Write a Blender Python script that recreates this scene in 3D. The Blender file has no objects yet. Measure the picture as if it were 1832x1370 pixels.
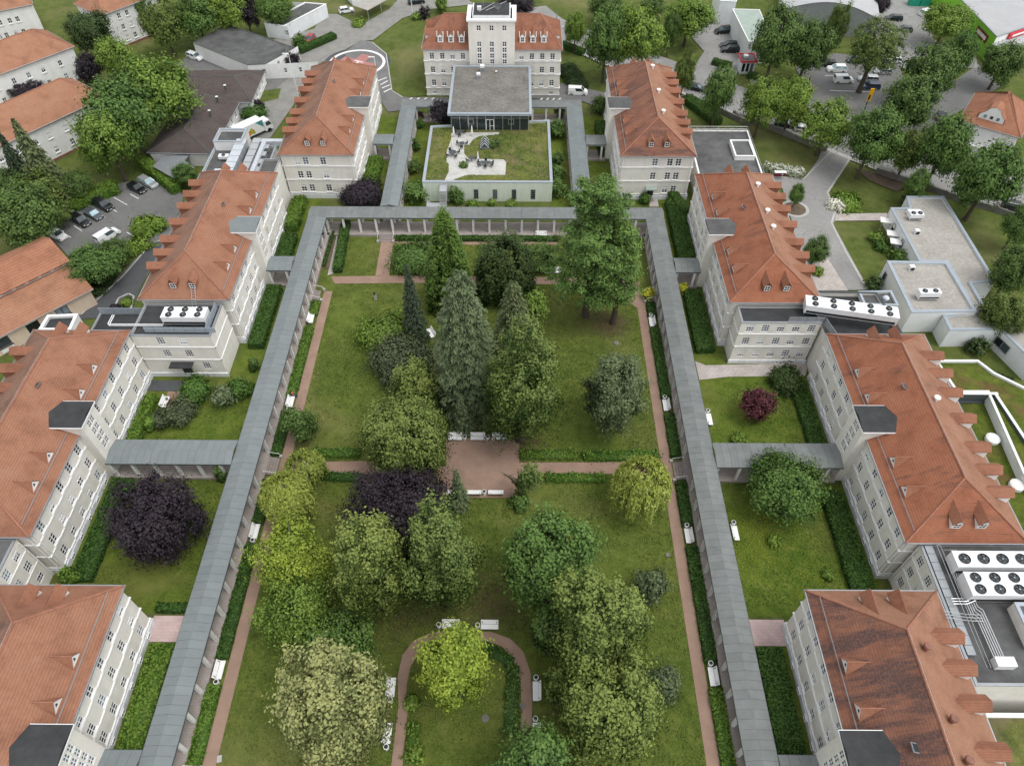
import bpy, math, random
import numpy as np
from mathutils import Vector

# ------------------------------------------------------------------ camera, sky, sun, exposure
sc = bpy.context.scene
col = sc.collection
PI = math.pi
R_ = math.radians

cam_d = bpy.data.cameras.new('camera')
cam_d.sensor_width = 36.0
cam_d.lens = 36.0 * 1285.0 / 1832.0
cam_d.clip_start = 1.0
cam_d.clip_end = 6000.0
cam = bpy.data.objects.new('camera', cam_d)
col.objects.link(cam)
cam.location = (0, 0, 85.0)
cam.rotation_euler = (R_(90 - 49.863), 0, R_(0.402))
sc.camera = cam

SUN_EL, SUN_AZ = R_(66), R_(115)          # soft light from the right of the park, almost overhead
world = bpy.data.worlds.new('World')
sc.world = world
world.use_nodes = True
nt = world.node_tree
for n in list(nt.nodes):
    nt.nodes.remove(n)
w_out = nt.nodes.new('ShaderNodeOutputWorld')
w_bg = nt.nodes.new('ShaderNodeBackground')
w_sky = nt.nodes.new('ShaderNodeTexSky')
w_sky.sky_type = 'NISHITA'
w_sky.sun_disc = False
w_sky.sun_elevation = SUN_EL
w_sky.sun_rotation = SUN_AZ
w_sky.air_density = 1.0
w_sky.dust_density = 1.5
w_sky.ozone_density = 1.0
w_hsv = nt.nodes.new('ShaderNodeHueSaturation')     # a cloud-covered sky is nearly grey
w_hsv.inputs['Saturation'].default_value = 0.12
w_bg.inputs['Strength'].default_value = 0.15
nt.links.new(w_sky.outputs[0], w_hsv.inputs['Color'])
nt.links.new(w_hsv.outputs[0], w_bg.inputs['Color'])
nt.links.new(w_bg.outputs[0], w_out.inputs['Surface'])

sun_d = bpy.data.lights.new('sun', 'SUN')
sun_d.energy = 0.6
sun_d.angle = R_(24)
sun_d.color = (1.0, 0.965, 0.91)
sun = bpy.data.objects.new('sun', sun_d)
col.objects.link(sun)
# direction towards the sun: azimuth measured from +Y clockwise
_sd = Vector((math.sin(SUN_AZ) * math.cos(SUN_EL), math.cos(SUN_AZ) * math.cos(SUN_EL), math.sin(SUN_EL)))
sun.rotation_euler = _sd.to_track_quat('Z', 'Y').to_euler()
sun.location = (80, 60, 120)

sc.view_settings.view_transform = 'Standard'
sc.view_settings.look = 'None'
sc.view_settings.gamma = 1.0
sc.view_settings.exposure = 0.9
sc.cycles.use_denoising = True
sc.cycles.max_bounces = 4
sc.cycles.diffuse_bounces = 2
sc.cycles.glossy_bounces = 2
sc.cycles.transmission_bounces = 2
sc.cycles.caustics_reflective = False
sc.cycles.caustics_refractive = False

# ------------------------------------------------------------------ materials
MATS = {}

def _nodes(name):
    m = bpy.data.materials.new(name)
    m.use_nodes = True
    t = m.node_tree
    for n in list(t.nodes):
        t.nodes.remove(n)
    o = t.nodes.new('ShaderNodeOutputMaterial')
    b = t.nodes.new('ShaderNodeBsdfPrincipled')
    t.links.new(b.outputs[0], o.inputs[0])
    MATS[name] = m
    return m, t, b, o

def _pos(t, scale=(1, 1, 1)):
    g = t.nodes.new('ShaderNodeNewGeometry')
    mp = t.nodes.new('ShaderNodeMapping')
    mp.inputs['Scale'].default_value = scale
    t.links.new(g.outputs['Position'], mp.inputs['Vector'])
    return mp.outputs[0]

def _noise(t, vec, scale, detail=4, rough=.6, dist=0.0):
    n = t.nodes.new('ShaderNodeTexNoise')
    n.inputs['Scale'].default_value = scale
    n.inputs['Detail'].default_value = detail
    n.inputs['Roughness'].default_value = rough
    n.inputs['Distortion'].default_value = dist
    t.links.new(vec, n.inputs['Vector'])
    return n.outputs['Fac']

def _ramp(t, fac, stops):
    r = t.nodes.new('ShaderNodeValToRGB')
    el = r.color_ramp.elements
    while len(el) < len(stops):
        el.new(0.5)
    for e, (p, c) in zip(el, stops):
        e.position = p
        e.color = (*c, 1) if len(c) == 3 else c
    t.links.new(fac, r.inputs[0])
    return r.outputs[0]

def _mix(t, fac, a, b, mode='MIX'):
    m = t.nodes.new('ShaderNodeMix')
    m.data_type = 'RGBA'
    m.blend_type = mode
    if hasattr(fac, 'is_linked') or hasattr(fac, 'links'):
        t.links.new(fac, m.inputs[0])
    else:
        m.inputs[0].default_value = fac
    for s, k in ((a, 6), (b, 7)):
        if isinstance(s, (tuple, list)):
            m.inputs[k].default_value = (*s[:3], 1)
        else:
            t.links.new(s, m.inputs[k])
    return m.outputs[2]

def _bump(t, b, fac, strength, dist=.05):
    n = t.nodes.new('ShaderNodeBump')
    n.inputs['Strength'].default_value = strength
    n.inputs['Distance'].default_value = dist
    t.links.new(fac, n.inputs['Height'])
    t.links.new(n.outputs[0], b.inputs['Normal'])

def _mul(c, k):
    return tuple(max(0.0, min(1.0, v * k)) for v in c)

def mat_plain(name, c, rough=.8, var=.12, scale=1.2, metal=0.0, spec=.3, obj_var=0.0, bump=0.0):
    """one colour with mottling at two scales, and a little difference from object to object"""
    m, t, b, o = _nodes(name)
    v = _pos(t)
    f1 = _noise(t, v, scale, 5, .65)
    f2 = _noise(t, v, scale * .17, 3, .5)
    c1 = _ramp(t, f1, [(.3, _mul(c, 1 - var)), (.7, _mul(c, 1 + var))])
    c2 = _ramp(t, f2, [(.3, (1 - var,) * 3), (.7, (1, 1, 1))])
    out = _mix(t, 1.0, c1, c2, 'MULTIPLY')
    if obj_var:
        oi = t.nodes.new('ShaderNodeObjectInfo')
        r = _ramp(t, oi.outputs['Random'], [(0, (1 - obj_var,) * 3), (1, (1 + obj_var,) * 3)])
        out = _mix(t, 1.0, out, r, 'MULTIPLY')
    t.links.new(out, b.inputs['Base Color'])
    b.inputs['Roughness'].default_value = rough
    b.inputs['Metallic'].default_value = metal
    b.inputs['Specular IOR Level'].default_value = spec
    if bump:
        _bump(t, b, f1, bump)
    return m

def mat_plaster(name, c, grime=.12):
    """rendered wall: mottled, with faint rain streaks running down it"""
    m, t, b, o = _nodes(name)
    f1 = _noise(t, _pos(t), .9, 6, .7)
    f2 = _noise(t, _pos(t, (1.1, 1.1, .12)), 1.0, 4, .6)
    f3 = _noise(t, _pos(t), 14.0, 3, .6)
    c1 = _ramp(t, f1, [(.3, _mul(c, .92)), (.7, _mul(c, 1.04))])
    st = _ramp(t, f2, [(.38, (1 - grime, 1 - grime * 1.05, 1 - grime * 1.15)), (.62, (1, 1, 1))])
    t.links.new(_mix(t, 1.0, c1, st, 'MULTIPLY'), b.inputs['Base Color'])
    b.inputs['Roughness'].default_value = .9
    b.inputs['Specular IOR Level'].default_value = .15
    _bump(t, b, f3, .25, .02)
    return m

def mat_tile(name, c, stain=.35, axis='x', seed=0.0):
    """clay tile roof: courses along the eaves, tile to tile variation, dark lichen running down the slope"""
    m, t, b, o = _nodes(name)
    pos = _pos(t)
    sep = t.nodes.new('ShaderNodeSeparateXYZ')
    t.links.new(pos, sep.inputs[0])
    # courses: saw tooth on height
    mth = t.nodes.new('ShaderNodeMath'); mth.operation = 'MULTIPLY'
    t.links.new(sep.outputs['Z'], mth.inputs[0]); mth.inputs[1].default_value = 6.2
    fr = t.nodes.new('ShaderNodeMath'); fr.operation = 'FRACT'
    t.links.new(mth.outputs[0], fr.inputs[0])
    vor = t.nodes.new('ShaderNodeTexVoronoi')
    vor.inputs['Scale'].default_value = 4.2
    t.links.new(pos, vor.inputs['Vector'])
    base = _ramp(t, _noise(t, pos, .35, 4, .6), [(.28, _mul(c, .72)), (.5, c), (.74, (c[0] * 1.06, c[1] * 1.16, c[2] * 1.2))])
    tile = _ramp(t, vor.outputs['Color'], [(0, (.84, .82, .8)), (1, (1.0, 1.0, 1.0))])
    out = _mix(t, 1.0, base, tile, 'MULTIPLY')
    course = _ramp(t, fr.outputs[0], [(0, (.62, .60, .58)), (.3, (1, 1, 1)), (1, (1, 1, 1))])
    out = _mix(t, .9, out, course, 'MULTIPLY')
    sx = {'x': (.14, .75, .2), 'y': (.75, .14, .2), 'd': (.5, .5, .2)}[axis]
    mp = t.nodes.new('ShaderNodeMapping')
    mp.inputs['Scale'].default_value = sx
    mp.inputs['Location'].default_value = (seed, seed * 1.7, 0)
    t.links.new(pos, mp.inputs['Vector'])
    s1 = _noise(t, mp.outputs[0], 1.0, 6, .68, .4)
    lo = .68 - .24 * stain
    msk = _ramp(t, s1, [(lo, (0, 0, 0)), (lo + .16, (1, 1, 1))])
    sp = _noise(t, pos, 5.0, 4, .7)
    msk2 = _mix(t, 1.0, msk, _ramp(t, sp, [(.35, (.35,) * 3), (.6, (1,) * 3)]), 'MULTIPLY')
    sc_ = t.nodes.new('ShaderNodeMath'); sc_.operation = 'MULTIPLY'
    t.links.new(msk2, sc_.inputs[0]); sc_.inputs[1].default_value = min(.92, .35 + stain)
    out = _mix(t, sc_.outputs[0], out, (.060, .045, .046))
    t.links.new(out, b.inputs['Base Color'])
    b.inputs['Roughness'].default_value = .85
    b.inputs['Specular IOR Level'].default_value = .2
    _bump(t, b, fr.outputs[0], .35, .04)
    return m

def mat_grass(name, dark, mid, light, dry=(.16, .13, .05), dry_amt=.5, patch=.055):
    """lawn: mown and unmown patches, dry spots, clover flecks"""
    m, t, b, o = _nodes(name)
    v = _pos(t)
    big = _noise(t, v, patch, 5, .6, .6)
    med = _noise(t, v, .55, 5, .7, .3)
    fin = _noise(t, v, 4.5, 4, .75)
    c1 = _ramp(t, med, [(.28, dark), (.5, mid), (.74, light)])
    c2 = _ramp(t, fin, [(.25, (.52, .56, .5)), (.5, (1, 1, 1)), (.8, (1.3, 1.26, 1.12))])
    out = _mix(t, 1.0, c1, c2, 'MULTIPLY')
    dm = _ramp(t, big, [(.5, (0, 0, 0)), (.72, (dry_amt,) * 3)])
    out = _mix(t, dm, out, dry)
    dk = _ramp(t, _noise(t, v, patch * 2.3, 4, .55), [(.3, (.72, .8, .7)), (.55, (1, 1, 1))])
    out = _mix(t, 1.0, out, dk, 'MULTIPLY')
    t.links.new(out, b.inputs['Base Color'])
    b.inputs['Roughness'].default_value = .95
    b.inputs['Specular IOR Level'].default_value = .1
    _bump(t, b, fin, .9, .12)
    return m

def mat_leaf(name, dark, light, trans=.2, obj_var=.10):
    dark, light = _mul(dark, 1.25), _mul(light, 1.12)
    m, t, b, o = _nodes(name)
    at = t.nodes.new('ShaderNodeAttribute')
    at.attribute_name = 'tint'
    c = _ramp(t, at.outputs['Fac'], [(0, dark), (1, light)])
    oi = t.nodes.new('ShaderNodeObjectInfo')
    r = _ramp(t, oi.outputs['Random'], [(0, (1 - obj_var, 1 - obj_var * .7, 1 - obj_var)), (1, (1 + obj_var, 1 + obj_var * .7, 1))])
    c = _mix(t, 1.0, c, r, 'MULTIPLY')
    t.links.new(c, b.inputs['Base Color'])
    b.inputs['Roughness'].default_value = .6
    b.inputs['Specular IOR Level'].default_value = .25
    tr = t.nodes.new('ShaderNodeBsdfTranslucent')
    t.links.new(c, tr.inputs[0])
    mx = t.nodes.new('ShaderNodeMixShader')
    mx.inputs[0].default_value = trans
    t.links.new(b.outputs[0], mx.inputs[1])
    t.links.new(tr.outputs[0], mx.inputs[2])
    t.links.new(mx.outputs[0], o.inputs[0])
    return m

def mat_paving(name, c, sx, sy, gap=(.45, .45, .45), var=.12, rough=.9):
    """setts or slabs: a brick pattern laid flat"""
    m, t, b, o = _nodes(name)
    v = _pos(t)
    br = t.nodes.new('ShaderNodeTexBrick')
    br.inputs['Scale'].default_value = 1.0
    br.inputs['Brick Width'].default_value = sx
    br.inputs['Row Height'].default_value = sy
    br.inputs['Mortar Size'].default_value = .02
    br.inputs['Color1'].default_value = (*_mul(c, 1 - var), 1)
    br.inputs['Color2'].default_value = (*_mul(c, 1 + var), 1)
    br.inputs['Mortar'].default_value = (c[0] * gap[0], c[1] * gap[1], c[2] * gap[2], 1)
    t.links.new(v, br.inputs['Vector'])
    f = _noise(t, v, .4, 5, .6)
    d = _ramp(t, f, [(.3, (.78, .78, .77)), (.6, (1, 1, 1))])
    t.links.new(_mix(t, 1.0, br.outputs['Color'], d, 'MULTIPLY'), b.inputs['Base Color'])
    b.inputs['Roughness'].default_value = rough
    b.inputs['Specular IOR Level'].default_value = .2
    _bump(t, b, br.outputs['Fac'], -.3, .02)
    return m

def mat_asphalt(name, c, crack=.3):
    m, t, b, o = _nodes(name)
    v = _pos(t)
    f1 = _noise(t, v, .12, 5, .6, .5)
    f2 = _noise(t, v, 1.3, 5, .7)
    f3 = _noise(t, v, 18.0, 2, .6)
    a = _ramp(t, f1, [(.3, _mul(c, .8)), (.7, _mul(c, 1.12))])
    bb = _ramp(t, f2, [(.25, (.86,) * 3), (.7, (1.04,) * 3)])
    out = _mix(t, 1.0, a, bb, 'MULTIPLY')
    g = _ramp(t, f3, [(.3, (.9,) * 3), (.7, (1.06,) * 3)])
    out = _mix(t, 1.0, out, g, 'MULTIPLY')
    vo = t.nodes.new('ShaderNodeTexVoronoi')
    vo.feature = 'DISTANCE_TO_EDGE'
    vo.inputs['Scale'].default_value = .16
    nn = t.nodes.new('ShaderNodeTexNoise'); nn.inputs['Scale'].default_value = .5
    t.links.new(v, nn.inputs['Vector'])
    va = t.nodes.new('ShaderNodeVectorMath'); va.operation = 'MULTIPLY_ADD'
    va.inputs[1].default_value = (2.5, 2.5, 2.5)
    t.links.new(nn.outputs['Color'], va.inputs[0]); t.links.new(v, va.inputs[2])
    t.links.new(va.outputs[0], vo.inputs['Vector'])
    ck = _ramp(t, vo.outputs['Distance'], [(0.0, (1 - crack,) * 3), (.012, (1, 1, 1))])
    out = _mix(t, 1.0, out, ck, 'MULTIPLY')
    t.links.new(out, b.inputs['Base Color'])
    b.inputs['Roughness'].default_value = .88
    b.inputs['Specular IOR Level'].default_value = .25
    _bump(t, b, f3, .2, .01)
    return m

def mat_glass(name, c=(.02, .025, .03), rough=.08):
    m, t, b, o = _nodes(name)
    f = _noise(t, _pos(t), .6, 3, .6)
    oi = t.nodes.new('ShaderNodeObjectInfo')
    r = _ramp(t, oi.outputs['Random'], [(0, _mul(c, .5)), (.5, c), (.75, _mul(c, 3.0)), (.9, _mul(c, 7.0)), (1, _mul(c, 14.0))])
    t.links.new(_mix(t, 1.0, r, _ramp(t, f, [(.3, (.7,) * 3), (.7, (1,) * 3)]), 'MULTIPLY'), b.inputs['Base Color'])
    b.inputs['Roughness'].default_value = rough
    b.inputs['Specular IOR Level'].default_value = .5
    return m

mat_plaster('plaster_cream', (.81, .78, .715), .07)
mat_plaster('plaster_white', (.83, .83, .82), .06)
mat_plaster('plaster_peach', (.74, .60, .48), .10)
mat_plaster('plaster_mint', (.70, .77, .66), .08)
mat_plaster('plinth_white', (.80, .82, .84), .12)
mat_plain('trim_white', (.86, .86, .85), .6, .05)
mat_plain('bench_white', (.88, .88, .87), .5, .06, 6.0)
mat_tile('tile_left', (.325, .155, .097), .22, 'x', 3.0)
mat_tile('tile_right', (.325, .128, .073), .55, 'x', 11.0)
mat_tile('tile_right_near', (.265, .12, .078), 1.15, 'x', 27.0)
mat_tile('tile_right_back', (.275, .125, .08), .9, 'x', 41.0)
mat_tile('tile_main', (.29, .128, .08), .52, 'y', 5.0)
mat_tile('tile_house', (.37, .185, .115), .10, 'd', 8.0)
mat_tile('tile_villa', (.36, .165, .10), .3, 'd', 2.0)
mat_tile('tile_brown', (.105, .085, .08), .5, 'd', 9.0)
mat_tile('tile_outer', (.325, .168, .108), .12, 'x', 6.0)
mat_tile('tile_outer_left', (.27, .15, .105), .55, 'x', 16.0)
mat_tile('tile_dormer', (.325, .148, .092), .12, 'y', 1.0)
mat_plain('ridge_tile', (.34, .155, .10), .85, .2, 3.0)
mat_plain('felt_walk', (.20, .225, .228), .8, .07, .8, obj_var=.045, spec=.25)
mat_plain('felt_walk_worn', (.195, .208, .204), .85, .12, .8, obj_var=.06, spec=.25)
mat_plain('felt_dark', (.05, .052, .054), .85, .25, .7)
mat_plain('felt_grey', (.12, .122, .12), .9, .3, .5)
mat_plain('gravel_roof', (.20, .19, .17), .95, .3, 1.6, bump=.5)
mat_plain('gravel_pale', (.39, .37, .335), .95, .18, 2.2, bump=.4)
mat_plain('zinc', (.34, .36, .38), .45, .1, 2.0, metal=.4)
mat_plain('coping_blue', (.38, .43, .48), .5, .08, 2.0, metal=.25)
mat_plain('coping_dark', (.07, .085, .09), .6, .1, 2.0)
mat_plain('steel', (.55, .56, .57), .35, .08, 3.0, metal=.6)
mat_plain('duct_metal', (.62, .66, .70), .35, .1, 1.5, metal=.3)
mat_plain('dark_metal', (.035, .037, .04), .5, .2, 3.0)
mat_plain('unit_white', (.80, .81, .81), .45, .05, 2.0)
mat_plain('column_white', (.80, .79, .77), .8, .1, 2.0)
mat_plain('stone_step', (.30, .255, .235), .9, .18, 2.5)
mat_paving('walk_paving', (.38, .335, .31), .6, .3, (.85, .85, .85), .06)
mat_paving('pink_paving', (.60, .45, .43), .6, .4, (.85, .85, .85), .05)
mat_paving('pale_paving', (.50, .45, .42), .8, .5, (.6, .6, .6), .08)
mat_paving('terrace_slab', (.54, .53, .50), .55, .55, (.7, .7, .7), .08)
mat_paving('sett_road', (.29, .285, .265), .25, .16, (.75, .75, .75), .12)
mat_plain('path_red', (.33, .222, .168), .95, .14, .5, bump=.3)
mat_plain('soil_brown', (.16, .12, .085), .95, .25, 1.5, bump=.5)
mat_asphalt('asphalt_light', (.30, .295, .285))
mat_asphalt('asphalt_mid', (.185, .183, .18))
mat_asphalt('asphalt_dark', (.095, .1, .105), .15)
mat_plain('concrete', (.45, .44, .42), .9, .12, 1.0)
mat_plain('wall_concrete', (.20, .19, .175), .9, .25, .8)
mat_plain('marking_white', (.78, .78, .76), .7, .12, 2.5)
mat_plain('heli_red', (.42, .19, .17), .75, .12, 1.0)
mat_grass('grass_park', (.070, .100, .020), (.115, .150, .030), (.170, .190, .046), (.23, .20, .085), .6)
mat_grass('grass_ground', (.066, .096, .022), (.105, .134, .034), (.15, .162, .048), (.21, .185, .09), .7)
mat_grass('grass_court', (.070, .108, .017), (.118, .162, .026), (.175, .20, .04), (.215, .185, .07), .55, .09)
mat_grass('sedum', (.075, .095, .025), (.14, .155, .045), (.22, .215, .075), (.20, .15, .10), .95, .28)
mat_grass('sedum_green', (.055, .075, .015), (.095, .125, .022), (.16, .19, .03), (.17, .075, .05), .7, .16)
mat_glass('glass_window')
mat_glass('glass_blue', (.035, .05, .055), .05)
mat_plain('car_white', (.80, .81, .81), .25, .02, 1.0, spec=.6)
mat_plain('car_black', (.012, .013, .015), .2, .1, 1.0, spec=.6)
mat_plain('car_grey', (.10, .11, .12), .25, .1, 1.0, metal=.3, spec=.6)
mat_plain('car_silver', (.45, .47, .48), .3, .05, 1.0, metal=.4, spec=.6)
mat_plain('car_red', (.34, .03, .035), .25, .05, 1.0, spec=.6)
mat_plain('car_blue', (.025, .045, .10), .25, .1, 1.0, spec=.6)
mat_plain('tyre', (.015, .015, .016), .8, .1)
mat_plain('lamp_red', (.4, .02, .02), .3, .05)
mat_plain('lamp_clear', (.75, .76, .75), .2, .05)
mat_plain('teal', (.06, .27, .29), .5, .05)
mat_plain('sign_red', (.62, .04, .06), .5, .05)
mat_plain('sign_dark_red', (.16, .02, .03), .5, .05)
mat_plain('sign_green', (.20, .50, .03), .6, .05)
mat_plain('sign_yellow', (.80, .45, .01), .5, .05)
mat_plain('orange_plastic', (.75, .20, .04), .6, .1)
mat_plain('blue_plastic', (.07, .16, .36), .5, .1)
mat_plain('fruit_green', (.30, .50, .06), .5, .1)
mat_plain('fruit_orange', (.72, .24, .04), .5, .1)
mat_plain('copper', (.26, .12, .085), .6, .25, 3.0)
mat_plain('container_green', (.02, .30, .20), .6, .1)
mat_plain('canvas_white', (.80, .79, .76), .8, .06)
mat_plain('warehouse_white', (.74, .76, .77), .7, .08, .5)
mat_plain('roof_mint', (.34, .41, .36), .7, .12, .6)
mat_plain('roof_pale', (.42, .425, .43), .75, .08, .2)
mat_plain('bark', (.095, .075, .055), .95, .3, 3.0, bump=.5)
mat_plain('bark_pale', (.30, .27, .215), .95, .2, 3.0)
mat_plain('skin', (.52, .32, .23), .6, .05)
mat_plain('cloth_red', (.52, .06, .09), .9, .1)
mat_plain('cloth_navy', (.04, .055, .12), .9, .1)
mat_plain('cloth_dark', (.025, .022, .028), .9, .1)
mat_plain('hair_dark', (.03, .022, .017), .8, .1)

LEAF = {
    'lime': ((.048, .078, .016), (.205, .25, .062)),
    'lime2': ((.038, .070, .015), (.155, .205, .052)),
    'pale': ((.08, .10, .034), (.30, .32, .13)),
    'maple': ((.034, .075, .017), (.125, .21, .05)),
    'bright': ((.055, .11, .018), (.20, .29, .05)),
    'dark': ((.028, .060, .016), (.115, .185, .046)),
    'deep':   ((.020, .040, .014), (.07, .11, .034)),
    'yellow': ((.105, .165, .02), (.31, .38, .055)),
    'willow': ((.12, .17, .03), (.36, .42, .10)),
    'purple': ((.011, .009, .013), (.045, .034, .045)),
    'redmap': ((.045, .012, .018), (.13, .04, .05)),
    'spruce': ((.042, .068, .034), (.18, .225, .115)),
    'spruce2': ((.04, .06, .028), (.19, .22, .095)),
    'fir':    ((.020, .036, .022), (.075, .105, .06)),
    'pine': ((.042, .088, .020), (.165, .265, .065)),
    'thuja':  ((.026, .060, .012), (.10, .17, .03)),
    'yew':    ((.018, .036, .010), (.068, .105, .028)),
    'olive': ((.036, .056, .026), (.14, .178, .085)),
    'juniper': ((.032, .046, .024), (.108, .13, .07)),
    'hedge':  ((.022, .058, .012), (.085, .165, .032)),
    'hedge_light': ((.05, .11, .016), (.18, .28, .045)),
    'gold':   ((.17, .21, .02), (.48, .48, .05)),
    'flower': ((.10, .13, .05), (.85, .84, .78)),
    'meadow': ((.072, .106, .022), (.17, .20, .048)),
    'litter': ((.10, .07, .04), (.20, .14, .085)),
    'silver': ((.14, .17, .12), (.34, .38, .30)),
}
for k_, (d_, l_) in LEAF.items():
    mat_leaf('leaf_' + k_, d_, l_)

# ------------------------------------------------------------------ building tools
AX = -5.55                       # x of the axis of symmetry of the hospital
def S(side, off):                # x of a distance from that axis; side -1 left, +1 right
    return AX + side * off

WL = {}                          # origin of each object, in the world

def tag(o, label=None, cat=None, group=None, kind=None):
    if label: o['label'] = label
    if cat: o['category'] = cat
    if group: o['group'] = group
    if kind: o['kind'] = kind
    return o

def thing(name, label, cat, loc, group=None, rz=0.0):
    o = bpy.data.objects.new(name, None)
    o.empty_display_size = .3
    col.objects.link(o)
    o.location = (loc[0], loc[1], loc[2] if len(loc) > 2 else 0.0)
    o.rotation_euler = (0, 0, rz)
    WL[o.name] = Vector(o.location)
    return tag(o, label, cat, group)

def link_mesh(name, me, parent=None, loc=(0, 0, 0), rz=0.0):
    o = bpy.data.objects.new(name, me)
    col.objects.link(o)
    o.location = loc
    if rz: o.rotation_euler = (0, 0, rz)
    if parent is not None: o.parent = parent
    return o

class MB:
    """collects shapes given in world coordinates; build() makes ONE mesh object of them"""
    def __init__(s):
        s.v = []; s.f = []
    def add(s, vs, fs):
        k = len(s.v)
        s.v.extend(vs)
        s.f.extend([tuple(i + k for i in f) for f in fs])
        return s
    def poly(s, pts):
        return s.add([tuple(p) for p in pts], [tuple(range(len(pts)))])
    def box(s, x0, x1, y0, y1, z0, z1):
        x0, x1 = min(x0, x1), max(x0, x1); y0, y1 = min(y0, y1), max(y0, y1)
        return s.add([(x0, y0, z0), (x1, y0, z0), (x1, y1, z0), (x0, y1, z0), (x0, y0, z1), (x1, y0, z1), (x1, y1, z1), (x0, y1, z1)],
                     [(0, 3, 2, 1), (4, 5, 6, 7), (0, 1, 5, 4), (1, 2, 6, 5), (2, 3, 7, 6), (3, 0, 4, 7)])
    def obox(s, c, lx, ly, z0, z1, rz):
        ca, sa = math.cos(rz), math.sin(rz)
        P = []
        for z in (z0, z1):
            for a, b in ((-1, -1), (1, -1), (1, 1), (-1, 1)):
                x, y = a * lx / 2, b * ly / 2
                P.append((c[0] + x * ca - y * sa, c[1] + x * sa + y * ca, z))
        return s.add(P, [(0, 3, 2, 1), (4, 5, 6, 7), (0, 1, 5, 4), (1, 2, 6, 5), (2, 3, 7, 6), (3, 0, 4, 7)])
    def prism(s, pts, z0, z1, bottom=False):
        n = len(pts)
        if area(pts) < 0: pts = pts[::-1]
        vs = [(p[0], p[1], z0) for p in pts] + [(p[0], p[1], z1) for p in pts]
        fs = [tuple(range(n, 2 * n))] + [(i, (i + 1) % n, n + (i + 1) % n, n + i) for i in range(n)]
        if bottom: fs.append(tuple(range(n - 1, -1, -1)))
        return s.add(vs, fs)
    def ring(s, outer, inner, z0, z1):
        n = len(outer)
        vs = [(p[0], p[1], z0) for p in outer] + [(p[0], p[1], z1) for p in outer] + [(p[0], p[1], z0) for p in inner] + [(p[0], p[1], z1) for p in inner]
        fs = []
        for i in range(n):
            j = (i + 1) % n
            fs += [(i, j, n + j, n + i), (n + i, n + j, 3 * n + j, 3 * n + i), (2 * n + j, 2 * n + i, 3 * n + i, 3 * n + j)]
        return s.add(vs, fs)
    def tube(s, p0, p1, r0, r1=None, n=6, cap=True):
        r1 = r0 if r1 is None else r1
        a = Vector(p0); b = Vector(p1); d = (b - a)
        if d.length < 1e-6: return s
        d.normalize()
        u = d.cross(Vector((0, 0, 1)) if abs(d.z) < .9 else Vector((1, 0, 0))).normalized()
        w = d.cross(u)
        vs = []
        for c, r in ((a, r0), (b, r1)):
            for i in range(n):
                t = 2 * PI * i / n
                vs.append(tuple(c + u * (r * math.cos(t)) + w * (r * math.sin(t))))
        fs = [(i, i + n, (i + 1) % n + n, (i + 1) % n) for i in range(n)]
        if cap: fs += [tuple(range(n)), tuple(range(2 * n - 1, n - 1, -1))]
        return s.add(vs, fs)
    def path(s, pts, r, n=6):
        for a, b in zip(pts[:-1], pts[1:]): s.tube(a, b, r, r, n)
        return s
    def lathe(s, c, prof, n=16, rz=0.0):
        vs = []; m = len(prof)
        for i in range(n):
            t = 2 * PI * i / n + rz
            for r, z in prof: vs.append((c[0] + r * math.cos(t), c[1] + r * math.sin(t), c[2] + z))
        fs = []
        for i in range(n):
            j = (i + 1) % n
            for k in range(m - 1): fs.append((i * m + k, j * m + k, j * m + k + 1, i * m + k + 1))
        s.add(vs, fs)
        k0 = len(s.v) - len(vs)
        s.f.append(tuple(k0 + i * m + m - 1 for i in range(n)))
        return s
    def mesh(s, mat, org=(0, 0, 0), smooth=False):
        me = bpy.data.meshes.new('m')
        ox, oy, oz = org
        me.from_pydata([(x - ox, y - oy, z - oz) for x, y, z in s.v], [], s.f)
        me.materials.append(MATS[mat])
        if smooth:
            for p in me.polygons: p.use_smooth = True
        me.update()
        return me
    def build(s, name, mat, parent=None, smooth=False):
        if parent is not None:
            org = WL[parent.name]
            o = link_mesh(name, s.mesh(mat, org, smooth), parent)
            WL[o.name] = org
            return o
        xs = [v[0] for v in s.v]; ys = [v[1] for v in s.v]; zs = [v[2] for v in s.v]
        org = Vector(((min(xs) + max(xs)) / 2, (min(ys) + max(ys)) / 2, min(zs)))
        o = link_mesh(name, s.mesh(mat, org, smooth), None, org)
        WL[o.name] = org
        return o

def area(p):
    return .5 * sum(p[i][0] * p[(i + 1) % len(p)][1] - p[(i + 1) % len(p)][0] * p[i][1] for i in range(len(p)))

def inset(p, d):
    """polygon moved inwards by d"""
    if area(p) < 0: p = p[::-1]
    n = len(p); out = []
    for i in range(n):
        a, b, c = Vector(p[i - 1]), Vector(p[i]), Vector(p[(i + 1) % n])
        e1 = (b - a).normalized(); e2 = (c - b).normalized()
        n1 = Vector((-e1.y, e1.x)); n2 = Vector((-e2.y, e2.x))
        k = 1 + n1.dot(n2)
        m = (n1 + n2) / max(k, .2)
        out.append((b.x + m.x * d, b.y + m.y * d))
    return out

def place(name, me, parent, p, rz=0.0):
    """one more object on shared mesh data, at world point p, as a part of parent"""
    org = WL[parent.name]
    o = link_mesh(name, me, parent, (p[0] - org[0], p[1] - org[1], p[2] - org[2]), rz)
    WL[o.name] = Vector(p)
    return o

def sub(name, me, parent):
    """sub-part that shares its part's own frame"""
    o = link_mesh(name, me, parent)
    return o

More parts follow.
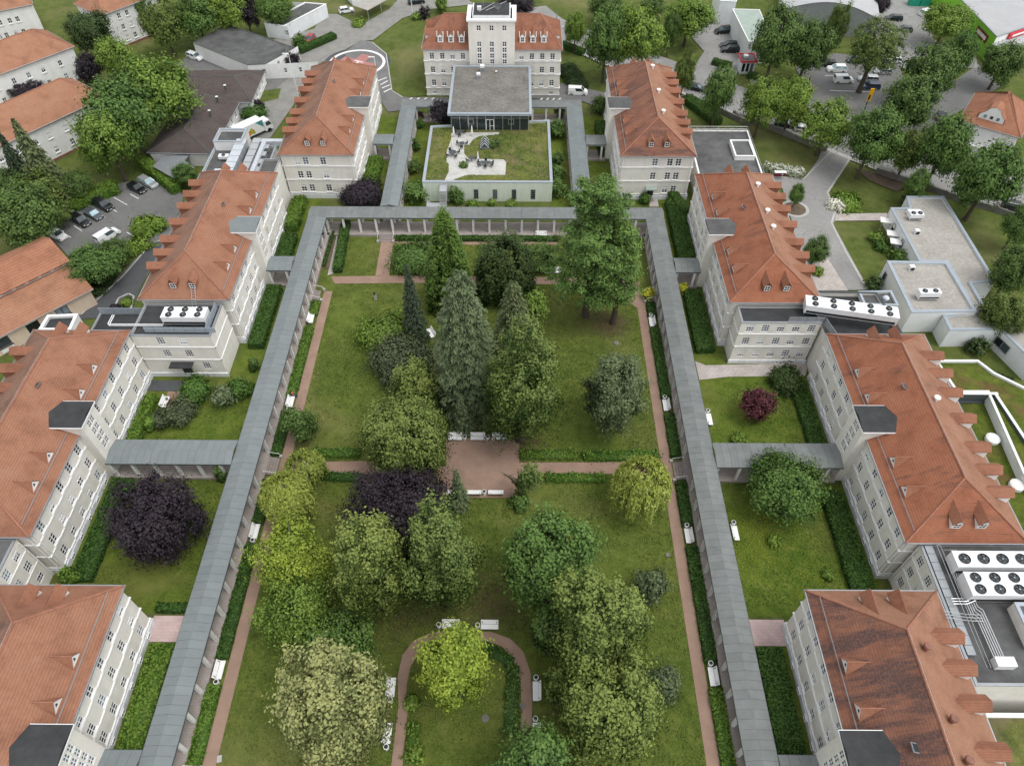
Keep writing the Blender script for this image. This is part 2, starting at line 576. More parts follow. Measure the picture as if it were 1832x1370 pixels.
_gz = [0.0]
def ground(name, pts, mat, z=None, kind='structure', label=None, h=0.0):
    """flat sheet, each a few millimetres above the last"""
    _gz[0] += .004
    zz = _gz[0] + .004 if z is None else z
    if area(pts) < 0: pts = pts[::-1]
    if h:
        mb = MB().prism(pts, 0.0, h + _gz[0] * .2)
    else:
        mb = MB().poly([(p[0], p[1], zz) for p in pts])
    o = mb.build(name, mat)
    tag(o, label, None, None, kind)
    return o

# ---- windows: frame mesh with the pane as its sub-part, shared by all windows of a size
_WIN = {}
_wr = random.Random(4)
def window_mesh(w, h, cols=2, rows=3, sill=True, frame='trim_white', glass='glass_window', fr=.10, mull=.06):
    key = (w, h, cols, rows, sill, frame, glass, fr, mull)
    if key in _WIN: return _WIN[key]
    m = MB()
    x = w / 2
    m.box(-x, -x + fr, -.03, .07, 0, h); m.box(x - fr, x, -.03, .07, 0, h)
    m.box(-x + fr, x - fr, -.03, .07, 0, fr); m.box(-x + fr, x - fr, -.03, .07, h - fr, h)
    for i in range(1, cols):
        cx = -x + w * i / cols; k = mull * (1.5 if cols == 2 else 1)
        m.box(cx - k / 2, cx + k / 2, -.02, .06, fr, h - fr)
    for j in range(1, rows):
        cz = h * j / rows
        m.box(-x + fr, x - fr, -.012, .055, cz - mull / 2, cz + mull / 2)
    if sill: m.box(-x - .1, x + .1, -.24, .0, -.12, -.005)
    g = MB().poly([(-x + .02, .05, .02), (x - .02, .05, .02), (x - .02, .05, h - .02), (-x + .02, .05, h - .02)])
    _WIN[key] = (m.mesh(frame), g.mesh(glass))
    return _WIN[key]

def put_window(parent, p, n, w, h, name='window', pane_name='pane', **kw):
    """window on a wall: p its bottom middle on the wall face, n the wall's outward direction"""
    fm, gm = window_mesh(round(w, 2), round(h, 2), **kw)
    rz = math.atan2(n[1], n[0]) + PI / 2
    o = place(name, fm, parent, (p[0] - n[0] * .07, p[1] - n[1] * .07, p[2]), rz)
    sub(pane_name, gm, o)
    k = _wr.random()
    if h > 1.2 and w < 1.5 and k < .34:                       # a blind or curtain drawn part of the way
        f = (.35, .55, .8)[int(k * 8.8) % 3]
        key = ('b', round(w, 2), round(h, 2), f)
        if key not in _WIN:
            x = w / 2 - .06
            _WIN[key] = MB().poly([(-x, .046, h * (1 - f)), (x, .046, h * (1 - f)), (x, .046, h - .05), (-x, .046, h - .05)]).mesh('canvas_white')
        sub('blind', _WIN[key], o)
    return o

def wall(mb, p0, n, W, z0, z1, ops, reveal=.16):
    """wall face with real openings. p0: its left end seen from outside; ops: (cx, w, zb, h)"""
    r = (-n[1], n[0])
    xs = sorted({0.0, W, *[o[0] - o[1] / 2 for o in ops], *[o[0] + o[1] / 2 for o in ops]})
    zs = sorted({z0, z1, *[o[2] for o in ops], *[o[2] + o[3] for o in ops]})
    P = lambda a, d, z: (p0[0] + r[0] * a - n[0] * d, p0[1] + r[1] * a - n[1] * d, z)
    for a, b in zip(xs[:-1], xs[1:]):
        if b - a < 1e-5: continue
        for c, d in zip(zs[:-1], zs[1:]):
            if d - c < 1e-5: continue
            mx, mz = (a + b) / 2, (c + d) / 2
            if any(abs(mx - o[0]) < o[1] / 2 and o[2] < mz < o[2] + o[3] for o in ops): continue
            mb.poly([P(a, 0, c), P(b, 0, c), P(b, 0, d), P(a, 0, d)])
    for cx, w, zb, h in ops:
        a, b, c, d = cx - w / 2, cx + w / 2, zb, zb + h
        for q in (((a, 0, c), (b, 0, c), (b, reveal, c), (a, reveal, c)), ((b, 0, c), (b, 0, d), (b, reveal, d), (b, reveal, c)),
                  ((b, 0, d), (a, 0, d), (a, reveal, d), (b, reveal, d)), ((a, 0, d), (a, 0, c), (a, reveal, c), (a, reveal, d))):
            mb.poly([P(*k) for k in q])
    return [((P(o[0], 0, o[2])), o) for o in ops]

def hip_roof(mb, FL, FR, BR, BL, ze, zr, e0, e1, th=.22):
    """hipped roof on four eave corners; the ridge runs along FL-FR, e0/e1 metres short of the ends"""
    v = lambda p: Vector((p[0], p[1]))
    a = (v(FL) + v(BL)) / 2; b = (v(FR) + v(BR)) / 2
    d = (b - a).normalized()
    a = a + d * e0; b = b - d * e1
    E = [(p[0], p[1], ze) for p in (FL, FR, BR, BL)]
    ra = (a.x, a.y, zr); rb = (b.x, b.y, zr)
    mb.add(E + [ra, rb] + [(p[0], p[1], ze - th) for p in (FL, FR, BR, BL)],
           [(0, 1, 5, 4), (1, 2, 5), (2, 3, 4, 5), (3, 0, 4), (6, 7, 1, 0), (7, 8, 2, 1), (8, 9, 3, 2), (9, 6, 0, 3), (9, 8, 7, 6)])
    return ra, rb

def ridge_caps(parent, segs, mat='ridge_tile', r=.13):
    for a, b in segs:
        MB().tube(a, b, r, r, 6).build('ridge_cap', mat, parent)

# ------------------------------------------------------------------ foliage: thousands of leaf-sized faces in clumps
def leaf_mesh(c, n, size, tint, mat, aspect=.62, rng=None, core=None, extra_tan=None):
    N = len(c)
    n = n / (np.linalg.norm(n, axis=1, keepdims=True) + 1e-9)
    t = rng.normal(size=(N, 3)) if extra_tan is None else extra_tan + .25 * rng.normal(size=(N, 3))
    t -= n * np.sum(t * n, axis=1, keepdims=True)
    t /= np.linalg.norm(t, axis=1, keepdims=True) + 1e-9
    b = np.cross(n, t)
    s = (size * (0.7 + .6 * rng.random(N)))[:, None] if np.isscalar(size) else size[:, None]
    V = np.stack([c + t * s, c + b * s * aspect + n * s * .18, c - t * s, c - b * s * aspect + n * s * .18], axis=1).reshape(-1, 3)
    L = np.arange(4 * N, dtype=np.int32)
    st = np.arange(N, dtype=np.int32) * 4
    tn = np.clip(tint, 0, 1).astype(np.float32)
    if core is not None:
        cv, cf = core
        k = len(V)
        V = np.concatenate([V, np.array(cv, dtype=float)])
        cf = np.array(cf, dtype=np.int32)
        L = np.concatenate([L, (cf + k).reshape(-1)])
        st = np.concatenate([st, 4 * N + np.arange(len(cf), dtype=np.int32) * 4])
        tn = np.concatenate([tn, np.zeros(len(cf), dtype=np.float32)])
    me = bpy.data.meshes.new('leaves')
    me.vertices.add(len(V)); me.vertices.foreach_set('co', V.astype(np.float32).reshape(-1))
    me.loops.add(len(L)); me.loops.foreach_set('vertex_index', L.astype(np.int32))
    me.polygons.add(len(st)); me.polygons.foreach_set('loop_start', st)
    me.update(calc_edges=True)
    a = me.attributes.new('tint', 'FLOAT', 'FACE')
    a.data.foreach_set('value', tn)
    me.materials.append(MATS[mat])
    return me

def fib(n, rng, jit=.35):
    i = np.arange(n) + .5
    ph = np.arccos(1 - 2 * i / n)
    th = PI * (1 + 5 ** .5) * i
    d = np.stack([np.cos(th) * np.sin(ph), np.sin(th) * np.sin(ph), np.cos(ph)], axis=1)
    d += rng.normal(size=d.shape) * jit * (4 / n) ** .5
    return d / np.linalg.norm(d, axis=1, keepdims=True)

def clumps_to_leaves(rng, cen, rad, per, leaf, mat, sq=(1, 1, .85), up=.35, rnd=.36, outc=None, tl=.5, aspect=.62, density=None, hang=0.0):
    """fuzzy tufts: each clump a stretched cloud of leaves, lighter at its upper outer side"""
    M = len(cen)
    out = cen - (np.array([0, 0, 0]) if outc is None else outc)
    out = out / (np.linalg.norm(out, axis=1, keepdims=True) + 1e-6)
    d = rng.normal(size=(M, per, 3)) * .52
    d *= np.minimum(1.0, 1.45 / (np.linalg.norm(d, axis=2, keepdims=True) + 1e-9))
    d *= (.7 + .65 * rng.random((M, 1, 3)))                    # every clump its own proportions
    d = d * np.array(sq)
    o = np.sum(d * out[:, None, :], axis=2, keepdims=True)
    d = d + .35 * np.abs(o) * out[:, None, :]
    if hang: d[:, :, 2] -= hang * (d[:, :, 0] ** 2 + d[:, :, 1] ** 2) * 1.2
    pos = cen[:, None, :] + d * rad[:, None, None]
    dn = d / (np.linalg.norm(d, axis=2, keepdims=True) + 1e-9)
    nor = .75 * dn + .6 * out[:, None, :] + rnd * rng.normal(size=d.shape) + np.array([0, 0, up])
    ct = rng.random(M)[:, None]
    tint = .36 + tl * 1.0 * (ct - .5) + .34 * d[:, :, 2] + .20 * np.sum(d * out[:, None, :], axis=2) + .30 * (rng.random((M, per)) - .3)  # upper and outer leaves tinted lighter: the lit side is put into the colour
    return pos.reshape(-1, 3), nor.reshape(-1, 3), tint.reshape(-1)

def crown_round(seed, r, rz, zc, sp, leaf=.165, dens=1.0, rc=None, lobes=.20, zmin=-.62, taper=.0, droop=0.0, flat=1.0):
    """crown of several boughs, each bough covered with leaf clumps; gaps stay open between them"""
    rng = np.random.default_rng(seed)
    rc = rc or min(.20 * r, .82)
    K = int(11 + 3.0 * r)
    bd = fib(K, rng, .9)
    bd = bd[bd[:, 2] > -.72]
    r *= 1.08; rz *= 1.04
    r_in = max(r - rc * .6, r * .7); rz_in = max(rz - rc * .5, rz * .7)
    rm = min(r_in, rz_in)
    br = rm * (.24 + .19 * rng.random(len(bd)) + lobes * .35 * (rng.random(len(bd)) - .4))
    reach = np.clip(.93 + (lobes + .12) * 1.2 * (rng.random(len(bd)) - .68), .45, 1.06)
    bc = bd * (np.array([r_in, r_in, rz_in]) - br[:, None]) * reach[:, None]
    if taper: bc[:, :2] *= (1 - taper * np.clip(bd[:, 2], 0, 1))[:, None]
    bc = np.concatenate([bc, np.zeros((1, 3))]); br = np.concatenate([br, [rm * .45]])
    cen = []; oc = []
    for i in range(len(bc)):
        n = max(5, int(4 * PI * br[i] ** 2 / (PI * rc * rc) * .80))
        q = fib(n, rng, .8)
        c = bc[i] + q * br[i] * np.array([1, 1, 1.15 if droop else .9]) * (.86 + .26 * rng.random((n, 1)))
        ok = np.ones(n, bool)
        for j in range(len(bc)):
            if j != i: ok &= np.linalg.norm(c - bc[j], axis=1) > br[j] * .80
        ok &= c[:, 2] > zmin * rz * 1.2
        cen.append(c[ok]); oc.append(np.repeat(bc[i:i + 1] * .6, ok.sum(), 0))
    cen = np.concatenate(cen); oc = np.concatenate(oc)
    inn = cen[rng.random(len(cen)) < .30] * .62
    cen = np.concatenate([cen, inn]); oc = np.concatenate([oc, inn * .3])
    rad = rc * (.75 + .8 * rng.random(len(cen)))
    per = int(max(14, dens * 1.2 * 4 * PI * rc * rc * .55 / (leaf * leaf * 1.25)))
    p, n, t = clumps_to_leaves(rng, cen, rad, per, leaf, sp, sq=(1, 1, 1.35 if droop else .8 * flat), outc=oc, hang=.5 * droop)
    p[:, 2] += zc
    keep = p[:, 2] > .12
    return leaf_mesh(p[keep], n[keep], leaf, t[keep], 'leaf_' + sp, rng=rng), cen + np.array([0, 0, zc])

def crown_conifer(seed, r, h, sp, leaf=.24, zb=.05, droop=.35, dens=1.0, power=.85, ragged=.25):
    rng = np.random.default_rng(seed)
    P = []; Nn = []; T = []
    z = h * zb + .3
    while z < h - .15:
        R = r * (1 - z / h) ** power + .12
        R0 = R
        nb = max(5, int(6 + R * 3.2))
        for az in np.arange(nb) * 2 * PI / nb + rng.random() * 6:
            az += rng.normal() * .15
            R = R0 * (1 - ragged * rng.random())
            m = int(max(5, dens * R * 13 / leaf * .24))
            tt = rng.random(m) ** .6
            rad = R * (.12 + .88 * tt)
            lat = rng.normal(size=m) * (.16 * R + .12) * (1.25 - tt)
            up = rng.random() * .12 * R
            zz = z + up - droop * R * tt ** 1.6 + rng.normal(size=m) * .10
            ca, sa = math.cos(az), math.sin(az)
            P.append(np.stack([rad * ca - lat * sa, rad * sa + lat * ca, zz], 1))
            Nn.append(np.stack([.5 * ca + .4 * rng.normal(size=m), .5 * sa + .4 * rng.normal(size=m), np.full(m, .8)], 1))
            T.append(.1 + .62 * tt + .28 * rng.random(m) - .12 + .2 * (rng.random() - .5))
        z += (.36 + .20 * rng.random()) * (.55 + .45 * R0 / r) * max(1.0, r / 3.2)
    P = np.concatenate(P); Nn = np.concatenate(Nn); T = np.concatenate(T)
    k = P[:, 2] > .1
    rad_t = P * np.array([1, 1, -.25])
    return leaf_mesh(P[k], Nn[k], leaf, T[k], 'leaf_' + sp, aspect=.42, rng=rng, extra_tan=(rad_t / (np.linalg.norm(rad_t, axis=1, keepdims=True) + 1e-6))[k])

def crown_dense(seed, r, h, sp, leaf=.2, shape='cone', dens=1.0):
    """thuja and yew: dense surface of upright sprays"""
    rng = np.random.default_rng(seed)
    Ncl = int(70 + 26 * r * h / 3)
    zz = h * (rng.random(Ncl) ** 1.15) * .96 + .2
    if shape == 'cone': R = r * np.clip(1 - (zz / h) ** 1.7, 0, 1) ** .8
    else: R = r * np.clip(1 - ((zz - .42 * h) / (.60 * h)) ** 2, 0.02, 1) ** .5
    az = rng.random(Ncl) * 2 * PI
    lob = 1 + .16 * np.sin(3 * az + seed) + .10 * np.sin(5 * az + 2 * seed)
    R = R * lob * (.80 + .2 * rng.random(Ncl))
    cen = np.stack([R * np.cos(az), R * np.sin(az), zz], 1)
    rad = np.full(Ncl, .42) * (.8 + .5 * rng.random(Ncl)) * max(1, r / 3)
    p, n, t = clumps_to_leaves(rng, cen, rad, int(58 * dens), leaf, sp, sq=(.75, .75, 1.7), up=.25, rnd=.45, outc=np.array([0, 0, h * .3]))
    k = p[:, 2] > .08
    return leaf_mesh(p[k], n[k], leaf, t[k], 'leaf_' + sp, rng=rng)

def crown_pine(seed, r, h, sp, leaf=.22, zlow=.28, plates=26):
    """pine: flat shelves of needle tufts with air between them"""
    rng = np.random.default_rng(seed)
    cen = []; rad = []
    for i in range(plates):
        f = zlow + (1 - zlow) * (i / (plates - 1)) ** .9
        z = h * f
        tt_ = (f - zlow) / (1 - zlow)
        R = r * (.72 + 1.0 * tt_ - 1.42 * tt_ * tt_) * (.42 + .68 * rng.random())
        az = i * 2.4 + rng.normal() * .4
        for j in range(int(5 + R * 2.6)):
            t = .25 + .75 * rng.random()
            aa = az + rng.normal() * .42
            cen.append((R * t * math.cos(aa), R * t * math.sin(aa), z + .18 * R * t + rng.normal() * .16))
            rad.append(.42 + .40 * rng.random())
    cen = np.array(cen); rad = np.array(rad)
    p, n, t = clumps_to_leaves(rng, cen, rad, 62, leaf, sp, sq=(1.25, 1.25, .5), up=.9, rnd=.5, outc=np.array([0, 0, h * .5]))
    return leaf_mesh(p, n, leaf, t, 'leaf_' + sp, aspect=.4, rng=rng), cen

def crown_willow(seed, r, rz, zc, sp, leaf=.17, strands=260):
    rng = np.random.default_rng(seed)
    P = []; Nn = []; T = []
    heads = rng.normal(size=(9, 3)); heads /= np.linalg.norm(heads, axis=1, keepdims=True)
    for i in range(strands):
        hd = heads[i % 9]
        az = math.atan2(hd[1], hd[0]) + rng.normal() * .5
        q = rng.random() ** .55
        R0 = r * q * .82
        z0 = zc + rz * math.sqrt(max(0, 1 - q * q * .9)) * (.85 + .25 * rng.random())
        Ln = (.9 + rz * (.5 + .65 * rng.random())) * (.45 + .6 * q)
        m = int(Ln * 13)
        t = np.arange(m) / m
        out = R0 + (.30 * r * (1 - q) + .38) * (1 - (1 - t) ** 2) * .8
        z = z0 + .25 * np.sin(t * 2.2) - Ln * t ** 1.35
        P.append(np.stack([out * math.cos(az) + rng.normal(size=m) * .16, out * math.sin(az) + rng.normal(size=m) * .16, z], 1))
        Nn.append(np.stack([math.cos(az) + .6 * rng.normal(size=m), math.sin(az) + .6 * rng.normal(size=m), .5 + .4 * rng.normal(size=m)], 1))
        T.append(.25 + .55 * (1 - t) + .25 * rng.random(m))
    P = np.concatenate(P); Nn = np.concatenate(Nn); T = np.concatenate(T)
    k = P[:, 2] > .3
    dn = np.tile(np.array([[0, 0, -1.0]]), (len(P), 1))
    return leaf_mesh(P[k], Nn[k], leaf * 1.25, T[k], 'leaf_' + sp, aspect=.36, rng=rng, extra_tan=dn[k])

def trunk_mesh(seed, h, rad, limbs, bark='bark', lean=(0, 0), spread=1.0):
    """tapered trunk with limbs reaching to the given points"""
    rng = random.Random(seed)
    m = MB()
    pts = [(lean[0] * t * h + rng.uniform(-.06, .06) * h * .1, lean[1] * t * h + rng.uniform(-.06, .06) * h * .1, t * h) for t in (0, .12, .35, .65, 1)]
    rr = [rad * 1.35, rad, rad * .8, rad * .55, rad * .25]
    for i in range(4): m.tube(pts[i], pts[i + 1], rr[i], rr[i + 1], 8, cap=False)
    for q in limbs:
        t = rng.uniform(.3, .85)
        s = Vector(pts[0]).lerp(Vector(pts[4]), t)
        e = Vector(q)
        mid = s.lerp(e, .5) + Vector((0, 0, .12 * (e - s).length))
        m.tube(s, mid, rad * .34, rad * .22, 6, cap=False)
        m.tube(mid, e, rad * .22, rad * .05, 5, cap=False)
        for _ in range(2):
            e2 = mid.lerp(e, rng.uniform(.2, .8)); d = Vector((rng.uniform(-1, 1), rng.uniform(-1, 1), rng.uniform(0, 1))) * .22 * (e - s).length
            m.tube(e2, e2 + d, rad * .11, rad * .03, 4, cap=False)
    return m.mesh(bark)

_seed = [100]
def nseed():
    _seed[0] += 7
    return _seed[0]

def plant(name, cat, label, x, y, crown_me, trunk_me=None, group=None, rz=0.0, scale=1.0, z=0.0, crown_name='crown'):
    t = thing(name, label, cat, (x, y, z), group, rz)
    t.scale = (scale, scale, scale)
    if trunk_me is not None: link_mesh('trunk', trunk_me, t)
    link_mesh(crown_name, crown_me, t)
    return t

def tree(label, sp, X, Y, r, rz, zc, name='broadleaf_tree', cat='tree', group=None, leaf=.165, dens=1.0, bark='bark', z=0.0, **kw):
    """broadleaf tree; X, Y its foot, r and rz the crown's half width and half height, zc the crown's middle"""
    sd = nseed()
    cm, cen = crown_round(sd, r, rz, zc, sp, leaf=leaf, dens=dens, **kw)
    rng = random.Random(sd)
    lim = [tuple(cen[i] * np.array([.85, .85, 1]) + np.array([0, 0, -.3])) for i in rng.sample(range(len(cen)), min(12, len(cen)))]
    tm = trunk_mesh(sd, zc + rz * .45, .045 * (zc + rz) ** .75 + .03 * r, lim, bark)
    return plant(name, cat, label, X, Y, cm, tm, group, z=z)

def shrub(label, sp, X, Y, r, rz, name='shrub', cat='shrub', group=None, leaf=.2, dens=.8, z=0.0, **kw):
    sd = nseed()
    cm, cen = crown_round(sd, r, rz, rz * .72, sp, leaf=leaf, dens=dens, rc=max(.3, .3 * r), zmin=-.72, **kw)
    rng = random.Random(sd)
    lim = [tuple(cen[i] * .8) for i in rng.sample(range(len(cen)), min(6, len(cen)))]
    tm = trunk_mesh(sd, rz * .6, .05 + .02 * r, lim)
    t = thing(name, label, cat, (X, Y, z), group)
    link_mesh('stem', tm, t)
    link_mesh('foliage', cm, t)
    return t

_PROTO = {}
def env_tree(label, sp, X, Y, r, rz, zc, i, group):
    """tree of the surroundings: one of a few crowns of its kind, turned and stretched"""
    key = (sp, i % 3 if sp in ('maple', 'dark', 'bright') else 0)
    if key not in _PROTO:
        sd = nseed()
        cm, cen = crown_round(sd, 4.6, 4.8, 6.4, sp, leaf=.19, dens=.8, rc=.8, lobes=.5)
        rg = random.Random(sd)
        _PROTO[key] = (cm, trunk_mesh(sd, 8.2, .3, [tuple(cen[k] * np.array([.85, .85, 1])) for k in rg.sample(range(len(cen)), 12)]))
    cm, tm = _PROTO[key]
    t = plant('broadleaf_tree', 'tree', label, X, Y, cm, tm, group, rz=i * 2.4)
    t.scale = (r / 4.6, r / 4.6, zc / 6.4)
    return t

def conifer(label, sp, X, Y, r, h, name='spruce_tree', group=None, **kw):
    sd = nseed()
    cm = crown_conifer(sd, r, h, sp, **kw)
    tm = trunk_mesh(sd, h * .96, .016 * h + .06, [])
    return plant(name, 'tree', label, X, Y, cm, tm, group)

def hedge(label, p0, p1, w, h, sp='hedge', leaf=.16, dens=1.0, name='hedge', wob=.06, z=0.0, cat='hedge', group=None, top=.0):
    """clipped hedge: leaf faces over a box core, along p0-p1"""
    rng = np.random.default_rng(nseed())
    a = np.array(p0[:2], float); b = np.array(p1[:2], float)
    L = float(np.linalg.norm(b - a)); d = (b - a) / L; q = np.array([-d[1], d[0]])
    per = 1.9 * dens / (leaf * leaf * 1.25)
    def pts(n): return rng.random(n), rng.random(n)
    P = []; N = []; T = []
    segs = [(L * w, 't'), (L * h, 'l'), (L * h, 'r'), (w * h, 's'), (w * h, 'e')]
    for A, k in segs:
        n = max(6, int(A * per)); u, v = pts(n)
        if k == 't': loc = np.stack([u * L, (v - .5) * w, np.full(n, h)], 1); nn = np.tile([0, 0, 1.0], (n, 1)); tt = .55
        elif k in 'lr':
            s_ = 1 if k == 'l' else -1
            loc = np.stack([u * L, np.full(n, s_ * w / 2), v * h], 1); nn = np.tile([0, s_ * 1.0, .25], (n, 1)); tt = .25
        else:
            s_ = L if k == 'e' else 0.0
            loc = np.stack([np.full(n, s_), (u - .5) * w, v * h], 1); nn = np.tile([1.0 if k == 'e' else -1.0, 0, .25], (n, 1)); tt = .25
        bum = .5 * np.sin(loc[:, 0] * 1.7 + loc[:, 1] * 2.3) + .5 * np.sin(loc[:, 0] * .63 + 1.0) * np.cos(loc[:, 2] * 3 + loc[:, 0])
        loc = loc + nn * (wob * (bum[:, None] * 1.3 + rng.normal(size=(n, 1))) - .03)
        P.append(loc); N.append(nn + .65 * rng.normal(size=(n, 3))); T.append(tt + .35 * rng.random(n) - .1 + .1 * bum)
    P = np.concatenate(P); N = np.concatenate(N); T = np.concatenate(T)
    k = P[:, 2] > .02
    P, N, T = P[k], N[k], T[k]
    def W(v):
        return np.stack([v[:, 0] * d[0] + v[:, 1] * q[0], v[:, 0] * d[1] + v[:, 1] * q[1], v[:, 2]], 1)
    e = .93
    c = np.array([(x, y, zz) for zz in (0.0, h * e) for x, y in ((.05, -w / 2 * e), (L - .05, -w / 2 * e), (L - .05, w / 2 * e), (.05, w / 2 * e))], float)
    core = (W(c), [(4, 5, 6, 7), (0, 1, 5, 4), (1, 2, 6, 5), (2, 3, 7, 6), (3, 0, 4, 7)])
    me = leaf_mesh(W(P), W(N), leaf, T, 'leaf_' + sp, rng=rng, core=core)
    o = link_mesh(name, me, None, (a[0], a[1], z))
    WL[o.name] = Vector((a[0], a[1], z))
    return tag(o, label, cat, group)

# ------------------------------------------------------------------ hospital wings
EAVE, RIDGE = 9.7, 14.15
SILLS = (1.45, 4.4, 7.4)
WIN_W, WIN_H = 1.12, 1.62

def gable_dormer(parent, c, n, depth_back, w, zf, zw, za, tile, cheek='tile_dormer', front='trim_white', win=None, over=.22):
    """gabled dormer: c foot middle of its front, n outward; zf foot height, zw wall head, za ridge; reaches back depth_back at the ridge"""
    r = (-n[1], n[0])
    P = lambda a, d, z: (c[0] + r[0] * a - n[0] * d, c[1] + r[1] * a - n[1] * d, z)
    h = w / 2
    back_w = depth_back * (zw - zf) / max(za - zf, .1)
    rf = MB()
    ho = h + .14; zo = zw - .14 * (za - zw) / h
    t = .09
    for s in (-1, 1):
        q = [P(s * ho, -over, zo), P(0, -over, za), P(0, depth_back, za), P(s * ho, back_w * .96, zo)]
        rf.poly(q if s < 0 else q[::-1])
        rf.poly([(x, y, z - t) for x, y, z in (q[::-1] if s < 0 else q)])
        rf.poly([q[0], q[3], (q[3][0], q[3][1], q[3][2] - t), (q[0][0], q[0][1], q[0][2] - t)])
        rf.poly([q[0], q[1], (q[1][0], q[1][1], q[1][2] - t), (q[0][0], q[0][1], q[0][2] - t)])
    d = rf.build('dormer', tile, parent)
    for s in (-1, 1):
        MB().poly([P(s * h, 0, zf), P(s * h, 0, zw), P(s * h, back_w, zw)]).build('dormer_cheek', cheek, d)
    fw = MB().poly([P(-h, 0, zf), P(h, 0, zf), P(h, 0, zw), P(0, 0, za - .08), P(-h, 0, zw)])
    fw.build('dormer_front', front, d)
    if win:
        ww, wh = win
        m = MB()
        x = ww / 2
        z0 = zf + .16
        for a, b, z1, z2 in ((-x, -x + .08, z0, z0 + wh), (x - .08, x, z0, z0 + wh), (-x + .08, x - .08, z0, z0 + .08), (-x + .08, x - .08, z0 + wh - .08, z0 + wh),
                             (-.03, .03, z0 + .08, z0 + wh - .08), (-x + .08, x - .08, z0 + wh * .5 - .025, z0 + wh * .5 + .025)):
            p1 = P(a, -.07, z1); p2 = P(b, 0.01, z2)
            m.box(p1[0], p2[0], p1[1], p2[1], z1, z2)
        m.build('dormer_window', 'trim_white', d)
        MB().poly([P(-x + .05, -.025, z0 + .05), P(x - .05, -.025, z0 + .05), P(x - .05, -.025, z0 + wh - .05), P(-x + .05, -.025, z0 + wh - .05)]).build('dormer_pane', 'glass_window', d)
    return d

def vent_gablet(parent, c, n, zf, slope, w=1.7, hh=1.2, tile='tile_dormer'):
    """small triangular dormer with a white louvred face"""
    r = (-n[1], n[0])
    P = lambda a, d, z: (c[0] + r[0] * a - n[0] * d, c[1] + r[1] * a - n[1] * d, z)
    h = w / 2; dep = hh / slope
    m = MB()
    A, B, C, D = P(-h - .1, -.12, zf + .02), P(h + .1, -.12, zf + .02), P(0, -.12, zf + hh + .1), P(0, dep + .1, zf + hh + .1)
    m.poly([A, C, D]); m.poly([C, B, D])
    g = m.build('vent_dormer', tile, parent)
    f = MB().poly([P(-h, -.02, zf), P(h, -.02, zf), P(0, -.02, zf + hh)])
    f.build('louvre_face', 'trim_white', g)
    k = .22
    v = MB().poly([P(-h * k, -.045, zf + hh * .32), P(h * k, -.045, zf + hh * .32), P(h * k * .3, -.045, zf + hh * .62), P(-h * k * .3, -.045, zf + hh * .62)])
    v.build('louvre', 'dark_metal', g)
    MB().tube(P(0, -.15, zf + hh + .1), P(0, dep + .3, zf + hh + .12), .07).build('gablet_ridge', 'ridge_tile', g)
    return g

def skylight(parent, x, y, slope, side, z):
    m = MB()
    w, l = .9, 1.2
    dz = slope * l / 2
    for nm, mt, k, up in (('skylight', 'zinc', 1.0, .10), ('skylight_pane', 'glass_blue', .78, .125)):
        a, b = w / 2 * k, l / 2 * k
        q = [(x - b, y - a, z - side * -1 * 0 + (-side) * (-b) * slope + up), (x + b, y - a, z + (-side) * b * slope + up),
             (x + b, y + a, z + (-side) * b * slope + up), (x - b, y + a, z + (-side) * (-b) * slope + up)]
        mm = MB().poly(q)
        if k == 1.0:
            lo = [(p[0], p[1], p[2] - .16) for p in q]
            for i in range(4): mm.poly([q[i], lo[i], lo[(i + 1) % 4], q[(i + 1) % 4]][::-1])
            o = mm.build(nm, mt, parent)
        else:
            mm.build(nm, mt, o)

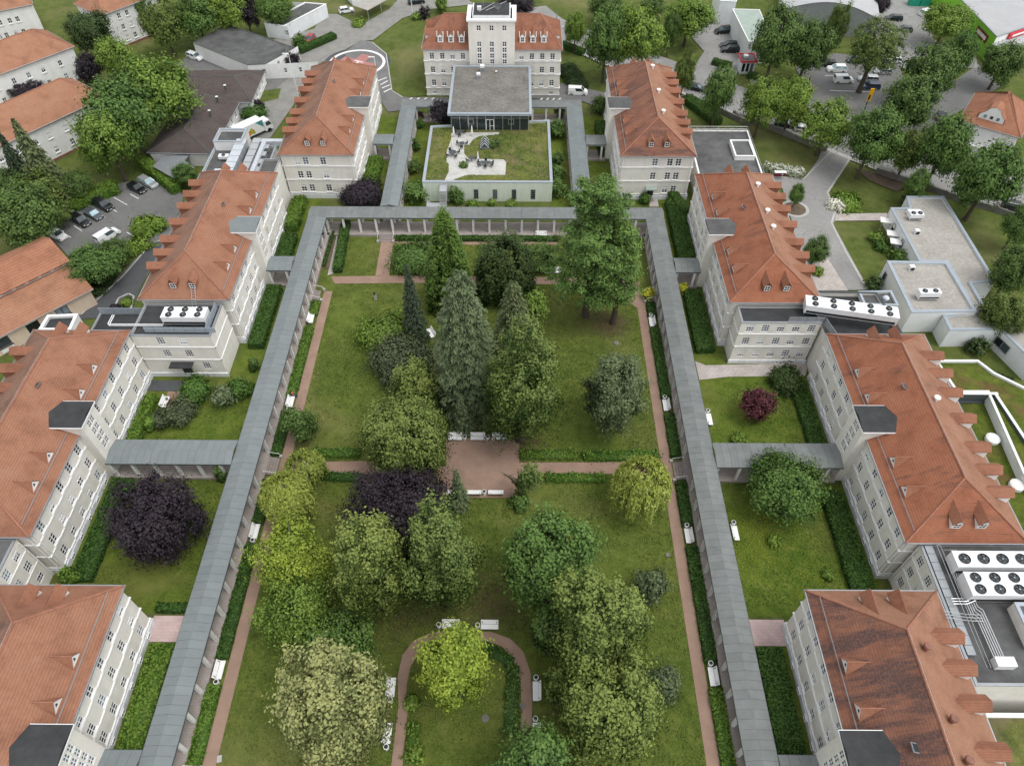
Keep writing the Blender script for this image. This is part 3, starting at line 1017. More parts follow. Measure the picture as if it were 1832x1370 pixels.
def wing(label, side, a0, a1, y0, y1, tile, front_rows, towery, fan_vents=(), door=None, cut_front=False, back_dormers=True, front_dormers=True, outer_y=None, tri_y=None, stubz=True, front_win=True, skyl=None, lean=None):
    """one ward wing: walls with windows, hipped tile roof with dormers, stair tower on its park side"""
    xi, xo = S(side, a0), S(side, a1)
    n_in = (-side, 0.0); n_out = (side, 0.0)
    W = a1 - a0; L = y1 - y0
    t = thing('hospital_wing', label, 'building', ((xi + xo) / 2, (y0 + y1) / 2, 0), 'hospital wings round the park')
    ya, yb = towery
    wm = MB(); pl = MB()
    wins = []
    # park side: left end seen from outside
    left_is_front = (side > 0)     # facing -x: viewer's left is the far end when side>0
    def along(y):                  # distance from the left end of the inner face for a given y
        return (y1 - y) if side > 0 else (y - y0)
    def rows_for(y_list, zs, w=WIN_W, h=WIN_H):
        return [(along(y), w, z, h) for y in y_list for z in zs]
    p_in = (xi, y1) if side > 0 else (xi, y0)
    near = [y0 + 1.9 + i * (ya - y0 - 3.2) / 4 for i in range(5)]
    far = [yb + 1.4 + i * (y1 - yb - 3.2) / 4 for i in range(5)]
    ops = rows_for(near + far, SILLS)
    for p, o in wall(wm, p_in, n_in, L, .0, EAVE, ops): wins.append((p, n_in, o))
    # outer side (plain rows)
    p_out = (xo, y0) if side > 0 else (xo, y1)
    oy = [y0 + 2.2 + i * (L - 4.4) / 8 for i in range(9)]
    ops = [((y - y0) if side > 0 else (y1 - y), WIN_W, z, WIN_H) for y in oy for z in (4.4, 7.4)]
    for p, o in wall(wm, p_out, n_out, L, 0, EAVE, ops): wins.append((p, n_out, o))
    # front (towards the viewer)
    xl, xr = min(xi, xo), max(xi, xo)
    ops = []
    if front_win:
        for cx, zs in front_rows: ops += [(cx, WIN_W, z, WIN_H) for z in zs]
    for p, o in wall(wm, (xl, y0), (0, -1), W, 0, EAVE, ops): wins.append((p, (0, -1), o))
    wall(wm, (xr, y1), (0, 1), W, 0, EAVE, [])
    wm.build('wall', 'plaster_cream', t)
    for p, n, o in wins:
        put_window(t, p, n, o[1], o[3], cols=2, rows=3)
    # plinth, string courses
    e = .22
    MB().ring([(xl - e, y0 - e), (xr + e, y0 - e), (xr + e, y1 + e), (xl - e, y1 + e)], [(xl + .02, y0 + .02), (xr - .02, y0 + .02), (xr - .02, y1 - .02), (xl + .02, y1 - .02)], 0, .92).build('plinth', 'plinth_white', t)
    e = .14
    for z in (1.12, 4.07, 7.07):
        MB().ring([(xl - e, y0 - e), (xr + e, y0 - e), (xr + e, y1 + e), (xl - e, y1 + e)], [(xl + .02, y0 + .02), (xr - .02, y0 + .02), (xr - .02, y1 - .02), (xl + .02, y1 - .02)], z, z + .16).build('string_course', 'trim_white', t)
    for y in near + far:           # cellar windows in the plinth
        put_window(t, (xi - side * .36, y, .16), n_in, .85, .62, 'cellar_window', cols=2, rows=1, sill=False)
    # roof
    ov = .32
    rf = MB()
    FLr, FRr, BRr, BLr = (xl - ov, y0 - ov), (xr + ov, y0 - ov), (xr + ov, y1 + ov), (xl - ov, y1 + ov)
    # ridge runs along y: pass corners so that FL-FR is the long side
    ra, rb = hip_roof(rf, FLr[::1] and (xr + ov, y0 - ov), (xr + ov, y1 + ov), (xl - ov, y1 + ov), (xl - ov, y0 - ov), EAVE, RIDGE, 5.7 + ov, 5.7 + ov)
    roof = rf.build('roof', tile, t)
    roof.data.materials.append(MATS['tile_outer_left' if side < 0 else 'tile_outer'])      # the street side has weathered differently
    roof.data.polygons[2 if side < 0 else 0].material_index = 1
    if side > 0:
        for k in (1, 3): roof.data.polygons[k].material_index = 1 if a0 < 40 and y0 < 20 else 0
    seg = [(ra, rb)] + [((x, y, EAVE + .05), q) for x, y, q in ((xl - ov, y0 - ov, ra), (xr + ov, y0 - ov, ra), (xl - ov, y1 + ov, rb), (xr + ov, y1 + ov, rb))]
    ridge_caps(roof, seg)
    g = MB()
    e = ov + .13
    g.ring([(xl - e, y0 - e), (xr + e, y0 - e), (xr + e, y1 + e), (xl - e, y1 + e)], [(xl - ov, y0 - ov), (xr + ov, y0 - ov), (xr + ov, y1 + ov), (xl - ov, y1 + ov)], EAVE - .16, EAVE - .01)
    g.build('gutter', 'zinc', roof)
    slope = (RIDGE - EAVE) / (W / 2 + ov)
    slope_e = (RIDGE - EAVE) / (5.7 + ov)
    # snow guard on the park side
    sg = MB()
    d = 1.0; zz = EAVE + slope * d + .18
    for dz in (0, .14):
        sg.tube((xi - side * (ov - d), y0 + .8, zz + dz), (xi - side * (ov - d), ya - .2, zz + dz), .025, n=4)
        sg.tube((xi - side * (ov - d), yb + .2, zz + dz), (xi - side * (ov - d), y1 - .8, zz + dz), .025, n=4)
    y = y0 + 1.0
    while y < y1 - .8:
        if not (ya - .2 < y < yb + .2): sg.tube((xi - side * (ov - d), y, zz - .2), (xi - side * (ov - d), y, zz + .16), .02, n=4)
        y += 1.5
    sg.build('snow_guard', 'zinc', roof)
    # lightning conductor clips along the ridge
    lc = MB()
    y = ra[1]
    while y < rb[1]:
        lc.tube((ra[0], y, RIDGE + .1), (ra[0], y, RIDGE + .28), .035, n=5); y += 1.2
    lc.tube((ra[0], ra[1], RIDGE + .27), (rb[0], rb[1], RIDGE + .27), .016, n=4)
    lc.build('lightning_wire', 'steel', roof)
    # dormers
    for y in (outer_y or [y0 + k for k in (5.6, 8.8, 12.1, 16.6, 20.9, 24.3, 27.5)]):
        d = .55
        gable_dormer(roof, (xo + side * (ov - d), y), n_out, (12.1 - (EAVE + slope * d)) / slope, 1.45, EAVE + slope * d, 11.5, 12.1, 'tile_dormer', cheek='tile_dormer' if side < 0 or a0 > 38 and y1 > 100 or y0 > 100 else 'plaster_white', front='plaster_white', win=(.9, .85), over=.3)
    for y in (tri_y or [y0 + k for k in (5.9, 10.1, 20.2, 24.6)]):
        d = 1.45
        vent_gablet(roof, (xi - side * (ov - d), y), n_in, EAVE + slope * d, slope)
    if front_dormers:
        for dx in (-1.45, 1.5):
            d = 1.35
            gable_dormer(roof, (ra[0] + dx, y0 - ov + d), (0, -1), (12.7 - (EAVE + slope_e * d)) / slope_e, 1.15, EAVE + slope_e * d, 11.95, 12.7, 'tile_dormer', win=(.85, .95), front='plaster_white' if a0 > 50 else 'tile_dormer', cheek='plaster_white' if a0 > 50 else 'tile_dormer')
    if back_dormers:
        for dx in (-1.5, 1.5):
            d = 1.25
            gable_dormer(roof, (ra[0] + dx, y1 + ov - d), (0, 1), (12.6 - (EAVE + slope_e * d)) / slope_e, 1.3, EAVE + slope_e * d, 11.7, 12.6, 'tile_dormer', cheek='plaster_white', front='plaster_white')
    # stair tower on the park side
    x_face = xi - side * 1.3
    x_back = xi + side * 3.4
    tz = 11.55
    tm = MB()
    ww = yb - ya
    p_t = (x_face, yb) if side > 0 else (x_face, ya)
    strip = [(ww * .5 - .82 + .82 * i, .72, zb, 1.25) for i in range(3) for zb in (5.0, 6.55, 8.1, 9.65)]
    strip = [(ww * .5 + s * .42, .76, zb, 1.2) for s in (-1, 1) for zb in (5.0, 6.5, 8.0, 9.5)]
    tw = wall(tm, p_t, n_in, ww, 0, tz, strip)
    tm.poly([(x_face, ya, 0), (x_back, ya, 0), (x_back, ya, tz), (x_face, ya, tz)] if True else [])
    tm.poly([(x_face, yb, 0), (x_back, yb, 0), (x_back, yb, tz), (x_face, yb, tz)])
    tm.poly([(x_back, ya, EAVE), (x_back, yb, EAVE), (x_back, yb, tz), (x_back, ya, tz)])
    st = tm.build('stair_tower', 'plaster_cream', t)
    for p, o in tw: put_window(st, p, n_in, o[1], o[3], 'tower_window', 'tower_pane', cols=2, rows=2, sill=False) if False else place('tower_window', window_mesh(.76, 1.2, cols=2, rows=2, sill=False)[0], st, (p[0] - n_in[0] * .07, p[1], p[2]), math.atan2(n_in[1], n_in[0]) + PI / 2)
    gl = MB()
    for p, o in tw:
        gl.poly([(p[0] + side * .12, p[1] - .36, p[2] + .02), (p[0] + side * .12, p[1] + .36, p[2] + .02), (p[0] + side * .12, p[1] + .36, p[2] + 1.18), (p[0] + side * .12, p[1] - .36, p[2] + 1.18)])
    gl.build('stair_glass', 'glass_window', st)
    tr = MB()
    xa, xb = x_face - side * .22, x_back + side * .25
    ym = (ya + yb) / 2
    q = [(xa, ya - .2), (xa, yb + .2), (xb, yb + .2), (xb, ya - .2)]
    tr.poly([(xa, ya - .2, tz), (xb, ya - .2, tz), (xb, ym, tz + .45), (xa, ym, tz + .45)])
    tr.poly([(xa, yb + .2, tz), (xb, yb + .2, tz), (xb, ym, tz + .45), (xa, ym, tz + .45)])
    tr.poly([(xa, ya - .2, tz), (xa, yb + .2, tz), (xa, ym, tz + .45)])
    tr.poly([(xb, ya - .2, tz), (xb, yb + .2, tz), (xb, ym, tz + .45)])
    for (p, q2) in (((xa, ya - .2), (xb, ya - .2)), ((xa, yb + .2), (xb, yb + .2)), ((xa, ya - .2), (xa, yb + .2)), ((xb, ya - .2), (xb, yb + .2))):
        tr.poly([(p[0], p[1], tz - .16), (q2[0], q2[1], tz - .16), (q2[0], q2[1], tz), (p[0], p[1], tz)])
    tr.build('tower_roof', 'felt_dark' if lean is None else lean, st)
    fs = MB(); e = .05
    fs.box(xa - e, xa + e, ya - .26, yb + .26, tz - .22, tz - .02); fs.box(min(xa, xb), max(xa, xb), ya - .28, ya - .21, tz - .22, tz - .02); fs.box(min(xa, xb), max(xa, xb), yb + .21, yb + .28, tz - .22, tz - .02)
    fs.build('tower_fascia', 'trim_white', st)
    # downpipes
    for px, py in ((xl - .12 if side > 0 else xr + .12, y0 + .35), (xl + .3, y0 - .14), (xr - .3, y0 - .14)):
        MB().tube((px, py, .1), (px, py, EAVE - .1), .07, n=6).build('downpipe', 'trim_white', t)
    # vents and skylight
    for vy, vd, kind in fan_vents:
        zr = EAVE + slope * vd
        vx = xo + side * (ov - vd)
        if kind == 'copper':
            c = MB().tube((vx, vy, zr - .1), (vx, vy, zr + .75), .3, n=10); c.tube((vx, vy, zr + .75), (vx, vy, zr + .95), .42, .36, n=10)
            c.build('roof_vent', 'copper', roof)
        else:
            c = MB().tube((vx, vy, zr - .1), (vx, vy, zr + .55), .22, n=10); c.tube((vx, vy, zr + .55), (vx, vy, zr + .72), .42, .40, n=12)
            c.build('roof_vent', 'unit_white', roof)
    if skyl:
        vx = xi - side * (ov - skyl[1])
        skylight(roof, vx, skyl[0], slope, side, EAVE + slope * skyl[1])
    return t, roof

SM = ((2.6, SILLS), (4.2, SILLS), (8.6, SILLS))
wing('pale wing with clean tiled roof behind the left end of the cross walkway', -1, 25.3, 38.9, 119.3, 152.8, 'tile_left', ((3.0, SILLS), (4.6, SILLS), (7.9, SILLS)), (133.2, 137.1), skyl=(139.0, 6.4), lean='felt_grey')
wing('pale wing with clean tiled roof left of the park, three by two fans before it', -1, 38.3, 51.6, 80.0, 112.8, 'tile_left', (), (93.8, 97.6), skyl=(99.0, 5.2), lean='felt_walk')
wing('bright white wing on the left picture edge beside the big purple courtyard tree', -1, 51.1, 64.6, 40.0, 72.8, 'tile_left', (), (54.3, 58.2), skyl=(59.5, 5.9))
wing('white wing in the bottom left picture corner with two back dormers showing', -1, 38.0, 51.8, 0.7, 33.5, 'tile_left', (), (14.9, 18.8))
wing('pale wing with lichen streaked roof right of the roof terrace, door in its front', 1, 25.3, 38.9, 119.3, 152.8, 'tile_right_back', ((6.4, SILLS[1:]), (9.2, SILLS), (10.8, SILLS)), (133.2, 137.1), fan_vents=((146, 5.6, 'w'), (136, 5.6, 'w'), (128, 5.7, 'w')), lean='felt_grey')
wing('grey plastered wing right of the park, white vents beside its ridge', 1, 38.3, 51.6, 80.0, 112.8, 'tile_right', (), (93.8, 97.6), fan_vents=((104.5, 5.4, 'w'), (97.2, 5.4, 'w'), (93.0, 5.4, 'w')), skyl=(98.6, 5.3), lean='felt_grey')
wing('long grey plastered wing beside the red maple courtyard with orange roof to the right edge', 1, 51.1, 64.6, 40.0, 72.8, 'tile_right', (), (54.3, 58.2), fan_vents=((58.0, 5.5, 'w'),), skyl=(60.2, 5.6))
wing('wing in the bottom right picture corner with large black lichen stains on its roof', 1, 38.0, 51.8, 0.7, 33.5, 'tile_right_near', (), (14.9, 18.8), fan_vents=((26.2, 5.6, 'copper'), (19.5, 5.6, 'copper'), (16.0, 5.6, 'copper')), skyl=(17.2, 5.0))

# door of the right back wing
dr = thing('entrance_door', 'dark door with small mint canopy in the right back wing front', 'door', (S(1, 25.3) + 6.4, 119.25, 0))
MB().box(S(1, 25.3) + 5.8, S(1, 25.3) + 7.0, 119.14, 119.28, .3, 2.6).build('door_leaf', 'dark_metal', dr)
MB().box(S(1, 25.3) + 5.35, S(1, 25.3) + 7.45, 118.1, 119.28, 2.75, 2.95).build('canopy', 'roof_mint', dr)
MB().box(S(1, 25.3) + 5.6, S(1, 25.3) + 7.2, 118.3, 119.07, .02, .3).build('door_step', 'stone_step', dr)

# ------------------------------------------------------------------ flat roofed blocks
def flat_block(label, pts, z, wallmat='plaster_white', roofmat='felt_grey', cop='coping_blue', par=.35, cw=.35, name='flat_roofed_building', cat='building', group=None, wins=(), roof_name='roof', drop=0.0):
    """block with parapet: wall, roof surface set down inside a coping; wins: (edge index, [(cx, w, zb, h, cols, rows)])"""
    if area(pts) < 0: pts = pts[::-1]
    cx = sum(p[0] for p in pts) / len(pts); cy = sum(p[1] for p in pts) / len(pts)
    t = thing(name, label, cat, (cx, cy, 0), group)
    wm = MB(); pend = []
    wd = dict(wins)
    n = len(pts)
    for i in range(n):
        a = Vector(pts[i]); b = Vector(pts[(i + 1) % n])
        d = (b - a).normalized(); nn = (d.y, -d.x)
        ops = [(o[0], o[1], o[2], o[3]) for o in wd.get(i, ())]
        res = wall(wm, (a.x, a.y), nn, (b - a).length, drop, z - .12, ops)
        for (p, o), full in zip(res, wd.get(i, ())): pend.append((p, nn, full))
    wm.build('wall', wallmat, t)
    for p, nn, o in pend:
        put_window(t, p, nn, o[1], o[3], cols=o[4], rows=o[5], sill=False, frame=o[6] if len(o) > 6 else 'trim_white')
    MB().poly([(p[0], p[1], z - par) for p in inset(pts, .05)]).build(roof_name, roofmat, t)
    MB().ring(inset(pts, -.06), inset(pts, cw), z - .12, z).build('coping', cop, t)
    MB().ring(inset(pts, .04), inset(pts, cw - .04), z - par, z - .122).build('parapet', wallmat, t)
    return t

def fan_unit(label, c, lx, ly, z0, zt, nx, ny, rz=0.0, fr=.42, group='roof top cooling units', legs=True):
    """white condenser: casing on a frame, round fans on top"""
    t = thing('cooling_unit', label, 'cooling unit', (c[0], c[1], z0), group)
    ca, sa = math.cos(rz), math.sin(rz)
    W = lambda x, y: (c[0] + x * ca - y * sa, c[1] + x * sa + y * ca)
    MB().obox(c, lx, ly, z0 + (.45 if legs else .1), zt, rz).build('casing', 'unit_white', t)
    MB().obox(c, lx * .96, ly * 1.01, z0 + (.45 if legs else .1) + .1, (z0 + zt) / 2 + .05, rz).build('coil', 'dark_metal', t)
    MB().obox(c, lx + .06, ly + .06, zt, zt + .06, rz).build('top_sheet', 'unit_white', t)
    if legs:
        for a in (-1, 1):
            for b in (-1, 1):
                p = W(a * (lx / 2 - .15), b * (ly / 2 - .1))
                MB().tube((*p, z0), (*p, z0 + .5), .06, n=5).build('leg', 'steel', t)
    for i in range(nx):
        for j in range(ny):
            p = W(lx * ((i + .5) / nx - .5), ly * ((j + .5) / ny - .5))
            f = MB().lathe((p[0], p[1], zt + .06), [(fr + .05, 0), (fr + .05, .14), (fr, .14), (fr, .03), (.0, .03)], 16).build('fan', 'dark_metal', t)
            b = MB()
            for k in range(5):
                an = k * 2 * PI / 5 + i
                b.poly([(p[0] + .08 * math.cos(an), p[1] + .08 * math.sin(an), zt + .12), (p[0] + fr * .92 * math.cos(an), p[1] + fr * .92 * math.sin(an), zt + .10),
                        (p[0] + fr * .92 * math.cos(an + .7), p[1] + fr * .92 * math.sin(an + .7), zt + .16), (p[0] + .08 * math.cos(an + .7), p[1] + .08 * math.sin(an + .7), zt + .16)])
            b.build('fan_blades', 'coping_dark', f)
            MB().lathe((p[0], p[1], zt + .1), [(.10, 0), (.10, .1), (.02, .12)], 8).build('fan_hub', 'zinc', f)
    return t

def annex_front(label, x0, x1, y0, y1, z, cols, sills, roofmat, low_cols=(), rows=2, door=None, name='connecting_block'):
    """plastered connecting block between two wings, windows towards the viewer"""
    pts = [(x0, y0), (x1, y0), (x1, y1), (x0, y1)]
    W = [(c, 1.2, s, 1.5, 3, 3) for c in cols for s in sills] + list(low_cols)
    t = flat_block(label, pts, z, 'plaster_cream', roofmat, 'zinc', .3, .25, name, 'building', 'flat roofed blocks joining the wings', wins=((0, W),))
    e = .12
    for zz in (3.75, 6.5):
        MB().box(x0 - e, x1 + e, y0 - e, y0 - .005, zz, zz + .15).build('string_course', 'trim_white', t)
        MB().box(x0 - e, x0 - .005, y0 - e, y1, zz, zz + .15).build('string_course', 'trim_white', t)
        MB().box(x1 + .005, x1 + e, y0 - e, y1, zz, zz + .15).build('string_course', 'trim_white', t)
    MB().box(x0 - .18, x1 + .18, y0 - .2, y0 - .006, 0, .8).build('plinth', 'plinth_white', t)
    return t

# left block in front of the second wing
xL0, xL1 = S(-1, 51.0), S(-1, 39.2)
tL = annex_front('pale block with black felt roof joining the two left wings above the courtyard bench', xL0, xL1, 72.8, 79.6, 9.0, (4.1, 7.4), (4.35, 7.1), 'felt_dark', low_cols=[(9.2, 1.2, 1.6, 1.5, 3, 3)])
MB().box(xL0 + 4.0, xL0 + 7.4, 71.5, 72.78, 3.1, 3.3).build('canopy', 'felt_dark', tL)
MB().box(xL0 + 5.2, xL0 + 6.6, 72.72, 72.79, .82, 2.7).build('door', 'dark_metal', tL)
fan_unit('white unit with three by two fans on the black felt roof left of the park', (S(-1, 43.4), 76.0), 6.4, 2.2, 8.75, 10.6, 3, 2, 0, .42)
scr = thing('roof_screen', 'grey slatted screen around the three by two fan unit', 'screen', (S(-1, 42), 74, 8.9))
for i in range(7): MB().box(S(-1, 49.0) + i * 1.5, S(-1, 49.0) + i * 1.5 + 1.44, 73.55, 73.62, 8.9, 9.9).build('panel', 'coping_blue', scr)
for i in range(4): MB().box(S(-1, 39.75), S(-1, 39.82), 73.6 + i * 1.3, 73.6 + i * 1.3 + 1.24, 8.9, 10.1).build('panel', 'coping_blue', scr)
pi = thing('roof_pipe', 'pair of white pipes bent across the black felt roof', 'pipe', (S(-1, 50), 74.6, 8.8))
for k in (0, .28): MB().path([(S(-1, 46.7), 75.0 - k, 9.1), (S(-1, 55.0) + k, 75.0 - k, 9.1), (S(-1, 55.0) + k, 76.9, 9.1)], .07, 6).build('pipe_run', 'unit_white', pi)
ld = thing('roof_ladder', 'small steel ladder under a roof dormer left of the park', 'ladder', (S(-1, 43.4), 79.9, 8.8))
for dx in (-.3, .3): MB().tube((S(-1, 43.4) + dx, 79.0, 8.75), (S(-1, 43.4) + dx, 81.0, 11.3), .04, n=4).build('rail', 'steel', ld)
for k in range(8): MB().tube((S(-1, 43.4) - .3, 79.0 + k * .26, 8.8 + k * .33), (S(-1, 43.4) + .3, 79.0 + k * .26, 8.8 + k * .33), .03, n=4).build('rung', 'steel', ld)
# left lower block further out, with parapet
flat_block('low block with black roof and white parapet against the peach building', [(-73.22, 76.77), (-73.20, 79.98), (-68.60, 80.30), (-68.34, 76.81)], 6.0, 'plaster_white', 'felt_dark', 'trim_white', .5, .4, group='flat roofed blocks joining the wings')
flat_block('black felt link roof between the small parapet block and the fan unit', [(S(-1, 58.6), 73.0), (S(-1, 51.2), 73.0), (S(-1, 51.2), 79.4), (S(-1, 58.6), 79.4)], 7.2, 'plaster_cream', 'felt_dark', 'zinc', .25, .2, group='flat roofed blocks joining the wings')
sc2 = thing('roof_screen', 'grey panel fence at the back edge of the black link roof', 'screen', (S(-1, 55), 79.2, 7.2))
for i in range(8): MB().box(S(-1, 58.5) + i * 1.12, S(-1, 58.5) + i * 1.12 + 1.06, 79.2, 79.26, 7.0, 8.3).build('panel', 'coping_blue', sc2)

# right block
xR0, xR1 = S(1, 39.3), S(1, 51.2)
tR = annex_front('grey plastered block with three rows of windows joining the two right wings', xR0, xR1, 76.1, 79.7, 9.0, (1.5, 3.8, 6.1, 8.4, 10.7), (1.5, 4.25, 7.0), 'felt_dark')
for k in range(5): 
    pass
fan_unit('long white unit with five by two fans set askew on the right flat roof', (S(1, 55.4), 77.6), 13.2, 2.3, 9.0, 10.9, 5, 2, -.20, .40)
flat_block('dark roof well with grey parapets under the long fan unit', [(S(1, 51.5), 73.2), (S(1, 63.2), 73.2), (S(1, 62.0), 83.6), (S(1, 51.9), 83.8)], 8.3, 'plaster_cream', 'felt_dark', 'coping_dark', .9, .2, group='flat roofed blocks joining the wings')
sc3 = thing('roof_screen', 'slate grey screen in front of the long fan unit', 'screen', (S(1, 51), 76, 8.9))
for i in range(4): MB().box(S(1, 46.2) + i * 1.35, S(1, 46.2) + i * 1.35 + 1.3, 76.35, 76.42, 8.95, 9.85).build('panel', 'zinc', sc3)
for i in range(3): MB().obox((S(1, 51.75) + i * .25, 75.7 - i * 1.15), .07, 1.15, 8.6, 9.8, .2).build('panel', 'zinc', sc3)
flat_block('small grey roofed block with a round vent beyond the long fan unit', [(53.74, 83.93), (58.93, 84.15), (58.96, 80.83), (53.73, 80.98)], 8.2, 'plaster_cream', 'felt_grey', 'coping_blue', .4, .3, group='flat roofed blocks joining the wings')
vt = thing('roof_vent', 'round metal vent on the small grey roofed block', 'vent', (*(57.31, 82.10), 7.8))
c_ = (57.31, 82.10)
MB().lathe((*c_, 7.8), [(.32, 0), (.32, .5), (.5, .55), (.5, .8), (.3, 1.0)], 12).build('cowl', 'duct_metal', vt)

# blocks between first and second wings
flat_block('flat roof with silver ducts between the two left back wings', [(S(-1, 54.6), 113.2), (S(-1, 42.3), 113.2), (S(-1, 42.3), 128.0), (S(-1, 54.6), 128.0)], 6.0, 'plaster_cream', 'felt_grey', 'coping_blue', .45, .3, group='flat roofed blocks joining the wings')
flat_block('narrow grey link roof in front of the left back wing', [(S(-1, 42.2), 113.2), (S(-1, 39.0), 113.2), (S(-1, 39.0), 119.1), (S(-1, 42.2), 119.1)], 8.8, 'plaster_cream', 'felt_grey', 'zinc', .3, .2, group='flat roofed blocks joining the wings')
flat_block('raised box with pale rim behind the silver ducts', [(S(-1, 54.2), 127.0), (S(-1, 48.6), 127.0), (S(-1, 48.6), 131.8), (S(-1, 54.2), 131.8)], 7.6, 'plaster_white', 'felt_grey', 'coping_blue', .6, .35, group='flat roofed blocks joining the wings')
du = thing('air_duct', 'broad pale blue duct running across the left flat roof', 'duct', (S(-1, 49), 121, 5.6))
MB().box(S(-1, 50.0), S(-1, 48.0), 117.0, 128.6, 5.75, 7.2).build('duct_run', 'duct_metal', du)
MB().box(S(-1, 51.6), S(-1, 50.01), 117.0, 118.4, 5.75, 7.1).build('duct_elbow', 'duct_metal', du)
for k in range(5): MB().box(S(-1, 50.06), S(-1, 47.94), 118.5 + k * 2, 118.6 + k * 2, 5.72, 7.26).build('flange', 'steel', du)
du = thing('air_duct', 'silver insulated twin duct nearest the left back wing', 'duct', (S(-1, 45.5), 121, 5.6))
MB().box(S(-1, 46.7), S(-1, 45.2), 117.0, 128.9, 5.9, 7.2).build('duct_run', 'steel', du)
MB().tube((S(-1, 44.6), 117.5, 6.6), (S(-1, 44.6), 128.5, 6.6), .55, n=10).build('duct_run', 'duct_metal', du)
MB().box(S(-1, 45.2), S(-1, 41.0), 128.0, 129.0, 6.0, 7.0).build('duct_elbow', 'duct_metal', du)
for k in range(4): MB().box(S(-1, 44.3), S(-1, 43.4), 118.4 + k * 2.6, 119.9 + k * 2.6, 5.7, 6.6).build('duct_box', 'steel', du)
for k in range(5): MB().box(S(-1, 46.76), S(-1, 45.14), 118.2 + k * 2.2, 118.3 + k * 2.2, 5.86, 7.26).build('flange', 'zinc', du)
fan_unit('small plain box unit on the flat roof with silver ducts', (S(-1, 51.5), 123.6), 1.9, 1.0, 5.6, 6.6, 1, 1, 0, .3)
tq = flat_block('flat grey roof with guard rail between the two right back wings', [(S(1, 40.6), 113.2), (S(1, 53.0), 113.2), (S(1, 53.4), 136.2), (S(1, 41.0), 136.2)], 5.0, 'plaster_cream', 'felt_grey', 'trim_white', .3, .25, group='flat roofed blocks joining the wings')
flat_block('square grey hatch with white rim on the right railed roof', [(S(1, 48.7), 125.6), (S(1, 52.6), 125.6), (S(1, 52.6), 131.4), (S(1, 48.7), 131.4)], 5.7, 'trim_white', 'felt_grey', 'trim_white', .25, .25, group='flat roofed blocks joining the wings', drop=4.6)
rl = thing('guard_rail', 'thin steel guard rail round the grey flat roof', 'railing', (S(1, 47), 136, 5.0))
for z in (5.5, 6.0):
    MB().path([(S(1, 41.2), 135.9, z), (S(1, 53.1), 135.9, z), (S(1, 52.8), 114, z)], .035, 4).build('rail', 'steel', rl)
for k in range(9): MB().tube((S(1, 41.3 + k * 1.46), 135.9, 4.9), (S(1, 41.3 + k * 1.46), 135.9, 6.05), .03, n=4).build('post', 'steel', rl)

# blocks between third and fourth wings
for sd, lab in ((-1, 'pale link block with weathered felt roof on the left picture edge'), (1, 'grey link block under the two large fan units on the right edge')):
    x0, x1 = S(sd, 52.7), S(sd, 72.0)
    pts = [(min(x0, x1), 24.0), (max(x0, x1), 24.0), (max(x0, x1), 39.8), (min(x0, x1), 39.8)]
    edge = 1 if sd < 0 else 3
    cs = [2.3, 4.7, 7.1, 9.5, 11.9, 14.3]
    W = [((c if sd < 0 else 15.8 - c) , 1.2, s, 1.5, 3, 3) for c in cs for s in (1.5, 4.25, 7.0)]
    t_ = flat_block(lab, pts, 9.2, 'plaster_cream', 'felt_grey', 'zinc', .25, .25, 'connecting_block', 'building', 'flat roofed blocks joining the wings', wins=((edge, W),))
    e = .12
    for zz in (3.9, 6.65):
        MB().box(x0 - sd * e, x0 - sd * .005, 24.0, 39.6, zz, zz + .15).build('string_course', 'trim_white', t_)
    MB().tube((x0 - sd * .2, 39.5, 8.6), (x0 - sd * .2, 39.5, .2), .07).build('downpipe', 'trim_white', t_)
fan_unit('back unit with a single row of large fans on the right link block', (S(1, 61.0), 37.0), 12.6, 1.9, 9.0, 11.1, 6, 1, 0, .58)
fan_unit('front unit with two rows of large fans on the right link block', (S(1, 61.3), 34.1), 12.6, 2.7, 9.0, 11.1, 6, 2, 0, .52)
wk = thing('metal_walkway', 'grey grated maintenance walkway beside the two large fan units', 'walkway', (S(1, 54), 34, 9.0))
for k in range(12): MB().box(S(1, 53.0), S(1, 53.9), 27.0 + k * 1.05, 27.0 + k * 1.05 + 1.0, 9.28, 9.34).build('grating', 'zinc', wk)
for x in (54.1, 54.5): MB().path([(S(1, x), 25.5, 9.9), (S(1, x), 39.3, 9.9), (S(1, x + 6), 39.3, 9.9)], .035, 4).build('hand_rail', 'steel', wk)
pp = thing('roof_pipe', 'bundle of parallel steel pipes on the right link block', 'pipe', (S(1, 55.5), 30, 9.0))
for k in range(3):
    MB().path([(S(1, 54.8 + k * .3), 38.8, 9.7 + .1 * k), (S(1, 56.2 + k * .2), 38.8 - k * .4, 9.7 + .1 * k), (S(1, 56.2 + k * .2), 33.0, 9.7 + .1 * k), (S(1, 54.9), 33.0 - k * .3, 9.7), (S(1, 53.4), 33.0 - k * .3, 9.7)], .05, 5).build('pipe_run', 'steel', pp)
    MB().path([(S(1, 51.5), 31.2 - k * .35, 10.6), (S(1, 54.2), 31.2 - k * .35, 9.8), (S(1, 56.0), 31.2 - k * .35, 9.6)], .05, 5).build('pipe_run', 'steel', pp)
for k in range(5):
    x = 54.9 + k * .26
    MB().path([(S(1, x), 37.5, 9.5), (S(1, x + .1), 31.0 + .3 * k, 9.5), (S(1, x + .5), 30.6 + .3 * k, 9.5), (S(1, x + .6), 26.6, 9.5)], .065, 6).build('pipe_run', 'steel', pp)
MB().box(S(1, 55.2), S(1, 57.2), 25.6, 26.6, 9.1, 10.1).build('pipe_hood', 'unit_white', pp)
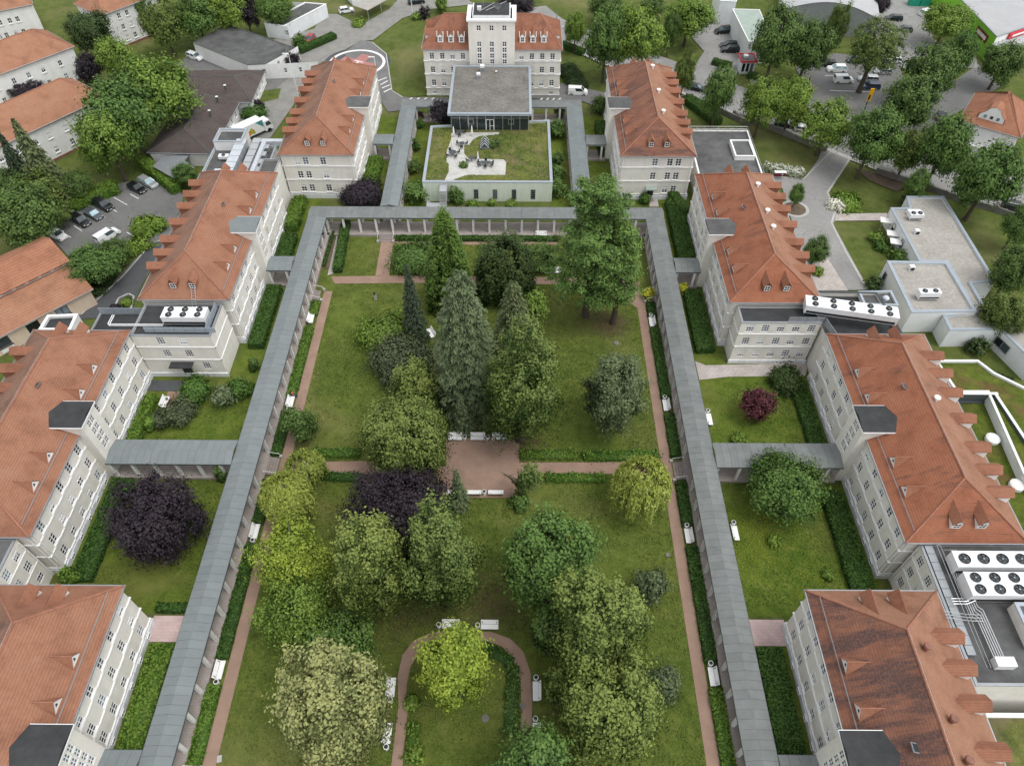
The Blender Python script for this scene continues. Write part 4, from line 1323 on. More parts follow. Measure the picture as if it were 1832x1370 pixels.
flat_block('raised grey roofed block with pale rim in front of the large fans', [(S(1, 59.5), 27.6), (S(1, 72.0), 27.6), (S(1, 72.0), 32.2), (S(1, 59.5), 32.2)], 10.6, 'plaster_cream', 'felt_grey', 'coping_blue', .3, .35, group='flat roofed blocks joining the wings', drop=8.9)

# ------------------------------------------------------------------ administration building with its tower
tb = thing('administration_building', 'symmetrical tiled building with tall central stair tower behind the glass pavilion', 'building', (AX, 166.5, 0))
ax0, ax1, ay0, ay1, aez = S(-1, 15.35), S(1, 15.35), 159.4, 174.0, 10.8
wm = MB(); pend = []
ops = []
for s_ in (-1, 1):
    for k in range(4):
        cx = 15.35 + s_ * (6.55 + 2.32 * k)
        ops += [(cx, 1.1, z, h) for z, h in ((2.3, 1.5), (5.35, 1.5), (8.45, 1.5))]
    for k in (1, 3): ops.append((15.35 + s_ * (6.55 + 2.32 * k), .95, .3, .7))
for p, o in wall(wm, (ax0, ay0), (0, -1), ax1 - ax0, 0, aez, ops): pend.append((p, (0, -1), o))
side_ops = [(c, 1.1, z, 1.5) for c in (2.5, 5.6, 8.7, 11.8) for z in (2.3, 5.35, 8.45)]
for p, o in wall(wm, (ax0, ay1), (-1, 0), ay1 - ay0, 0, aez, side_ops): pend.append((p, (-1, 0), o))
for p, o in wall(wm, (ax1, ay0), (1, 0), ay1 - ay0, 0, aez, side_ops): pend.append((p, (1, 0), o))
wall(wm, (ax1, ay1), (0, 1), ax1 - ax0, 0, aez, [])
wm.build('wall', 'plaster_cream', tb)
for p, n, o in pend: put_window(tb, p, n, o[1], o[3], cols=2, rows=3 if o[3] > 1 else 2)
for z in (1.75, 5.0, 8.05):
    e = .14
    MB().ring([(ax0 - e, ay0 - e), (ax1 + e, ay0 - e), (ax1 + e, ay1 + e), (ax0 - e, ay1 + e)], [(ax0 + .02, ay0 + .02), (ax1 - .02, ay0 + .02), (ax1 - .02, ay1 - .02), (ax0 + .02, ay1 - .02)], z, z + .16).build('string_course', 'trim_white', tb)
MB().ring([(ax0 - .1, ay0 - .1), (ax1 + .1, ay0 - .1), (ax1 + .1, ay1 + .1), (ax0 - .1, ay1 + .1)], [(ax0 + .02, ay0 + .02), (ax1 - .02, ay0 + .02), (ax1 - .02, ay1 - .02), (ax0 + .02, ay1 - .02)], 0, .28).build('plinth', 'plinth_white', tb)
rf = MB()
ov = .3
ra, rb = hip_roof(rf, (ax0 - ov, ay0 - ov), (ax1 + ov, ay0 - ov), (ax1 + ov, ay1 + ov), (ax0 - ov, ay1 + ov), aez, 15.4, 4.9, 4.9)
roofA = rf.build('roof', 'tile_main', tb)
ridge_caps(roofA, [(ra, rb), ((ax0 - ov, ay0 - ov, aez), ra), ((ax1 + ov, ay0 - ov, aez), rb)])
e = ov + .13
MB().ring([(ax0 - e, ay0 - e), (ax1 + e, ay0 - e), (ax1 + e, ay1 + e), (ax0 - e, ay1 + e)], [(ax0 - ov, ay0 - ov), (ax1 + ov, ay0 - ov), (ax1 + ov, ay1 + ov), (ax0 - ov, ay1 + ov)], aez - .16, aez - .01).build('gutter', 'zinc', roofA)
slA = (15.4 - aez) / (7.3 + ov)
for s_ in (-1, 1):
    for k in range(3):
        x = AX + s_ * (6.75 + 2.35 * k)
        d = 1.5
        gable_dormer(roofA, (x, ay0 - ov + d), (0, -1), (13.75 - (aez + slA * d)) / slA, 1.25, aez + slA * d, 13.1, 13.75, 'tile_dormer', cheek='trim_white', win=(.8, 1.1), over=.1)
        for q in (-.68, .68): MB().box(x + q - .09, x + q + .09, ay0 - ov + d - .16, ay0 - ov + d + .05, 13.0, 14.1).build('dormer_pinnacle', 'trim_white', roofA)
    xe = ax0 - ov if s_ < 0 else ax1 + ov
    sle = (15.4 - aez) / 4.9
    for y in (163.6, 167.4):
        d = .7
        gable_dormer(roofA, (xe - s_ * d, y), (s_, 0), (13.6 - (aez + sle * d)) / sle, 1.7, aez + sle * d, 12.6, 13.6, 'tile_dormer', cheek='trim_white', front='trim_white', win=(.9, .9))
# tower
tx0, tx1, ty0, ty1, tz = S(-1, 5.05), S(1, 5.05), 158.5, 165.6, 17.2
wm = MB(); ops = []
for k in (-1, 0, 1):
    cx = 5.05 + k * 2.78
    ops.append((cx, 1.0, 15.15, 1.2))
    ops += [(cx, 1.0, z, 1.12) for z in (6.55, 7.85, 9.15, 10.45, 11.75)]
res = wall(wm, (tx0, ty0), (0, -1), tx1 - tx0, 0, tz, ops)
wall(wm, (tx0, ty1), (-1, 0), ty1 - ty0, 8, tz, []); wall(wm, (tx1, ty0), (1, 0), ty1 - ty0, 8, tz, []); wall(wm, (tx1, ty1), (0, 1), tx1 - tx0, 8, tz, [])
tw_ = wm.build('tower', 'plaster_cream', tb)
gl = MB()
for p, o in res:
    place('tower_window', window_mesh(o[1], o[3], cols=2, rows=2, sill=False, mull=.08)[0], tw_, (p[0], p[1] + .07, p[2]), 0.0)
    gl.poly([(p[0] - .48, p[1] + .13, p[2] + .02), (p[0] + .48, p[1] + .13, p[2] + .02), (p[0] + .48, p[1] + .13, p[2] + o[3] - .02), (p[0] - .48, p[1] + .13, p[2] + o[3] - .02)])
gl.build('tower_glass', 'glass_window', tw_)
for k in (-1, 0, 1):
    x = AX + k * 2.78
    MB().box(x - .62, x - .505, ty0 - .08, ty0 - .003, 6.4, 12.95).build('window_surround', 'trim_white', tw_)
    MB().box(x + .505, x + .62, ty0 - .08, ty0 - .003, 6.4, 12.95).build('window_surround', 'trim_white', tw_)
MB().ring([(tx0 - .3, ty0 - .3), (tx1 + .3, ty0 - .3), (tx1 + .3, ty1 + .3), (tx0 - .3, ty1 + .3)], [(tx0 + .6, ty0 + .6), (tx1 - .6, ty0 + .6), (tx1 - .6, ty1 - .6), (tx0 + .6, ty1 - .6)], tz, tz + .35).build('tower_cornice', 'trim_white', tw_)
px0, px1, py0, py1 = S(-1, 4.1), S(1, 4.1), ty0 + .75, ty1 - .2
MB().box(px0, px1, py0, py1, tz - .2, tz + 1.0).build('tower_head', 'plinth_white', tw_)
MB().box(px0 + .25, px1 - .25, py0 - .1, py1 - .25, tz + 1.0, tz + 1.12).build('tower_roof', 'felt_dark', tw_)
for k in range(12):
    y = py0 + .3 + k * (py1 - py0 - .8) / 11
    MB().box(px0 + .3, px1 - .3, y, y + .07, tz + 1.12, tz + 1.17).build('roof_batten', 'felt_grey', tw_)
an = thing('roof_antenna', 'lattice of antenna poles and white box on top of the stair tower', 'antenna', (AX - 1.2, 161.5, tz + 1.15))
for a, b, c, d in ((-2.6, 159.8, .6, 163.2), (-1.2, 160.2, 3.2, 164.0), (.4, 162.6, 1.6, 160.6)):
    MB().tube((AX + a, b, tz + 1.5), (AX + c, d, tz + 1.9), .05, n=5).build('antenna_pole', 'steel', an)
MB().tube((AX - 1.8, 162.6, tz + 1.1), (AX - 1.8, 162.6, tz + 4.0), .05, n=5).build('antenna_mast', 'steel', an)
MB().box(AX - 3.1, AX - 2.2, 161.0, 161.7, tz + 1.2, tz + 1.9).build('antenna_box', 'unit_white', an)
ds = thing('satellite_dish', 'round mesh dish on a post on the stair tower roof', 'dish', (AX + 1.4, 160.4, tz + 1.15))
MB().tube((AX + 1.4, 160.4, tz + 1.1), (AX + 1.4, 160.4, tz + 2.3), .06, n=6).build('dish_post', 'steel', ds)
dm = MB(); nn_ = 18
ctr = Vector((AX + 1.4, 160.2, tz + 2.4)); ring_pts = []
for rr, dd in ((.05, .18), (.4, .12), (.75, 0)):
    ring_pts.append([(ctr.x + rr * math.cos(2 * PI * i / nn_), ctr.y - .3 * rr * math.sin(2 * PI * i / nn_) + dd, ctr.z + rr * .95 * math.sin(2 * PI * i / nn_)) for i in range(nn_)])
for A_, B_ in zip(ring_pts[:-1], ring_pts[1:]):
    for i in range(nn_): dm.poly([A_[i], A_[(i + 1) % nn_], B_[(i + 1) % nn_], B_[i]])
dm.build('dish_bowl', 'zinc', ds)

# ------------------------------------------------------------------ glass pavilion and green roofed hall
pv = thing('glass_pavilion', 'glazed pavilion with big grey gravel roof in front of the stair tower', 'building', (AX, 147, 0))
gx0, gx1, gy0, gy1 = S(-1, 8.0), S(1, 8.0), 137.5, 156.2
MB().box(gx0 + .15, gx1 - .15, gy0 + .15, gy1, 0, 4.0).build('base', 'plaster_white', pv)
MB().box(gx0 + .4, gx1 - .4, gy0 + 1.6, gy1 - .4, 4.05, 7.7).build('inner_room', 'dark_metal', pv)
MB().box(gx0, gx1, gy0 + .02, gy0 + .06, 4.1, 7.75).build('glazing', 'glass_blue', pv)
for x in (gx0, gx1): MB().box(x - .02, x + .02, gy0, gy1, 4.1, 7.75).build('glazing', 'glass_blue', pv)
for k in range(10):
    x = gx0 + k * (gx1 - gx0) / 9
    MB().box(x - .06, x + .06, gy0 - .06, gy0 + .015, 4.0, 7.8).build('mullion', 'steel', pv)
for k in range(1, 8):
    y = gy0 + k * (gy1 - gy0) / 8
    for x in (gx0, gx1): MB().box(x - .07, x + .07, y - .06, y + .06, 4.0, 7.8).build('mullion', 'steel', pv)
for k in range(9):
    x = gx0 + k * (gx1 - gx0) / 9 + .06
    MB().box(x, x + (gx1 - gx0) / 9 - .12, gy0 - .045, gy0 + .012, 6.7, 6.8).build('transom', 'steel', pv)
dr = MB().box(AX - .85, AX - .72, gy0 - .1, gy0 - .07, 4.1, 6.5); dr.box(AX + .72, AX + .85, gy0 - .1, gy0 - .07, 4.1, 6.5); dr.box(AX - .72, AX + .72, gy0 - .1, gy0 - .07, 6.35, 6.5); dr.box(AX - .06, AX + .06, gy0 - .1, gy0 - .07, 4.1, 6.35); dr.box(AX + .06, AX + .72, gy0 - .1, gy0 - .07, 5.0, 5.1)
dr.build('glass_door', 'trim_white', pv)
for xx in (AX - 4.6, AX + 3.8):
    f_ = MB().box(xx, xx + .1, gy0 - .1, gy0 - .07, 5.4, 6.6); f_.box(xx + 1.1, xx + 1.2, gy0 - .1, gy0 - .07, 5.4, 6.6); f_.box(xx + .1, xx + 1.1, gy0 - .1, gy0 - .07, 6.5, 6.6); f_.box(xx + .1, xx + 1.1, gy0 - .1, gy0 - .07, 5.4, 5.5)
    f_.build('opening_light', 'steel', pv)
rp = [(S(-1, 8.65), 136.6), (S(1, 8.65), 136.6), (S(1, 8.65), 157.2), (S(-1, 8.65), 157.2)]
MB().prism(inset(rp, .35), 7.75, 8.05, True).build('roof', 'gravel_roof', pv)
MB().ring(rp, inset(rp, .55), 7.7, 8.2).build('roof_edge', 'coping_blue', pv)
for lab, x, y, w, h in (('boxy grey vent housing at the back edge of the gravel roof', -2.1, 155.0, 1.1, 1.3), ('white topped vent housing on the gravel roof', -2.8, 151.6, .95, 1.2), ('small round white vent on the gravel roof', 1.0, 154.0, .5, .5)):
    v_ = thing('roof_vent', lab, 'vent', (AX + x, y, 8.05))
    MB().box(AX + x - w / 2, AX + x + w / 2, y - w / 2, y + w / 2, 8.0, 8.05 + h * .7).build('vent_body', 'zinc', v_)
    MB().box(AX + x - w * .42, AX + x + w * .42, y - w * .42, y + w * .42, 8.05 + h * .7, 8.05 + h).build('vent_cap', 'unit_white', v_)

gh = flat_block('low mint walled hall with planted roof terrace in front of the glass pavilion', [(S(-1, 12.5), 118.3), (S(1, 12.5), 118.3), (S(1, 12.5), 141.0), (S(-1, 12.5), 138.4)], 4.45, 'plaster_mint', 'sedum', 'coping_blue', .35, .5,
                wins=((0, [(6.2, .95, .45, 2.3, 1, 5, 'zinc'), (10.2, .95, .45, 2.3, 1, 5, 'zinc'), (13.9, .95, .45, 2.3, 1, 5, 'zinc'), (17.6, .95, .45, 2.3, 1, 5, 'zinc'), (21.3, .95, .45, 2.3, 1, 5, 'zinc')]),), roof_name='planted_roof')
KT = 280 / 1827.0
# terrace slabs (world polygon), on the planted roof
ter = [(-13.61, 136.20), (-3.61, 136.60), (-3.60, 135.78), (-7.84, 134.93), (-9.03, 133.62), (-9.65, 131.69), (-10.68, 131.37), (-10.54, 128.56), (-9.60, 126.72), (-2.57, 126.47), (-2.05, 125.57), (-2.16, 121.15), (-9.34, 121.10), (-10.64, 120.51), (-13.18, 118.50), (-13.94, 118.78), (-13.25, 122.23), (-13.42, 124.89), (-13.88, 125.48), (-14.12, 129.15), (-13.46, 133.91)]
MB().poly([(p[0], p[1], 4.13) for p in ter]).build('terrace_paving', 'terrace_slab', gh)
for lab, q in (('closed white parasol left of the pavilion door', (-12.98, 134.73)), ('closed white parasol nearest the pavilion door', (-9.22, 135.08)), ('closed white parasol beside the round dark table', (-13.02, 130.09)), ('closed white parasol beside the large terrace table', (-7.63, 125.53))):
    u_ = thing('closed_parasol', lab, 'parasol', (q[0], q[1], 4.13), 'closed parasols on the roof terrace')
    MB().tube((*q, 4.13), (*q, 4.9), .04, n=6).build('pole', 'steel', u_)
    MB().lathe((*q, 4.7), [(.14, 0), (.22, .2), (.17, 1.0), (.07, 1.7), (.02, 1.8)], 8).build('canvas', 'canvas_white', u_)
    MB().lathe((*q, 4.13), [(.32, 0), (.3, .1), (.05, .12)], 10).build('base', 'concrete', u_)
def table_set(lab, q, rd, chairs, rect=False):
    t = thing('terrace_table', lab, 'table', (q[0], q[1], 4.13), 'tables on the roof terrace')
    if rect: MB().box(q[0] - rd, q[0] + rd, q[1] - .5, q[1] + .5, 4.83, 4.88).build('table_top', 'coping_dark', t)
    else: MB().lathe((*q, 4.83), [(rd, 0), (rd, .05), (0.01, .05)], 14).build('table_top', 'coping_dark', t)
    MB().tube((*q, 4.13), (*q, 4.85), .06, n=6).build('table_leg', 'dark_metal', t)
    return t
def terrace_chair(lab, x, y, a):
    t = thing('terrace_chair', lab, 'chair', (x, y, 4.13), 'dark chairs on the roof terrace', a)
    WL[t.name] = Vector((0, 0, 0))
    MB().box(-.25, .25, -.25, .25, .42, .46).build('seat', 'dark_metal', t)
    MB().box(-.25, .25, .24, .29, .46, .95).build('backrest', 'dark_metal', t)
    for a_, b_ in ((-.22, -.22), (.22, -.22), (-.22, .22), (.22, .22)): MB().tube((a_, b_, 0), (a_, b_, .43), .025, n=4).build('leg', 'dark_metal', t)
TS = [('round dark table left on the roof terrace', (-12.75, 127.92), .75, 4, False, 'round dark table'), ('dark table nearest the pavilion on the roof terrace', (-11.78, 135.56), .6, 3, True, 'table nearest the pavilion'),
      ('dark table in the middle of the roof terrace', (-11.11, 131.21), .5, 3, True, 'middle terrace table'), ('large dark table at the front right of the roof terrace', (-6.10, 124.34), 1.0, 6, True, 'large front terrace table'), ('small table beside the closed parasol at the front', (-8.88, 125.97), .5, 2, True, 'small table by the parasol')]
for lab, q, rd, nc, rc, nm in TS:
    table_set(lab, q, rd, nc, rc)
    for k in range(nc):
        a = k * 2 * PI / nc + .5
        x, y = q[0] + (rd + .45) * math.cos(a), q[1] + (.9 if rc else rd + .45) * math.sin(a)
        terrace_chair(('near ' if math.sin(a) < -.3 else 'far ' if math.sin(a) > .3 else '') + ('right' if math.cos(a) > .35 else 'left' if math.cos(a) < -.35 else 'middle') + ' dark chair at the ' + nm, x, y, a - PI / 2)
sl = thing('roof_light', 'small glass gabled roof light on the planted roof', 'skylight', (*(-6.50, 131.72), 4.1))
q = (-6.50, 131.72)
MB().box(q[0] - .9, q[0] + .9, q[1] - 1.5, q[1] + 1.5, 4.1, 4.35).build('kerb', 'zinc', sl)
for s_ in (-1, 1):
    MB().poly([(q[0] + s_ * .85, q[1] - 1.4, 4.36), (q[0] + s_ * .85, q[1] + 1.4, 4.36), (q[0], q[1] + 1.4, 5.35), (q[0], q[1] - 1.4, 5.35)]).build('glass_slope', 'glass_blue', sl)
    for k in range(4):
        yy = q[1] - 1.4 + k * .93
        MB().tube((q[0] + s_ * .86, yy, 4.38), (q[0], yy, 5.38), .045, n=4).build('glazing_bar', 'trim_white', sl)
for yy in (-1.4, 1.4): MB().poly([(q[0] - .85, q[1] + yy, 4.36), (q[0] + .85, q[1] + yy, 4.36), (q[0], q[1] + yy, 5.33)]).build('gable_glass', 'glass_blue', sl)
# outside stair of the hall
os_ = thing('outside_stair', 'steel stair with landing at the hall corner down to the bushes', 'stair', (S(-1, 9.3), 117.3, 0))
MB().box(S(-1, 9.1), S(-1, 7.7), 115.7, 118.2, 4.0, 4.08).build('top_landing', 'steel', os_)
for k in range(7): MB().box(S(-1, 9.1), S(-1, 7.7), 115.6 - k * .1 - .28, 115.6 - k * .1, 3.75 - k * .25, 3.8 - k * .25).build('tread', 'steel', os_)
MB().box(S(-1, 11.6), S(-1, 7.7), 113.7, 114.9, 1.9, 1.98).build('mid_landing', 'steel', os_)
for k in range(7): MB().box(S(-1, 11.6 - .26 * k), S(-1, 11.35 - .26 * k), 115.0, 116.1, 1.75 - k * .25, 1.8 - k * .25).build('tread', 'steel', os_)
for x, y, z in ((-11.5, 113.8, 1.95), (-7.8, 113.8, 1.95), (-7.8, 117.8, 4.0), (-9.0, 117.8, 4.0)):
    MB().tube((AX + x, y, 0), (AX + x, y, z + 1.0), .04, n=5).build('stair_post', 'steel', os_)
MB().path([(AX - 11.5, 113.75, 2.9), (AX - 7.75, 113.75, 2.9), (AX - 7.75, 115.6, 4.9), (AX - 7.75, 118.0, 4.9)], .035, 4).build('hand_rail', 'steel', os_)

# ------------------------------------------------------------------ ground
PATHS = []
_ground0 = ground
def ground(name, pts, mat, **kw):
    if name in ('path', 'plaza', 'soil_bed'): PATHS.append(list(pts))
    return _ground0(name, pts, mat, **kw)
g0 = MB().poly([(-2500, -1500, 0), (2500, -1500, 0), (2500, 3500, 0), (-2500, 3500, 0)]).build('ground', 'grass_ground')
tag(g0, kind='structure')

def quadx(o0, o1, y0, y1):
    return [(AX + o0, y0), (AX + o1, y0), (AX + o1, y1), (AX + o0, y1)]

ground('lawn', quadx(-28.4, 28.4, -10, 107.5), 'grass_park')
for s_ in (-1, 1):
    ground('lawn', quadx(s_ * 32.7, s_ * 51.5, 34.8, 53.6), 'grass_court')
    ground('lawn', quadx(s_ * 32.7, s_ * 51.5, 57.9, 76.0), 'grass_court')
    ground('lawn', quadx(s_ * 32.7, s_ * 38.2, 19, 31.0), 'grass_court')
    ground('lawn', quadx(s_ * 32.7, s_ * 38.3, 76, 119), 'grass_court')
    ground('lawn', quadx(s_ * 12.6, s_ * 25.3, 111.5, 150), 'grass_court')
    ground('path', quadx(s_ * 32.7, s_ * 38.2, 31.2, 34.4), 'pink_paving')
# red sand paths
PW = 2.05
for s_ in (-1, 1):
    ground('path', quadx(s_ * 26.2, s_ * 27.65, -12, 92.2), 'path_red')
ground('path', [(-32.72, 96.01), (-31.68, 94.10), (-19.84, 94.39), (-12.12, 94.45), (9.52, 94.18), (15.79, 94.01), (20.97, 87.93), (21.72, 94.90), (9.61, 96.10), (-20.04, 96.32)], 'path_red')
ground('path', [(-25.00, 106.47), (-22.78, 106.39), (-22.40, 96.22), (-24.87, 96.28)], 'path_red')
ground('path', [(-22.80, 106.58), (-7.74, 106.49), (7.65, 106.60), (7.60, 104.99), (-8.28, 104.88), (-22.78, 105.06)], 'path_red')
ground('path', [(-32.28, 56.66), (-21.93, 57.01), (-9.37, 56.13), (-9.21, 53.71), (-21.61, 54.82), (-31.91, 54.89)], 'path_red')
ground('path', [(0.45, 56.89), (19.87, 57.16), (21.98, 57.46), (22.11, 55.00), (15.05, 55.08), (0.45, 55.11)], 'path_red')
ground('plaza', [(-10.04, 61.07), (0.68, 61.29), (0.57, 55.12), (0.01, 51.16), (-9.94, 51.09), (-9.71, 56.13)], 'path_red')
_ar_out = [(-13.03, 18.09), (-12.91, 24.21), (-13.35, 27.42), (-13.05, 29.85), (-11.87, 31.59), (-10.00, 32.48), (-6.69, 32.70), (-2.78, 32.67), (-0.42, 31.86), (1.13, 30.33), (1.97, 27.89), (2.11, 24.32), (1.87, 18.20)]
_ar_in = [(-11.81, 18.10), (-11.82, 23.36), (-12.21, 26.34), (-11.96, 28.54), (-10.97, 30.24), (-9.33, 31.31), (-6.63, 31.62), (-3.14, 31.55), (-1.38, 30.88), (-0.02, 29.37), (0.74, 27.15), (0.92, 24.31), (0.56, 18.19)]
ground('path', _ar_out + _ar_in[::-1], 'path_red')
ground('path', [(-33.33, 96.23), (-33.55, 108.14), (-32.79, 108.15), (-32.14, 96.88)], 'pale_paving')
ground('soil_bed', [(-34.59, 98.40), (-34.78, 108.13), (-33.63, 108.63), (-33.34, 97.97)], 'soil_brown')
ground('path', [(-53.18, 69.52), (-50.93, 69.54), (-50.42, 65.43), (-52.71, 65.73)], 'path_red')
ground('path', [(-56.56, 71.79), (-51.32, 71.66), (-51.43, 69.53), (-56.48, 69.66)], 'asphalt_dark')
ground('path', [(28.53, 76.31), (30.07, 75.45), (46.44, 76.09), (45.22, 73.35), (33.22, 73.10), (28.55, 72.40)], 'pale_paving')
ground('forecourt', quadx(-25, -20, 112, 119), 'grass_court')
ground('path', [(26.34, 119.04), (27.85, 119.05), (27.78, 116.66), (25.97, 116.65)], 'pale_paving')
for q in (((-13.57, 90.90)), ((16.30, 80.13))):
    pass

# ------------------------------------------------------------------ covered walkways
WZ, WR = 3.85, 4.28
def walkway(label, x0, x1, y0, y1, axis, worn=False, cols=(True, True), skip=(), colp=3.0, floor=(.0, .0), sheet=1.0, col_off=.32, trim0=True, trim1=True):
    """roofed walk: felt sheets on two slopes, eave trim, columns, raised paved floor"""
    x0, x1 = min(x0, x1), max(x0, x1); y0, y1 = min(y0, y1), max(y0, y1)
    t = thing('covered_walkway', label, 'walkway', ((x0 + x1) / 2, (y0 + y1) / 2, 0), 'covered walkways between the wings')
    L = (y1 - y0) if axis == 'y' else (x1 - x0)
    w = (x1 - x0) if axis == 'y' else (y1 - y0)
    n = max(1, int(round(L / sheet))); sl = L / n
    def tr(a, b, z):                       # a along, b across (0..w)
        return (x0 + b, y0 + a, z) if axis == 'y' else (x0 + a, y0 + b, z)
    mats = 'felt_walk_worn' if worn else 'felt_walk'
    base = {}
    for half in (0, 1):
        b0, b1 = (0, w / 2) if half == 0 else (w / 2, w)
        z0, z1 = (WZ, WR) if half == 0 else (WR, WZ)
        m = MB()
        g = .012
        v = [tr(0 + g, b0, z0), tr(sl - g, b0, z0), tr(sl - g, b1, z1), tr(0 + g, b1, z1)]
        lo = [(p[0], p[1], p[2] - .05) for p in v]
        m.add(v + lo, [(0, 1, 2, 3), (4, 5, 1, 0), (5, 6, 2, 1), (6, 7, 3, 2), (7, 4, 0, 3)] if axis == 'x' else [(3, 2, 1, 0), (0, 1, 5, 4), (1, 2, 6, 5), (2, 3, 7, 6), (3, 0, 4, 7)])
        base[half] = m.mesh(mats, tr(0, 0, 0))
    rg = random.Random(int(x0 * 7 + y0 * 3))
    for i in range(n):
        for half in (0, 1):
            p = tr(i * sl, 0, rg.uniform(0, .018))
            place('roof_sheet', base[half], t, p)
    for b in (0.0, w):
        a = tr(0, b - .05, 0); c = tr(L, b + .05, 0)
        MB().box(a[0], c[0], a[1], c[1], WZ - .2, WZ - .02).build('eave_trim', 'coping_dark', t)
    for b in (col_off, w - col_off):
        a = tr(0, b - .14, 0); c = tr(L, b + .14, 0)
        MB().box(a[0], c[0], a[1], c[1], WZ - .42, WZ - .205).build('eave_beam', 'column_white', t)
    cm = MB().box(-.19, .19, -.19, .19, 0, WZ - .84 + .42).mesh('column_white')
    k = 0.3
    while k < L:
        for j, b in enumerate((col_off, w - col_off)):
            if cols[j] and not any(s0 < k < s1 for s0, s1 in skip): place('column', cm, t, tr(k, b, .0))
        k += colp
    a = tr(0, -floor[0], 0); c = tr(L, w + floor[1], 0)
    MB().box(a[0], c[0], a[1], c[1], 0, .45).build('floor', 'walk_paving', t)
    return t

walkway('long grey roofed walkway down the left side of the park', S(-1, 29.3), S(-1, 32.7), 10.0, 107.75, 'y', floor=(.0, .05), skip=((43.3, 46.8),))
walkway('long weathered grey roofed walkway down the right side of the park', S(1, 29.3), S(1, 32.7), 10.0, 107.75, 'y', worn=True, floor=(.05, .0), skip=((43.3, 46.8),))
walkway('cross walkway closing the far end of the park', S(-1, 32.7), S(1, 32.7), 107.8, 111.2, 'x', floor=(.6, .0), worn=True)
walkway('left back walkway beside the planted roof hall', S(-1, 16.4), S(-1, 19.8), 111.25, 147.1, 'y')
walkway('right back walkway beside the planted roof hall', S(1, 16.4), S(1, 19.8), 111.25, 147.1, 'y')
walkway('short walkway roof running to the left back of the glass pavilion', S(-1, 19.8), S(-1, 8.75), 147.15, 150.4, 'x', worn=True)
walkway('short walkway roof running to the right back of the glass pavilion', S(1, 8.75), S(1, 19.8), 147.15, 150.4, 'x', worn=True)
for s_, side in ((-1, 'left'), (1, 'right')):
    walkway('stub roof from the %s back walkway to the back wing' % side, S(s_, 19.85), S(s_, 24.0), 132.4, 136.1, 'x', worn=s_ > 0)
    walkway('stub roof from the %s park walkway to the stair tower of the second wing' % side, S(s_, 32.75), S(s_, 37.0), 93.2, 96.9, 'x', worn=s_ > 0)
    walkway('side walkway crossing the %s courtyard to the third wing' % side, S(s_, 32.75), S(s_, 49.8), 53.8, 57.8, 'x', worn=s_ > 0)
    walkway('stub roof at the bottom edge from the %s park walkway to the near wing' % side, S(s_, 32.75), S(s_, 37.0), 14.6, 18.6, 'x', worn=s_ > 0)

# steps from the walkways into the park
def steps(label, c, w, d, n=4):
    """c: middle of the top edge, d: direction of descent"""
    t = thing('garden_steps', label, 'steps', (c[0], c[1], 0), 'steps from the walkways into the park')
    r = (-d[1], d[0])
    for k in range(n):
        h = .42 - k * .42 / n
        m = MB()
        cc = (c[0] + d[0] * (.18 + .36 * k), c[1] + d[1] * (.18 + .36 * k))
        m.obox(cc, .35, w, 0, h, math.atan2(d[1], d[0])); m.build('step', 'stone_step', t)
    for s_ in (-1, 1):
        e = (c[0] + r[0] * s_ * (w / 2 + .12), c[1] + r[1] * s_ * (w / 2 + .12))
        f = (e[0] + d[0] * 1.5, e[1] + d[1] * 1.5)
        m = MB().tube((*e, .4), (*e, 1.35), .035, n=5); m.tube((*f, 0), (*f, .95), .035, n=5); m.tube((*e, 1.35), (*f, .95), .035, n=5)
        m.build('hand_rail', 'unit_white', t)
        MB().obox((f[0] + d[0] * .1, f[1] + d[1] * .1), .4, .4, 0, .5, math.atan2(d[1], d[0])).build('end_block', 'concrete', t)
    return t
steps('stone steps below the cross walkway left of the thuja', ((-24.14, 108.94)[0], 107.1), 2.6, (0, -1))
steps('stone steps on the left walkway at the middle path', (S(-1, 29.25), 56.0), 2.9, (1, 0))
steps('stone steps on the right walkway at the middle path', (S(1, 29.25), 55.6), 2.9, (-1, 0))
steps('stone steps with bent railings at the far left path corner', (S(-1, 29.25), 91.0), 2.4, (1, 0), 3)
steps('stone steps hidden beside the small pine at the right walkway', (S(1, 29.25), 91.0), 2.2, (-1, 0), 3)
steps('steps at the bottom left of the park walkway', (S(-1, 29.25), 16.4), 2.4, (1, 0), 3)

# ------------------------------------------------------------------ benches and bins
def bench(label, x, y, a, L=2.1):
    """white slatted park bench; a: direction it faces"""
    t = thing('park_bench', label, 'bench', (x, y, 0), 'white park benches', a - PI / 2)
    WL[t.name] = Vector((0, 0, 0))
    for k in range(4): MB().box(-L / 2, L / 2, -.22 + k * .152, -.22 + k * .152 + .148, .44, .48).build('seat_slat', 'bench_white', t)
    for k in range(4):
        z = .52 + k * .125
        MB().add([(sx * L / 2, -.24 - .075 * k + dy, z + dz) for sx in (-1, 1) for dy, dz in ((0, 0), (-.073, .122), (-.10, .122), (-.03, 0))],
                 [(0, 1, 2, 3), (7, 6, 5, 4), (0, 4, 5, 1), (1, 5, 6, 2), (2, 6, 7, 3), (3, 7, 4, 0)]).build('back_slat', 'bench_white', t)
    for sx in (-1, 1):
        m = MB().box(sx * (L / 2 - .2) - .04, sx * (L / 2 - .2) + .04, -.24, .28, 0, .43)
        m.box(sx * (L / 2 - .2) - .04, sx * (L / 2 - .2) + .04, -.42, -.26, .44, .95); m.build('leg', 'concrete', t)
    return t
